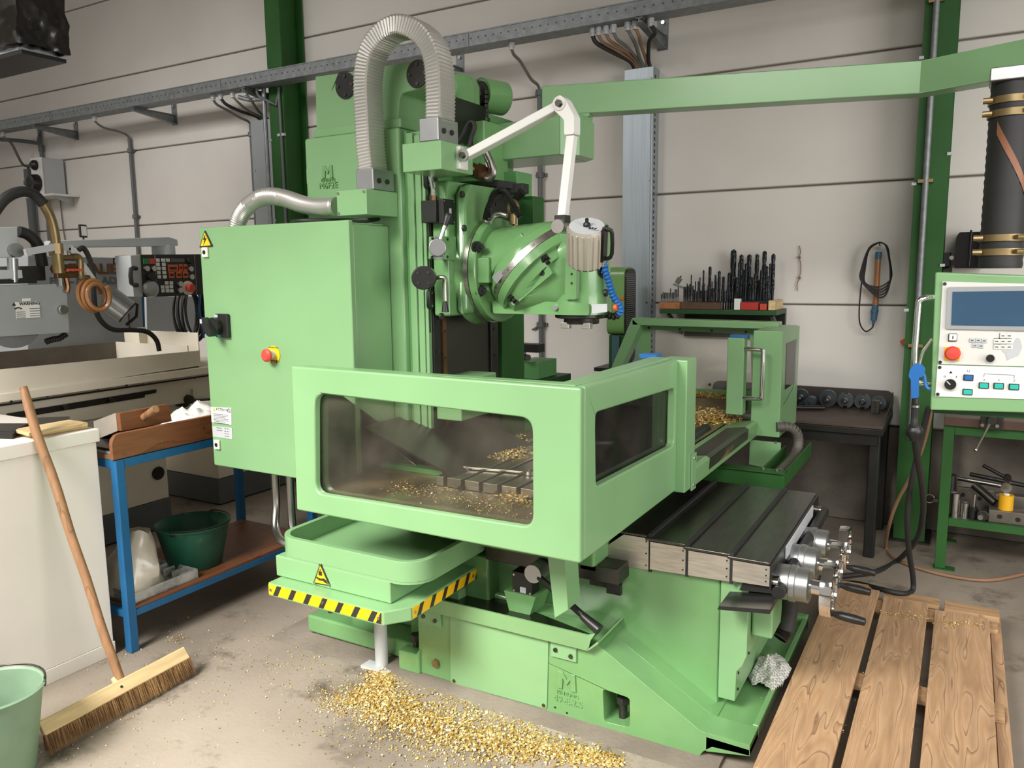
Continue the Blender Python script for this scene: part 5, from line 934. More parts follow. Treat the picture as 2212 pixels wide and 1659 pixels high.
hd_ = [at(294, 580, X=XC), at(283, 581, X=XC+.02), at(284, 612, X=XC+.02), at(296, 616, X=XC)]; S(MB().tube(hd_, .012, 8, sub=2), 'panel_handle', BLACK, pb)
# brass coolant fittings, hoses and coil
Xq = XH+.02
def g3(l, X): return [at(x, y, X=X) for x, y in l]
S(MB().tube(g3([(-20, 470), (8, 432), (40, 415), (70, 418), (93, 440)], Xq), .024, 12), 'coolant_hose', RUB); S(MB().tube(g3([(93, 440), (107, 465), (116, 495), (121, 530)], Xq), .022, 12), 'brass_pipe', BRASS); S(MB().tube(g3([(40, 500), (62, 508), (82, 530), (92, 575)], Xq-.15), .026, 12), 'coolant_hose', RUB)
S(MB().cyl(*g3([(121, 526), (123, 548)], Xq), .030, n=8), 'pipe_coupling', BRASS); S(MB().cyl(*g3([(123, 545), (128, 590)], Xq), .026, n=14), 'tee_pipe', BRASS); S(MB().cyl(*g3([(124, 557), (160, 557)], Xq), .014, n=12), 'cross_pipe', BRASS)
S(MB().tube(g3([(155, 556), (168, 556), (173, 566), (173, 592), (178, 601), (192, 602)], Xq), .018, 12, sub=3), 'steel_elbow', BRASS); S(MB().cyl(*g3([(128, 590), (131, 618)], Xq), .012, n=10), 'drop_pipe', STEEL)
for q, w_ in (((140, 578), .03), (((142, 594)), .035)): v = at(*q, X=Xq); S(MB().bar(v-Vector((0, .05, 0)), v+Vector((0, .05, 0)), .03, .03), 'valve_body', BRONZE, bevel=.004)
S(MB().bar(*g3([(145, 583), (178, 583)], Xq+.03), .012, .01), 'valve_lever', RED); S(MB().tube(g3([(142, 600), (146, 620), (144, 632)], Xq), .012, 8), 'small_hose', BRONZE)
cc = at(205, 636, X=Xq+.05); cl = []
for i in range(70): a = 2*math.pi*i/22; cl.append(cc+Vector((.012*math.sin(a*.33)+.0016*i-.06, (.066-.0003*i)*math.cos(a), (.068+.008*math.sin(a*.31))*math.sin(a)-.0002*i)))
S(MB().tube(cl, .0105, 10, sub=2), 'copper_coil_hose', mat('amber_hose', '96683F', .3, var=.1, coat=.3))
S(MB().bar(*g3([(54, 545), (116, 534)], Xq+.02), .02, .03), 'nozzle_arm', LGREY); S(MB().bar(*g3([(128, 535), (150, 534)], Xq-.05), .02, .03), 'nozzle_arm', LGREY); S(MB().bar(*g3([(150, 534), (200, 604)], Xq-.05), .02, .026), 'nozzle_arm', WHITE)
S(MB().tube(g3([(170, 540), (180, 536), (192, 556), (201, 590), (203, 640), (207, 670), (220, 695), (245, 712), (285, 713), (318, 717), (338, 735), (344, 758)], Xq-.12), .013, 10), 'black_cable', RUB)
v = at(253, 660, X=Xq-.05); ax_ = Vector((.45, .55, -.62)).normalized(); lh = S(MB().cyl(v-ax_*.055, v+ax_*.055, .062, n=24), 'lamp_head', ALU)
pu = ax_.orthogonal().normalized(); pv = ax_.cross(pu)
for k in range(14): a = 2*math.pi*k/14; dr = pu*math.cos(a)+pv*math.sin(a); S(MB().obox(v+dr*.063, dr, ax_.cross(dr), ax_, .004, .004, .053), 'cooling_fin', ALU, lh)
S(MB().cyl(v+ax_*.056, v+ax_*.062, .06, n=24), 'lamp_rim', BLACK, lh); S(MB().tube([v+Vector((.02, .05, .02)), v+Vector((.02, .10, -.0)), v+Vector((.02, .09, -.06)), v+Vector((.02, .03, -.10))], .008, 8, sub=1), 'lamp_handle', BLACK, lh)
S(MB().tube(g3([(100, 738), (115, 733), (128, 731), (142, 722)], XH-.05), [.016, .012], 10), 'segmented_hose', BLKM)
# small mirror
mr = thing('inspection_mirror', 'small black rimmed mirror on a stalk above the grinder boom', 'mirror', at(180, 512, X=-4.3)); v = at(179, 499, X=-4.3)
build(MB().obox(v, (.95, .3, 0), (-.3, .95, 0), (0, 0, 1), .006, .03, .036), 'mirror_rim', BLACK, mr, bevel=.006); build(MB().obox(v+Vector((.0065, .002, .0)), (.95, .3, 0), (-.3, .95, 0), (0, 0, 1), .001, .021, .026), 'mirror_glass', CHROME, mr); build(MB().cyl(v-Vector((0, 0, .03)), v-Vector((0, 0, .095)), .005, n=8), 'mirror_stalk', BLACK, mr)
# coiled black cables hanging
hk = thing('cable_coil', 'bundle of coiled black cables hanging behind the green electrical cabinet', 'cable', at(405, 690, X=-4.2))
for i in range(9):
    r_ = .12+.008*(i % 4); c = at(400+i*3, 676, X=-4.3+.012*i); pts_ = [c+Vector((.004*math.sin(3*t+i), .085*math.cos(t)*(1+.12*math.sin(i*2.1)), .17*math.sin(t)+.012*math.sin(i*1.7))) for t in [2*math.pi*k/20 for k in range(21)]]
    build(MB().tube(pts_, .008, 6, sub=2), 'cable_loop', RUB, hk)
build(MB().tube(g3([(432, 636), (430, 670), (436, 700), (440, 730)], -4.2), .008, 6), 'blue_cable', BLUEP, hk)
# ---- white cabinet
WC = thing('white_cabinet', 'plain off-white metal cabinet at the left edge with boards on top', 'cabinet', (-3.3, 1.4, 0))
build(MB().box(-3.78, -3.062, .9, 1.905, .06, .925), 'cabinet_body', CREAMD, WC, bevel=.004); build(MB().box(-3.80, -3.056, .9, 1.918, .9255, .98), 'cabinet_top', CREAMD, WC, bevel=.004); build(MB().box(-3.77, -3.06, .9, 1.91, 0, .0595), 'cabinet_plinth', CREAMD, WC, bevel=.002)
def flat(name, label, cat, px, z, th, mt, parts=(), group=None, bevel=.003):
    pl = [(lambda v: (v.x, v.y))(at(x, y, Z=z+th)) for x, y in px]; t = build(MB().prism(pl, 'z', z, z+th), name, mt, bevel=bevel); tag(t, label, cat, group); return t
t = flat('black_tray', 'flat black plastic case lying on the white cabinet', 'case', ((-40, 914), (62, 914), (26, 932), (-10, 931), (-60, 925)), .9805, .03, BLACK)
k = MB().box(-.001, .001, 0, 0, 0, 0)
flat('wooden_board', 'lower of two pale plywood boards stacked on the white cabinet', 'board', ((27, 930), (62, 938), (190, 917), (150, 911)), .981, .014, WOODL)
flat('wooden_board', 'upper of two pale plywood boards stacked on the white cabinet', 'board', ((27, 927), (62, 935), (190, 912), (150, 906)), .9955, .014, WOODL)
flat('black_folder', 'thin black folder leaning behind the plywood boards on the white cabinet', 'folder', ((70, 902), (150, 899), (150, 908), (60, 921)), .9805, .02, BLKM)
# ---- blue work table
BT = thing('blue_worktable', 'blue steel worktable with wooden top, side board and lower shelf', 'table', (-3.3, 2.5, 0))
Y0, Y1, XA, XBk = 1.94, 3.08, -3.0, -3.6
for (lx, ly) in ((XA-.02, Y0+.02), (XA-.02, Y1-.02), (XBk+.02, Y0+.02), (XBk+.02, Y1-.02)): build(MB().box(lx-.02, lx+.02, ly-.02, ly+.02, 0, .845), 'leg', BLUE, BT, bevel=.004)
build(MB().box(XA-.038, XA-.002, Y0+.0405, Y1-.0405, .808, .845), 'front_rail', BLUE, BT, bevel=.003); build(MB().box(XBk+.002, XBk+.038, Y0+.0405, Y1-.0405, .808, .845), 'rear_rail', BLUE, BT, bevel=.003)
build(MB().box(XBk+.0405, XA-.0405, Y0+.002, Y0+.038, .808, .845), 'end_rail', BLUE, BT, bevel=.003); build(MB().box(XBk+.0405, XA-.0405, Y1-.038, Y1-.002, .808, .845), 'end_rail', BLUE, BT, bevel=.003)
build(MB().box(XBk, XA-.021, Y0, Y1, .8455, .865), 'table_top', TABW, BT, bevel=.002)
build(MB().prism([(Y0-.01, .848), (Y1, .848), (Y1, .955), (Y0+.03, .955), (Y0+.01, .950), (Y0-.005, .935), (Y0-.01, .915)], 'x', XA-.02, XA), 'side_board', WOODB, BT, bevel=.003)
screws([(XA, y, z) for y, z in ((1.98, .865), (2.16, .885), (2.38, .905))], (1, 0, 0), .005, .002, 'board_screw', BRASS, BT)
build(MB().box(XA-.038, XA-.002, Y0+.0405, Y1-.0405, .155, .185), 'shelf_rail', BLUE, BT, bevel=.003); build(MB().box(XBk+.0405, XA-.0405, Y0+.002, Y0+.038, .155, .185), 'shelf_rail', BLUE, BT, bevel=.003); build(MB().box(XBk+.0405, XA-.0405, Y1-.038, Y1-.002, .155, .185), 'shelf_rail', BLUE, BT, bevel=.003)
build(MB().box(XBk+.041, XA-.005, Y0+.041, Y1-.041, .1855, .20), 'lower_shelf', WOODB, BT, bevel=.003)
# wooden scoop box on the table
BX = thing('wooden_box', 'brown wooden box with a round peg handle and pale end, on the blue table', 'box', (-3.25, 2.17, .87))
pa = [at(x, y, X=-3.075) for x, y in ((258, 893), (365, 873), (372, 910), (262, 932))]
build(MB().prism([(v.y, v.z) for v in pa], 'x', -3.10, -3.075), 'front_board', WOODB, BX, bevel=.003)
build(MB().add([(-3.101, pa[0].y, pa[0].z), (-3.101, pa[3].y, pa[3].z), (-3.36, pa[3].y+.06, .87), (-3.36, pa[0].y+.06, .955)]+[(-3.101, pa[0].y+.01, pa[0].z), (-3.101, pa[3].y+.01, pa[3].z), (-3.36, pa[3].y+.07, .87), (-3.36, pa[0].y+.07, .955)], [(0, 1, 2, 3), (7, 6, 5, 4), (0, 4, 5, 1), (1, 5, 6, 2), (2, 6, 7, 3), (3, 7, 4, 0)]), 'end_board', mat('galvanised_end', 'A79E92', .6, var=.15), BX)
build(MB().add([(-3.101, pa[3].y+.012, .945), (-3.101, pa[2].y, .945), (-3.36, pa[2].y, .872), (-3.36, pa[3].y+.07, .872)]+[(-3.101, pa[3].y+.012, .951), (-3.101, pa[2].y, .951), (-3.36, pa[2].y, .878), (-3.36, pa[3].y+.07, .878)], [(0, 1, 2, 3), (7, 6, 5, 4), (0, 4, 5, 1), (1, 5, 6, 2), (2, 6, 7, 3), (3, 7, 4, 0)]), 'bottom_board', WOODB, BX)
a_, b_ = at(311, 902, X=-3.074), at(337, 883, X=-2.98); build(MB().cyl(a_, b_, .018, .017, n=18), 'peg_handle', WOODH, BX, bevel=.003)
for i, z in enumerate((.8655, .8765)): tag(build(MB().box(-3.40, -3.05, 1.95+.01*i, 2.13, z, z+.010), 'grey_plate', DKST if i else MGREY, bevel=.001), ['grey sheet under the wooden box on the blue table', 'dark sheet lying on the grey sheet under the wooden box'][i], 'sheet')
def cloth(name, label, c, sx, sy, h, mt, seed, cat='cloth', n=26):
    m = MB(); vs_ = []
    for j in range(n):
        for i in range(n):
            u, v = i/(n-1)*2-1, j/(n-1)*2-1; e = max(0, 1-(u*u+v*v)*.55)
            r_ = 1+.22*noise.noise(Vector((math.atan2(v, u)*1.5, seed, 0)))
            z = (h*e*(.6+.5*abs(noise.noise(Vector((u*1.7+seed, v*1.7, seed)))))+h*.22*abs(noise.noise(Vector((u*6, v*6, seed+3)))))*(e**.3)+.002
            vs_.append((c[0]+u*sx*r_, c[1]+v*sy*r_, c[2]+z))
    fs = [(j*n+i, j*n+i+1, (j+1)*n+i+1, (j+1)*n+i) for j in range(n-1) for i in range(n-1) if math.hypot((i+.5)/(n-1)*2-1, (j+.5)/(n-1)*2-1) < 1.12]
    o = build(m.add(vs_, fs), name, mt, ang=60); sd = o.modifiers.new('thick', 'SOLIDIFY'); sd.thickness = .002; tag(o, label, cat); return o
v = at(440, 893, X=-3.15); cloth('white_rag', 'crumpled white cloth at the far end of the blue table, beside the cabinet', (-3.2, 2.50, .866), .14, .13, .13, WHITE, 2.2)
# green bucket on the shelf
def bucket(name, label, c, r0, r1, h, mt, rimmat, lean=None):
    t = thing(name, label, 'bucket', c); x, y, z = c
    build(MB().lathe([(0, 0), (r0*.97, 0), (r0, .006), (r1, h), (r1+.008, h+.002), (r1+.010, h+.008), (r1+.002, h+.012), (r1-.004, h+.006), (r0-.004, .010), (0, .010)], c, (0, 0, 1), 40), 'bucket_body', mt, t)
    a0 = lean or 0; hp = []
    for k in range(21): a = math.pi*k/20; hp.append(Vector(c)+Vector((math.cos(a0)*math.cos(a)*(r1+.006)-math.sin(a0)*math.sin(a)*(r1+.006), math.sin(a0)*math.cos(a)*(r1+.006)+math.cos(a0)*math.sin(a)*(r1+.006), h+.018)))
    build(MB().tube(hp, .0035, 6, sub=1), 'wire_handle', DKST, t)
    for s_ in (1, -1): q = Vector(c)+Vector((math.cos(a0)*s_*(r1+.006), math.sin(a0)*s_*(r1+.006), h+.005)); build(MB().lathe([(.008, -.002), (.014, -.002), (.014, .002), (.008, .002), (.008, -.002)], q, (math.cos(a0), math.sin(a0), 0), 14), 'handle_ear', DKST, t)
    return t
BKM = mat('bucket_green', '1F5A46', .5, var=.2, scale=5, bump=.04, speck=('3E6B4A', 9., .6)); BKP = mat('bucket_pale_green', '8BA58A', .5, var=.1, scale=4, col2='6F8C72', bump=.04)
bucket('green_bucket', 'dark green rubber bucket standing on the shelf of the blue table', (-3.20, 2.44, .2005), .125, .168, .20, BKM, None, -1.2)
bucket('green_bucket', 'pale green bucket cut off by the lower left corner of the photo', (-2.64, 1.22, .0), .105, .145, .28, BKP, None, .9)
# clear plastic tray and bag on the shelf
PT = thing('plastic_tray', 'clear plastic sorting tray under a bag on the lower shelf', 'tray', (-3.2, 2.15, .2))
build(MB().box(-3.36, -3.03, 1.985, 2.32, .2005, .204), 'tray_floor', PLAST, PT)
for b_ in ((-3.36, -3.355, 1.985, 2.32), (-3.035, -3.03, 1.985, 2.32), (-3.3545, -3.0355, 1.985, 1.99), (-3.3545, -3.0355, 2.315, 2.32)): build(MB().box(*b_, .2045, .245), 'tray_wall', PLAST, PT)
for i in range(5): build(MB().box(-3.3545+.06*i+.05, -3.3515+.06*i+.05, 2.25, 2.3145, .2045, .238), 'tray_divider', PLAST, PT)
bag = MB(); vs_ = []; n, mm = 22, 14
for j in range(mm):
    for i in range(n):
        a = 2*math.pi*i/n; t_ = j/(mm-1); r_ = .13*(1-.55*t_**1.6)*(1+.28*noise.noise(Vector((math.cos(a)*1.7, math.sin(a)*1.7, t_*3+1))))
        vs_.append((-3.19+r_*1.05*math.cos(a)-.0*t_, 2.09+r_*.85*math.sin(a)+.05*t_, .207+.25*t_*(1+.18*noise.noise(Vector((math.cos(a), math.sin(a), 5))))))
bag.add(vs_, [(j*n+i, j*n+(i+1) % n, (j+1)*n+(i+1) % n, (j+1)*n+i) for j in range(mm-1) for i in range(n)]+[tuple(range(n)), tuple(range((mm-1)*n, mm*n))])
tag(build(bag, 'plastic_bag', mat('bag_film', 'C8BFB0', .25, var=.15, scale=9, bump=.15, bscale=14, coat=.3), ang=45), 'crumpled cream plastic bag lying in the clear tray on the lower shelf', 'bag')
# hanging unit in the top left corner
HU = thing('hanging_unit', 'box hanging at the top left corner, wrapped in torn black foil', 'heater', (-5.0, 2.85, 2.9))
def crumple(x0, x1, y0, y1, z0, z1, amp, seed, n=26):
    m = MB(); 
    for ax_ in range(6):
        vs_ = []
        for j in range(n):
            for i in range(n):
                u, v = i/(n-1), j/(n-1)
                p = [(x0+(x1-x0)*u, y0, z0+(z1-z0)*v), (x1, y0+(y1-y0)*u, z0+(z1-z0)*v), (x0+(x1-x0)*u, y1, z0+(z1-z0)*v), (x0, y0+(y1-y0)*u, z0+(z1-z0)*v), (x0+(x1-x0)*u, y0+(y1-y0)*v, z1), (x0+(x1-x0)*u, y0+(y1-y0)*v, z0)][ax_]
                q = Vector(p)*7+Vector((seed,)*3); vs_.append(Vector(p)+amp*noise.noise_vector(q)+amp*.5*noise.noise_vector(q*3))
        m.add(vs_, [(j*n+i, j*n+i+1, (j+1)*n+i+1, (j+1)*n+i) for j in range(n-1) for i in range(n-1)])
    return m
build(crumple(-5.6, -4.73, 2.69, 2.99, 2.915, 3.5, .022, 3), 'black_foil', mat('crumpled_foil', '15130F', .22, var=.5, scale=7, bump=.3, bscale=12, speck=('8A8C86', 11., .66)), HU, ang=80)
build(MB().box(-5.6, -4.80, 2.72, 2.96, 2.885, 2.93), 'metal_frame', LGREY, HU, bevel=.004); build(MB().box(-5.6, -4.76, 2.72, 2.98, 2.862, 2.884), 'lower_slot', BLACK, HU)
# ================================================================ BACK AND RIGHT
# ---- black table with milling arbors
KT = thing('black_table', 'black steel table with a raised rear edge against the wall, left of the green column', 'table', (-.85, 4.9, 0))
build(MB().box(-1.45, -.345, 4.60, 5.25, .735, .752), 'table_top', mat('dark_table_top', '4A3A30', .55, var=.25, scale=4), KT, bevel=.003); build(MB().box(-1.45, -.343, 4.595, 5.25, .70, .7345), 'edge_frame', BLKM, KT, bevel=.003); build(MB().box(-1.43, -.37, 4.62, 5.2, .64, .6995), 'apron', BLKM, KT)
build(MB().prism(rquad([(-1.45, .735), (-.345, .735), (-.345, .855), (-1.45, .855)], .05), 'y', 5.251, 5.275), 'rear_edge', mat('rear_edge_dark', '3B3430', .5), KT, bevel=.004)
build(MB().prism([(4.62, .7525), (5.25, .7525), (5.25, .85), (5.15, .80)], 'x', -.352, -.346), 'side_edge', BLKM, KT)
for x, y in ((-.385, 4.66), (-.385, 5.2), (-1.41, 4.66), (-1.41, 5.2)): build(MB().box(x-.028, x+.028, y-.028, y+.028, 0, .70), 'leg', BLKM, KT, bevel=.008)
AR = mat('cutter_steel', '5C6468', .35, .8, var=.2, scale=12)
def arbor(x, r, label, flats=False, block=False, thin=False):
    t = thing('milling_arbor', label, 'milling arbor', (x, 5.14, .753), 'tool holders on the black table'); z = .753+r
    if thin: build(MB().lathe([(.0, .0), (.03, .0), (.034, .02), (.03, .03), (.034, .045), (.03, .06), (.034, .08), (0, .08)], (x, 5.12, z), (0, -1, 0), 24), 'collet_chuck', AR, t)
    else:
        sec = circ(x, z, r, 40)
        if flats: sec = [p for p in sec if not (abs(p[0]-x) < r*.25)]; sec = sorted(sec, key=lambda p: math.atan2(p[1]-z, p[0]-x)); h2 = len(sec); tmp = []
        if flats:
            top = [(x+r*.25, z+r*.95), (x+r*.25, z+r*.72), (x-r*.25, z+r*.72), (x-r*.25, z+r*.95)]; bot = [(x-r*.25, z-r*.95), (x-r*.25, z-r*.72), (x+r*.25, z-r*.72), (x+r*.25, z-r*.95)]
            R_ = [p for p in sec if p[0] > x]; L_ = [p for p in sec if p[0] < x]; R_.sort(key=lambda p: p[1]); L_.sort(key=lambda p: -p[1]); sec = R_+top+L_+bot
        build(MB().prism(sec, 'y', 5.12, 5.145), 'flange_disc', AR, t, bevel=.002)
    build(MB().lathe([(0, 0), (r*.42, 0), (r*.42, .02), (r*.30, .022), (r*.28, .07), (r*.12, .075), (r*.12, .10), (0, .10)], (x, 5.119, z), (0, -1, 0), 22), 'arbor_nose', DKST, t)
    build(MB().lathe([(0, 0), (r*.7, 0), (r*.35, .085), (0, .085)], (x, 5.146, z), (0, 1, 0), 20), 'taper_shank', AR, t)
    if block:
        b = build(MB().box(x-.03, x+.015, 5.0, 5.04, .753, .83), 'bolt_block', DKST, t, bevel=.002)
        for k in range(3): build(MB().cyl((x-.0075, 5.0, .768+.024*k), (x-.0075, 4.998, .768+.024*k), .009, n=12), 'block_hole', BLACK, b)
for a in ((-.86, .05, 'grey flanged tool holder half hidden by the guard box on the black table'), (-.79, .034, 'slim ribbed chuck second from the guard box on the black table', False, False, True), (-.70, .052, 'tool holder with a full round flange and shiny nut on the black table'), (-.60, .047, 'notched flange tool holder just right of the full round one', True), (-.503, .047, 'notched flange tool holder next to the one with a three hole block', True), (-.415, .043, 'tool holder with a three hole block in front, at the table end', False, True)): arbor(*a)
tag(build(MB().cyl((-1.05, 4.85, .768), (-.70, 4.99, .768), .014, n=12), 'steel_bar', BLKM), 'dark round bar lying on the black table in front of the tool holders', 'bar')
# ---- shelf with drills
DS = thing('drill_shelf', 'dark green wall shelf carrying drills, right of the galvanised trunking', 'shelf', (-1.4, 5.15, 1.3))
build(MB().box(-1.745, -1.0, 5.0, YW-.002, 1.315, 1.345), 'shelf_board', GDD, DS, bevel=.003); build(MB().box(-1.66, -1.0, 5.27, YW-.002, 1.15, 1.3145), 'back_plate', BLKM, DS)
for x in (-1.69, -1.03): build(MB().bar((x, 5.02, 1.31), (x, YW-.01, 1.17), .02, .02), 'shelf_bracket', BLKM, DS)
def dblock(name, label, x0, x1, y0, y1, h, mt): return tag(build(MB().box(x0, x1, y0, y1, 1.3455, 1.3455+h), name, mt, bevel=.003), label, 'tool block')
def DX(px): return at(px, 660, Y=5.03).x
W1 = wood('orange_block', '8A5030', 'AD6E44', 8); W2 = wood('dark_block', '4A3022', '5F4230', 8)
dblock('drill_block', 'orange-brown wooden drill block at the left end of the drill shelf', DX(1424), DX(1469), 5.02, 5.2, .042, W1)
dblock('drill_block', 'dark brown wooden drill block in the middle of the drill shelf', DX(1470), DX(1557), 5.02, 5.26, .044, W2)
dblock('drill_case', 'dark drill case behind the red box on the drill shelf', DX(1590), DX(1655), 5.06, 5.27, .055, BLKM)
dblock('red_box', 'plain red box at the front of the drill shelf', DX(1602), DX(1639), 5.01, 5.055, .048, mat('red_carton', 'B03028', .5, var=.04))
dblock('orange_tin', 'small orange-red tin at the right of the red box on the drill shelf', DX(1642), DX(1657), 5.015, 5.055, .04, mat('orange_tin', 'B8452C', .5))
dblock('white_carton', 'small white carton left of the red box on the drill shelf', DX(1587), DX(1600), 5.01, 5.05, .07, WHITE)
dblock('pale_block', 'pale wooden block at the right end of the drill shelf', DX(1661), DX(1676), 5.01, 5.25, .06, WOODL)
DM = mat('drill_steel', '2A2D30', .3, .6, var=.25, scale=20); DMB = mat('bright_shank', '8A8781', .3, .9)
def drill_mesh(r, L, bright=False):
    t = bpy.data.objects.new('twist_drill', None); COL.objects.link(t); n, st = 14, 26; vs_ = []
    for j in range(st+1):
        z = L*.35+L*.62*j/st
        for i in range(n):
            a = 2*math.pi*i/n; rr = r*(1-.42*max(0, math.cos(2*a))**3); b = a+(z-L*.35)/(r*7.5)*math.pi; vs_.append((rr*math.cos(b), rr*math.sin(b), z))
    fs = [(j*n+i, j*n+(i+1) % n, (j+1)*n+(i+1) % n, (j+1)*n+i) for j in range(st) for i in range(n)]
    vs_.append((0, 0, L)); fs += [(st*n+i, st*n+(i+1) % n, len(vs_)-1) for i in range(n)]
    build(MB().add(vs_, fs), 'flutes', DM, t); build(MB().lathe([(0, 0), (r*.62, 0), (r*.85, L*.30), (r*.9, L*.355), (0, L*.355)], (0, 0, 0), (0, 0, 1), 12), 'shank', DMB if bright else DM, t)
    return t
protos = {}
lab_used = {}
def drill(px, ytop, ytip, r, label, base=.0, bright=False, grp='twist drills standing on the wall shelf'):
    tip = at(px, ytip, Y=ytop); z0 = 1.3455+base; L = tip.z-z0
    key = (round(r, 4), round(L, 2), bright); 
    if key not in protos:
        t = drill_mesh(r, L, bright); protos[key] = t; t.location = (tip.x, ytop, z0)
    else: t = dup(protos[key], (tip.x, ytop, z0))
    t.rotation_euler = (0, 0, rnd.random()*3); tag(t, label, 'drill', grp); return t
big = [(1585, 538), (1602, 549), (1619, 550), (1636, 548), (1652, 541), (1671, 548)]
nb = ['tallest and thickest black twist drill on the shelf, first of the back row', 'thick twist drill second from the left in the tall back row', 'thick twist drill third from the left in the tall back row', 'thick twist drill fourth from the left in the tall back row, rounded tip', 'very tall thick twist drill fifth from the left in the back row', 'thick twist drill at the right end of the tall back row']
for i, (x, y) in enumerate(big): drill(x, 5.235, y, (.019, .014, .014, .013, .0135, .013)[i], nb[i], .0 if i in (0,) else .0)
for i, (x, y) in enumerate(((1575, 588), (1583, 580), (1597, 566), (1612, 568), (1607, 582), (1625, 598), (1645, 582), (1657, 574), (1664, 568), (1632, 590), (1650, 600), (1640, 605), (1592, 598), (1660, 597))): drill(x, 5.17+.008*(i % 3), y, .0095-.001*(i % 3), 'medium black twist drill in the crowded middle row on the shelf right end', .056 if 1590 < x < 1655 else 0)
for x, y, r, l in ((1520, 583, .006, 'single slim pointed twist drill sticking up left of the spear-tipped one'), (1534, 575, .010, 'spear-tipped twist drill, tallest above the dark brown block'), (1554, 585, .010, 'twist drill with pointed head, right rear of the dark brown block'), (1546, 593, .007, 'short twist drill just left of the pointed head drill on the dark block'), (1563, 597, .008, 'twist drill at the right rear corner of the dark brown block')): drill(x, 5.2, y, r, l, .0445)
for i in range(26): drill(1478+3.0*i+rnd.random()*1.5, 5.05+.06*(i % 3), 612+rnd.random()*22-6*(i % 3)-(14 if 3 < i < 12 and i % 3 == 2 else 0), .0055-.0006*(i % 3), 'slim dark twist drill in the crowd on the dark brown block', .0445)
for i in range(12): drill(1429+3.3*i, 5.06+.05*(i % 2), 628-1.0*i+rnd.random()*14, .0038, 'thin grey drill in the orange-brown block', .0425, True)
for i in range(5): drill(1560+5.5*i, 5.05, 625+4*(i % 2), .0065, 'bright shanked drill standing beside the dark brown block', .0, True)
GT = thing('angle_gauge', 'small silver drill gauge tool leaning on top of the orange block drills', 'gauge', at(1464, 630, Y=5.1)); a_, b_ = at(1455, 614, Y=5.09), at(1478, 622, Y=5.09)
build(MB().bar(a_, b_, .03, .012), 'gauge_blade', ALU, GT, bevel=.001); build(MB().bar(at(1462, 612, Y=5.09), at(1470, 600, Y=5.09), .025, .03), 'gauge_clamp', STEEL, GT, bevel=.002); build(MB().cyl(at(1468, 604, Y=5.09), at(1471, 596, Y=5.09), .005, n=8), 'clamp_screw', DKST, GT)
# ---- belt grinder behind the machine
BG = thing('belt_grinder', 'upright green belt grinder with a perforated black side, beside the galvanised trunking', 'belt grinder', (-1.95, 4.9, 0))
build(MB().prism(rquad([(4.80, 1.18), (4.98, 1.18), (4.98, 1.62), (4.80, 1.62)], .06), 'x', -2.035, -1.915), 'belt_housing', mat('grinder_green', '6F9A58', .35, var=.05, coat=.3), BG, bevel=.004)
pf = build(MB().prism(rquad([(4.81, 1.0), (4.985, 1.0), (4.985, 1.61), (4.81, 1.61)], .06), 'x', -1.9145, -1.905), 'perforated_guard', BLKM, BG); m = MB()
for r_ in range(42):
    for c_ in range(12): m.cyl((-1.9048, 4.822+.013*c_+(.0065 if r_ % 2 else 0), 1.02+.0135*r_), (-1.9044, 4.822+.013*c_+(.0065 if r_ % 2 else 0), 1.02+.0135*r_), .0035, n=4)
build(m, 'guard_perforation', MGREY, BG, kind='stuff')
build(MB().box(-2.03, -1.92, 4.83, 4.98, .7, 1.179), 'belt_arm', GDD, BG, bevel=.003); build(MB().box(-2.0, -1.95, 4.81, 4.829, .98, 1.175), 'abrasive_belt', mat('belt_blue', '3E5F66', .7), BG); build(MB().box(-2.08, -1.90, 4.70, 4.98, .95, .975), 'work_rest', BLKM, BG, bevel=.003); build(MB().box(-2.1, -1.85, 4.75, 5.1, .0, .7), 'pedestal', GD, BG, bevel=.01)
v = at(1340, 645, Y=4.79); build(MB().box(v.x-.015, v.x+.02, 4.79, 4.80, v.z-.008, v.z+.008), 'catch', ORG, BG)
# ---- bench vice far behind the guard
BV = thing('bench_vice', 'small green vice with a dark jaw behind the guard, in front of the wall', 'vice', (-2.27, 4.2, 0))
build(MB().box(-2.36, -2.20, 4.15, 4.4, .955, 1.06), 'vice_body', GI, BV, bevel=.004); build(MB().box(-2.33, -2.18, 4.12, 4.2, 1.12, 1.17), 'vice_jaw', BLKM, BV, bevel=.003); build(MB().box(-2.34, -2.30, 4.15, 4.19, 1.06, 1.12), 'jaw_clamp', LGREY, BV, bevel=.003); build(MB().box(-2.42, -2.15, 4.1, 4.5, .0, .9545), 'vice_stand', GDD, BV)
build(MB().cyl((-2.30, 4.14, 1.09), (-2.24, 4.10, 1.09), .02, n=14), 'vice_screw', DKST, BV)
# ---- hand lamp, string, reflector on the wall
HL = thing('inspection_lamp', 'orange-brown hand lamp with blue ends, its black cable coiled over a wall hook', 'lamp', at(1890, 690, Y=5.27)); yl = 5.27
a_, b_, c_, d_, e_ = [at(x, y, Y=yl) for x, y in ((1898, 544), (1897, 560), (1891, 659), (1887, 692), (1886, 704))]
build(MB().cyl(a_, b_, .018, n=18), 'lamp_cap', mat('lamp_blue', '3A6480', .5), HL); build(MB().cyl(b_, c_, .0165, n=18), 'lamp_tube', mat('lamp_tube', 'A06A40', .3, var=.12, coat=.4), HL); build(MB().cyl(c_, d_, .0185, n=18), 'lamp_grip', bpy.data.materials['lamp_blue'], HL); build(MB().cyl(d_, e_, .010, .005, n=12), 'strain_relief', bpy.data.materials['lamp_blue'], HL); v = at(1889, 672, Y=yl); build(MB().cyl(v+Vector((0, 0, .008)), v-Vector((0, 0, .008)), .0225, n=18), 'grip_collar', bpy.data.materials['lamp_blue'], HL)
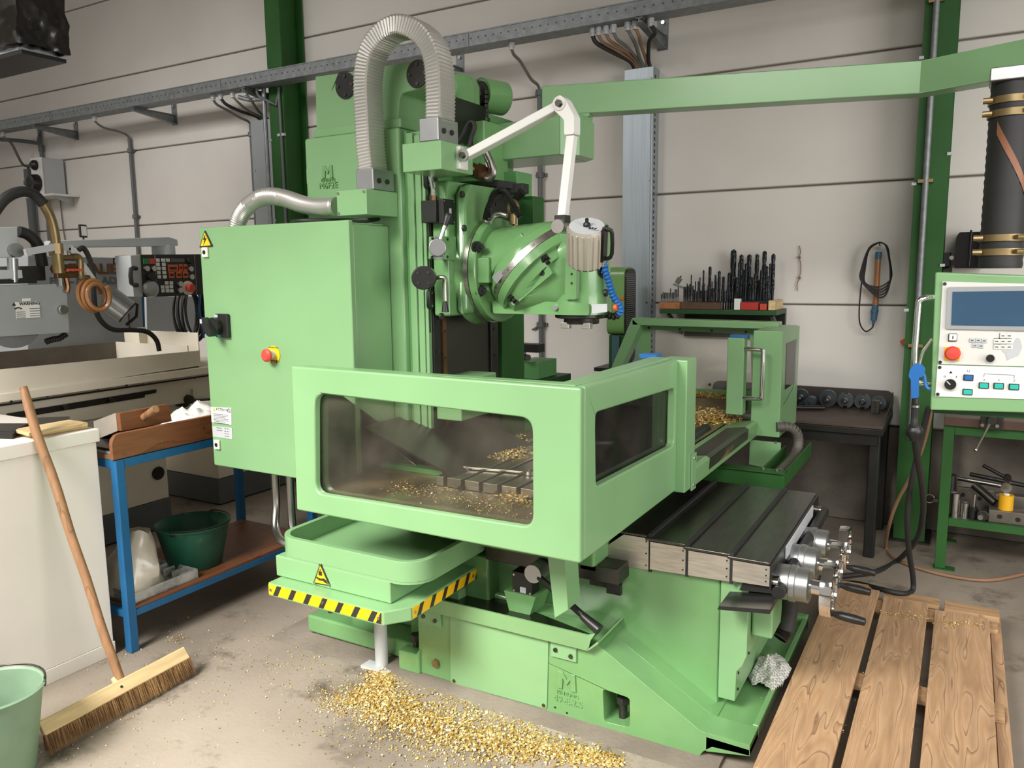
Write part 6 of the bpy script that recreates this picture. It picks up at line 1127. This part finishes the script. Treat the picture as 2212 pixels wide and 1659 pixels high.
for i in range(5):
    P_ = [(1900, 523), (1916-i*.5, 532), (1922, 560+i*3), (1926-i, 598+i*3), (1912, 622+i*6-8), (1893, 628+i*5-8), (1868-i*2, 610-i), (1865-i*2+4, 580), (1877, 540-i), (1900, 523)]
    build(MB().tube([at(x, y, Y=5.245-.006*i) for x, y in P_], .0045, 6, sub=5), 'cable_loop', RUB, HL)
build(MB().tube([at(x, y, Y=5.25) for x, y in ((1866, 578), (1860, 620), (1856, 670), (1858, 700), (1870, 716), (1884, 708), (1887, 700))], .0045, 6), 'lamp_lead', RUB, HL); v = at(1903, 530, Y=5.3); build(MB().tube([v, v-Vector((0, .09, .0)), v-Vector((0, .10, -.02))], .004, 6, sub=1), 'wall_hook', STEEL, HL)
ST = thing('twisted_string', 'short knotted string hanging on the bare wall between the drills and the hand lamp', 'string', at(1722, 625, Y=5.3)); build(MB().tube([at(x, y, Y=5.305) for x, y in ((1727, 531), (1729, 545), (1727, 556), (1730, 575), (1727, 600), (1722, 612), (1722, 628))], .003, 6), 'string', BRNC, ST)
for q in ((1727, 556), (1727, 600)): build(MB().ball(at(*q, Y=5.303), .009, 8), 'knot', BRNC, ST)
tag(build(MB().prism([(lambda v: (v.x, v.z))(at(x, y, Y=5.28)) for x, y in ((1943, 737), (1957, 729), (1957, 745), (1948, 745))], 'y', 5.27, YW-.002), 'orange_reflector', ORG, bevel=.002), 'small orange plastic piece on the wall at the left edge of the right column', 'reflector')
tag(build(MB().tube([at(x, y, Y=5.30) for x, y in ((1150, 712), (1160, 706), (1166, 690), (1168, 665))], .008, 8), 'wall_cable', CABLE), 'thin grey cable curving on the wall below the milling head', 'cable')
# ---- black socket box
SB = thing('socket_box', 'glossy black plastic socket box with a ridged hood, right of the green column', 'socket', (0, 5.2, 1.6)); GB = mat('gloss_black', '101010', .12, var=.1)
build(MB().prism(rquad([(-.068, 1.59), (.07, 1.59), (.07, 1.76), (.055, 1.79), (-.055, 1.79), (-.068, 1.76)], .01), 'y', 5.14, YW-.002), 'socket_hood', GB, SB, bevel=.008); build(MB().box(-.004, .008, 5.128, 5.1395, 1.6, 1.80), 'hood_ridge', GB, SB, bevel=.003); build(MB().box(-.13, -.09, 5.2, YW-.002, 1.60, 1.68), 'side_socket', BLACK, SB, bevel=.004); build(MB().box(-.125, -.08, 5.25, YW-.002, 1.50, 1.595), 'socket_plate', DKST, SB); build(MB().cyl((-.085, 5.22, 1.65), (-.085, 5.19, 1.65), .012, n=12), 'socket_catch', STEEL, SB)
# ---- green work bench on the right
RB = thing('green_workbench', 'dark green steel workbench with a brown top and loaded shelf, right edge', 'workbench', (.4, 4.9, 0))
for x, y in ((-.035, 4.65), (-.035, 5.15), (1.3, 4.65), (1.3, 5.15)): build(MB().box(x-.025, x+.025, y-.025, y+.025, .008, .785), 'leg', GD, RB, bevel=.003); build(MB().box(x-.03, x+.07, y-.03, y+.03, 0, .0075), 'foot', GD, RB)
build(MB().box(-.0095, 1.2745, 4.627, 4.66, .735, .785), 'top_rail', GD, RB, bevel=.002); build(MB().box(-.06, 1.35, 4.60, 5.2, .7855, .83), 'bench_top', mat('bench_top_wood', '4E382C', .5, var=.2, scale=5), RB, bevel=.003)
build(MB().box(-.0095, 1.2745, 4.627, 4.66, .245, .285), 'shelf_rail', GD, RB, bevel=.002); build(MB().box(-.009, 1.27, 4.661, 5.2, .268, .282), 'shelf_plate', DKST, RB); build(MB().box(-.06, -.0605+.018, 4.68, 5.12, .245, .28), 'side_rail', GD, RB)
vv = thing('bench_clamp', 'grey screw clamp with a long handle under the bench edge', 'clamp', at(2140, 905, Y=4.59)); v = at(2143, 905, Y=4.58); build(MB().box(v.x-.05, v.x+.05, 4.575, 4.599, v.z-.055, v.z+.03), 'clamp_plate', DKST, vv, bevel=.004); build(MB().cyl((v.x, 4.575, v.z), (v.x, 4.52, v.z), .025, .02, n=18), 'clamp_hub', DKST, vv); a_, b_ = at(2142, 908, Y=4.53), at(2108, 972, Y=4.53); build(MB().cyl(a_, b_, .006, n=10), 'clamp_handle', STEEL, vv); build(MB().ball(b_, .010, 10), 'handle_ball', STEEL, vv)
for q in ((2122, 918), (2154, 920)): c = at(*q, Y=4.575); build(MB().cyl(c, c-Vector((0, .008, 0)), .009, n=10), 'clamp_bolt', STEEL, vv)
SH = .2825
def cylt(name, label, px, y, r, h, mt, grp=None): v = at(px, 1100, Y=y); return tag(build(MB().lathe([(0, 0), (r, 0), (r, h-.004), (r-.004, h), (r*.45, h), (r*.45, h-.006), (0, h-.006)], (v.x, y, SH), (0, 0, 1), 24), name, mt), label, 'cylinder', grp)
cylt('steel_cylinder', 'tall dark steel cylinder at the left rear of the bench shelf', 2050, 4.85, .028, .19, DKST)
cylt('steel_cylinder', 'tall bright steel cylinder at the left front of the bench shelf', 2061, 4.72, .028, .125, STEEL)
cylt('steel_cylinder', 'short steel cylinder right of the tall bright one on the bench shelf', 2084, 4.73, .022, .075, STEEL)
t = cylt('steel_cylinder', 'steel plug with a thin pin on top, on the bench shelf', 2103, 4.72, .019, .06, DKST); v = at(2103, 1100, Y=4.72); build(MB().cyl((v.x, 4.72, SH+.054), (v.x, 4.72, SH+.125), .008, n=12), 'pin', STEEL).parent = t
t = tag(build(MB().cyl((at(2122, 1118, Y=4.7).x, 4.66, SH+.03), (at(2122, 1118, Y=4.7).x+.02, 4.78, SH+.03), .028, n=22), 'steel_bush', DKST, bevel=.003), 'dark bush lying on its side with a bright bolt in it, on the bench shelf', 'bush'); v = at(2118, 1117, Y=4.66); b = build(MB().hexnut((v.x, 4.66, v.z), (-.1, -1, 0), .014, .012), 'bolt_head', ALU); b.parent = t
def blk(name, label, x0, x1, y0, y1, h, mt, z=SH, holes=()):
    t = tag(build(MB().box(x0, x1, y0, y1, z, z+h), name, mt, bevel=.003), label, 'block')
    for hx__, hz__ in holes: h_ = build(MB().cyl((hx__, y0, z+hz__), (hx__, y0-.002, z+hz__), .012, n=14), 'hole', BLACK); h_.parent = t
    return t
FX = mat('fixture_steel', '7B756B', .4, .7, var=.2, scale=10)
blk('fixture_block', 'long drilled steel block at the front of the bench shelf', .17, .60, 4.67, 4.76, .065, FX, holes=((.22, .035), (.30, .03), (.34, .03)))
blk('fixture_block', 'drilled steel plate standing behind the short cylinders on the bench shelf', .02, .19, 4.86, 4.89, .12, FX, holes=((.05, .08), (.13, .07)))
blk('fixture_block', 'second drilled block behind the yellow roll on the bench shelf', .20, .55, 4.83, 4.90, .11, FX, holes=((.26, .07),))
YR = thing('yellow_tape_roll', 'yellow roll standing on the long drilled block on the bench shelf', 'tape roll', (.24, 4.71, .348)); build(MB().lathe([(.014, 0), (.034, 0), (.034, .078), (.014, .078), (.014, 0)], (.245, 4.715, SH+.0655), (0, 0, 1), 28), 'tape_roll', mat('tape_yellow', 'E0A81C', .35, var=.05, coat=.3), YR); build(MB().cyl((.245, 4.715, SH+.066), (.245, 4.715, SH+.15), .0135, n=16), 'roll_core', CREAM, YR)
def rodt(name, label, a, b, r, mt, cat='tool', head=None):
    t = thing(name, label, cat, a); build(MB().cyl(a, b, r, n=12), 'shaft', mt, t)
    if head: build(MB().cyl(Vector(b)+Vector((0, -.03, 0)), Vector(b)+Vector((0, .03, 0)), head, n=16), 'tool_head', mt, t)
    return t
rodt('steel_wrench', 'long bright steel wrench lying across the back of the bench shelf', (-.02, 4.95, .435), (.25, 4.92, .42), .013, STEEL, 'wrench', .026); rodt('steel_bar', 'thick dark bar slanting across the drilled plates on the bench shelf', (.10, 4.84, .43), (.20, 4.78, .36), .022, DKST, 'bar'); rodt('pry_bar', 'long black bar lying over the other tools on the bench shelf', (.08, 5.0, .45), (.5, 4.9, .42), .012, BLACK, 'bar'); rodt('black_wrench', 'short black wrench at the back of the bench shelf', (.14, 5.08, .49), (.26, 5.05, .435), .010, BLACK, 'wrench', .02)
blk('brown_block', 'stack of brown pieces at the back right of the bench shelf', .36, .46, 4.95, 5.0, .2, BRONZE)
t = thing('steel_ring', 'steel key ring hanging from the left leg of the green bench', 'ring', at(2008, 1075, Y=4.63)); v = at(2008, 1077, Y=4.62); build(MB().tube([v+Vector((.022*math.cos(a), 0, .022*math.sin(a))) for a in [.25+5.8*i/24 for i in range(25)]], .0028, 6, sub=1), 'ring', STEEL, t); build(MB().box(v.x+.018, -.061, 4.612, 4.63, v.z-.012, v.z+.002), 'ring_hook', DKST, t)
# ================================================================ FLOOR LEVEL
gp_ = MB(); pl = [(-2.56, 2.36), (-1.98, 2.36), (-1.96, 2.33), (-.60, 2.34), (-.60, 3.5), (-2.56, 3.5)]
gp_.add([(x-(.04 if x < -2 else -.0)-0, y-.03, .0005) for x, y in pl]+[(x+.03*(1 if x < -2 else 0), y+.03*(1 if y < 3 else -1), .013) for x, y in pl], [(0, 1, 7, 6), (1, 2, 8, 7), (2, 3, 9, 8), (3, 4, 10, 9), (4, 5, 11, 10), (5, 0, 6, 11), (6, 7, 8, 9, 10, 11), (5, 4, 3, 2, 1, 0)])
struct(gp_, 'trim_1', concrete('mortar_pad', '8C8276', '766C61', .85, 4, 70, .3))
# ---- pallet
PL = thing('wooden_pallet', 'low pale pine pallet on the floor in front of the handwheels', 'pallet', (-.15, 3.0, 0))
for x0, x1, ya, yb in ((-.470, -.265, 2.25, 3.86), (-.240, -.062, 2.22, 3.80), (-.035, .168, 2.2, 3.75)): build(MB().box(x0, x1, ya, yb, .098, .12), 'board', PINE, PL, bevel=.002)
for y0, y1 in ((2.27, 2.37), (2.95, 3.05), (3.70, 3.80)): build(MB().box(-.47, .20, y0, y1, .076, .0975), 'cross_board', PINEX, PL, bevel=.002)
for x0, x1, y0, y1 in ((-.47, -.30, 3.83, 3.97), (-.25, -.02, 3.82, 3.95), (.0, .21, 3.80, 3.94)): build(MB().box(x0, x1, y0+.04, y1, .074, .0965), 'end_board', PINEX, PL, bevel=.002)
for x in (-.40, -.15, .12):
    for y in (2.27, 2.95, 3.70): build(MB().box(x-.05, x+.05, y, y+.10, .022, .0755), 'block', PINE, PL, bevel=.002)
for x in (-.40, -.15, .12): build(MB().box(x-.05, x+.05, 2.25, 3.93, .0, .0215), 'bottom_board', PINE, PL)
build(MB().box(.175, .215, 2.2, 3.93, .06, .0755), 'side_board', PINE, PL, bevel=.002)
# ---- broom
BR = thing('broom', 'push broom with a long wooden handle leaning on the white cabinet', 'broom', (-2.68, 1.67, 0))
ha, hb2 = Vector((-2.655, 1.668, .075)), at(48, 836, X=-3.115)
n_ = 14; pp = [ha.lerp(hb2, i/n_)+Vector((.003*math.sin(i), .003*math.cos(i*1.3), 0)) for i in range(n_+1)]
build(MB().tube(pp, [.0165]*8+[.0172]*6+[.014], 14, sub=1), 'broom_handle', WOODH, BR)
ba, bb = Vector((-2.615, 1.345, .09)), Vector((-2.645, 1.945, .09)); dv = (bb-ba).normalized(); nb_ = Vector((.80, 0, .60)); tb_ = dv.cross(nb_)
build(MB().obox((ba+bb)/2, dv, nb_, tb_, (bb-ba).length/2, .011, .027), 'broom_block', WOODL, BR, bevel=.006); build(MB().cyl(ha-Vector((0, 0, .0)), ha+Vector((-.03, 0, .035)), .024, .02, n=16), 'handle_socket', WOODL, BR)
c = (ba+bb)/2+nb_*.011; build(MB().cyl(c, c+nb_*.002, .005, n=8), 'block_screw', DKST, BR)
m = MB(); vs_, fs = [], []; bw = (bb-ba).length; rr = random.Random(3)
low = -tb_ if tb_.z > 0 else tb_
for i in range(5200):
    s_ = rr.random(); e_ = rr.random()*2-1; p = ba+dv*bw*s_+nb_*e_*.009+low*.024; fan = (s_-.5)*.10
    L_ = (.070+.012*rr.random()); d_ = (low*1.0+Vector((-.30+.10*e_, 0, -.75))+dv*(fan+.16*(rr.random()-.5))+nb_*(e_*.25+.1*(rr.random()-.5))).normalized(); q = p+d_*L_
    if q.z < .002: q = p+d_*L_*max(.2, (p.z-.002)/max(1e-4, p.z-q.z))
    w_ = d_.cross(Vector((rr.random()-.5, rr.random()-.5, rr.random()-.5))).normalized()*.0011; k = len(vs_); vs_ += [p-w_, p+w_, q]; fs.append((k, k+1, k+2))
build(m.add(vs_, fs), 'bristles', mat('bristle', 'B08A58', .7, var=.45, scale=7, col2='6E4C30'), BR, kind='stuff', flat=True)
# ---- air gun and hoses
AG = thing('air_gun', 'blue air blow gun hanging on the grab handle of the control panel', 'air gun', at(1975, 860, Y=3.22)); ya = 3.215
def qz(l, Y): return [(v.x, v.z) for v in (at(x, y, Y=Y) for x, y in l)]
build(MB().prism(rquad(qz(((1966, 797), (1976, 785), (1990, 786), (1999, 796), (1996, 812), (1985, 815), (1985, 858), (1969, 860), (1968, 820), (1963, 812)), ya), .004), 'y', ya-.014, ya+.012), 'gun_body', BLUEP, AG, bevel=.004)
build(MB().tube([at(x, y, Y=ya) for x, y in ((1991, 800), (1997, 815), (1999, 832), (2006, 840), (2010, 838))], .006, 8), 'gun_trigger', BLUEP, AG); build(MB().tube([at(x, y, Y=ya) for x, y in ((1986, 787), (1993, 762), (2004, 745), (2013, 732))], .005, 8), 'gun_nozzle', STEEL, AG); build(MB().cyl(at(1977, 860, Y=ya), at(1977, 872, Y=ya), .012, n=12), 'gun_fitting', BLACK, AG)
def hose(name, label, pts, r, mt, cat='hose', extra=None):
    t = thing(name, label, cat, pts[-1]); build(MB().tube(pts, r, 10), 'hose', mt, t)
    if extra: extra(t)
    return t
def ex(t):
    c = at(1975, 932, Y=3.24); build(MB().lathe([(.012, .035), (.030, .008), (.030, -.008), (.012, -.035)], c, (0, 0, 1), 18), 'hose_coupling', BLACK, t); c = at(1977, 875, Y=3.22); build(MB().cyl(c, c-Vector((0, 0, .008)), .015, n=12), 'hose_clip', STEEL, t)
f = lambda x, y, z=.018: at(x, y, Z=z)
hose('air_hose', 'black air hose running from the blue air gun down to the floor', [at(1977, 870, Y=3.22), at(1976, 900, Y=3.23), at(1975, 932, Y=3.24), at(1982, 990, Y=3.4), at(1992, 1050, Y=3.6), at(1994, 1110, Y=3.85), at(1980, 1165, Y=4.12), f(1940, 1210), f(1890, 1235), f(1835, 1243), f(1760, 1250)], .013, RUB, extra=ex)
hose('air_hose', 'black hose dropping behind the panel and looping towards the handwheels', [at(2006, 880, Y=3.6), at(1995, 925, Y=3.62), at(1978, 1000, Y=3.65), at(1964, 1070, Y=3.72), at(1960, 1130, Y=3.8), at(1964, 1195, Y=3.92), at(1972, 1245, Y=4.0), at(1971, 1275, Y=4.0), at(1950, 1282, Z=.11), at(1900, 1272, Z=.11), at(1850, 1260, Z=.05), f(1800, 1258)], .012, RUB)
hose('air_hose', 'thin brown hose curving from behind the panel along the floor to the right', [at(2012, 885, Y=4.2), at(1998, 950, Y=4.3), at(1972, 1020, Y=4.4), at(1940, 1080, Y=4.5), at(1922, 1130, Y=4.6), f(1914, 1182, .012), f(1930, 1204, .012), f(1980, 1226, .012), f(2060, 1246, .012), f(2140, 1253, .012), f(2220, 1238, .012)], .009, BRNC)
# ---- checked rag on the ledge
RAG = mat('checked_cloth', 'D8D6D0', .9); nt = RAG.node_tree; ck_ = nt.nodes.new('ShaderNodeTexChecker'); ck_.inputs['Scale'].default_value = 110; ck_.inputs[1].default_value = lin('DAD8D2'); ck_.inputs[2].default_value = lin('9A9C94'); tc = nt.nodes.new('ShaderNodeTexCoord'); nt.links.new(tc.outputs['Object'], ck_.inputs['Vector']); nt.links.new(ck_.outputs[0], nt.nodes['Principled BSDF'].inputs['Base Color'])
v = at(1660, 1460, Z=.09); cloth('checked_rag', 'crumpled grey and white checked cloth on the machine ledge beside the pallet', (v.x, v.y, .086), .066, .125, .085, RAG, 5.4)
# ---- spanner on the table
SP = thing('open_spanner', 'long bright double-ended spanner lying on the milling table ends', 'spanner', at(1040, 1012, Z=.87)); a_, b_ = at(965, 1006, Z=.87), at(1145, 1020, Z=.87); a_.z = b_.z = .870
build(MB().bar(a_, b_, .020, .009), 'spanner_shank', STEEL, SP, bevel=.002)
for p, s_ in ((a_, 1), (b_, 1)): build(MB().lathe([(.013, -.006), (.026, -.006), (.026, .007), (.013, .007), (.013, -.006)], p, (0, 0, 1), 24), 'spanner_head', STEEL, SP, bevel=.001)
# ---- brass chips
CH = bpy.data.materials.new('brass_chip'); CH.use_nodes = True; b_ = CH.node_tree.nodes['Principled BSDF']; b_.inputs['Metallic'].default_value = .55; b_.inputs['Roughness'].default_value = .32
gi = CH.node_tree.nodes.new('ShaderNodeNewGeometry'); rp = CH.node_tree.nodes.new('ShaderNodeValToRGB'); rp.color_ramp.elements[0].color = lin('C09234'); rp.color_ramp.elements[1].color = lin('FFF0C8'); e_ = rp.color_ramp.elements.new(.6); e_.color = lin('EBD084'); CH.node_tree.links.new(gi.outputs['Random Per Island'], rp.inputs[0]); CH.node_tree.links.new(rp.outputs[0], b_.inputs['Base Color'])
class Chips:
    def __init__(s, seed): s.v, s.f, s.r = [], [], random.Random(seed)
    def one(s, p, size):
        r = s.r; th = r.random()*6.28; cx, sx = math.cos(th), math.sin(th); tl = (r.random()-.5)*1.6; k = len(s.v); R_ = size*(.35+.3*r.random()); arc = 1.5+2.2*r.random(); W_ = size*(.25+.2*r.random()); n = 4
        for i in range(n+1):
            a = arc*i/n; lx, lz = R_*math.cos(a), R_*math.sin(a)+R_*.1
            for wy in (-W_, W_):
                y, z = wy*math.cos(tl)-lz*math.sin(tl), abs(wy*math.sin(tl)+lz*math.cos(tl)); s.v.append((p[0]+lx*cx-y*sx, p[1]+lx*sx+y*cx, p[2]+z*.8+.001))
        s.f += [(k+2*i, k+2*i+1, k+2*i+3, k+2*i+2) for i in range(n)]
    def cluster(s, pts, n, size, sd, z=0, heap=0):
        for i in range(n):
            j = s.r.random()*(len(pts)-1); a, b = pts[int(j)], pts[min(int(j)+1, len(pts)-1)]; t = j-int(j); g = s.r.gauss(0, 1), s.r.gauss(0, 1); sd_ = (a[2]+(b[2]-a[2])*t)*sd
            x, y = a[0]+(b[0]-a[0])*t+g[0]*sd_, a[1]+(b[1]-a[1])*t+g[1]*sd_; hh = heap*math.exp(-(g[0]**2+g[1]**2)/1.4)*s.r.random()
            s.one((x, y, z+hh), size*(.5+.8*s.r.random()))
def fl(x, y, w_): v = at(x, y, Z=0); return (v.x, v.y, w_)
ck = Chips(11)
ck.cluster([fl(825, 1440, .5), fl(830, 1470, .6), fl(800, 1505, .9), fl(860, 1540, 1.1), fl(950, 1575, 1.25), fl(1050, 1605, 1.1), fl(1150, 1615, .8), fl(1250, 1630, .55), fl(1330, 1648, .35)], 6500, .0095, .055, 0, .008)
ck.cluster([fl(720, 1510, .7), fl(790, 1510, .9), fl(880, 1560, 1.2), fl(1000, 1600, 1.2)], 3200, .006, .07)
ck.cluster([fl(760, 1490, 1), fl(950, 1580, 1.3), fl(1200, 1640, 1)], 1300, .006, .16)
ck.cluster([fl(860, 1455, .5), fl(960, 1500, .5), fl(1080, 1560, .5), fl(1180, 1595, .4)], 700, .007, .05)
floor_chips = build(MB().add(ck.v, ck.f), 'brass_chips', CH, flat=True, kind='stuff'); tag(floor_chips, 'heap of golden brass chips swept along the floor before the machine base', 'metal chips')
ck = Chips(5)
ck.cluster([fl(150, 1640, 1), fl(300, 1560, 1.4), fl(430, 1440, 1.2), fl(560, 1380, 1.2), fl(480, 1520, 1.6)], 380, .0055, .16); ck.cluster([fl(370, 1375, 1), fl(400, 1380, 1)], 60, .007, .035); ck.cluster([fl(210, 1440, 1), fl(290, 1400, 1)], 60, .006, .03); ck.cluster([fl(600, 1400, 1.2), fl(680, 1450, 1.2)], 130, .006, .08)
tag(build(MB().add(ck.v, ck.f), 'scattered_chips', CH, flat=True, kind='stuff'), 'thin scatter of brass specks on the concrete around the broom', 'metal chips')
ck = Chips(9)
def tbp(x, y, w_, z): v = at(x, y, Z=z); return (v.x, v.y, w_)
ck.cluster([(-1.35, 4.47, .5), (-1.08, 4.47, .5)], 700, .013, .04, .869, .03)
ck.cluster([(-1.22, 4.05, .9), (-1.12, 4.1, .8), (-1.12, 4.2, .9), (-1.25, 4.2, 1)], 2600, .014, .065, .805, .05)
ck.cluster([(-1.3, 3.9, 1), (-1.2, 4.3, 1)], 160, .011, .1, .805)
ck.cluster([tbp(1060, 990, .6, .863), tbp(1120, 975, .8, .863)], 420, .011, .06, .863, .01); ck.cluster([tbp(1080, 962, .6, .863), tbp(1125, 945, .5, .863)], 260, .010, .05, .863, .02)
ck.cluster([tbp(1090, 1075, 1, .826), tbp(1140, 1085, .9, .826)], 220, .012, .035, .826, .012); ck.cluster([tbp(860, 1050, .8, .826), tbp(960, 1070, 1.1, .826), tbp(1120, 1110, 1.1, .826)], 700, .006, .045, .826, .003)
tag(build(MB().add(ck.v, ck.f), 'table_chips', CH, flat=True, kind='stuff'), 'golden chips lying inside the chip guard on the table and pan', 'metal chips')
ck = Chips(15)
pz = .1205
def pp_(x, y, w_): v = at(x, y, Z=pz); return (v.x, v.y, w_)
ck.cluster([pp_(1905, 1325, .5), pp_(1990, 1335, .6)], 130, .0055, .03, pz); ck.cluster([pp_(2030, 1345, .5), pp_(2120, 1350, .6)], 140, .0055, .03, pz); ck.cluster([pp_(1740, 1590, 1), pp_(1850, 1450, 1.2)], 60, .004, .1, pz)
tag(build(MB().add([v for v in ck.v], ck.f), 'pallet_chips', CH, flat=True, kind='stuff'), 'fine bright metal chips sprinkled over the pallet boards', 'metal chips')
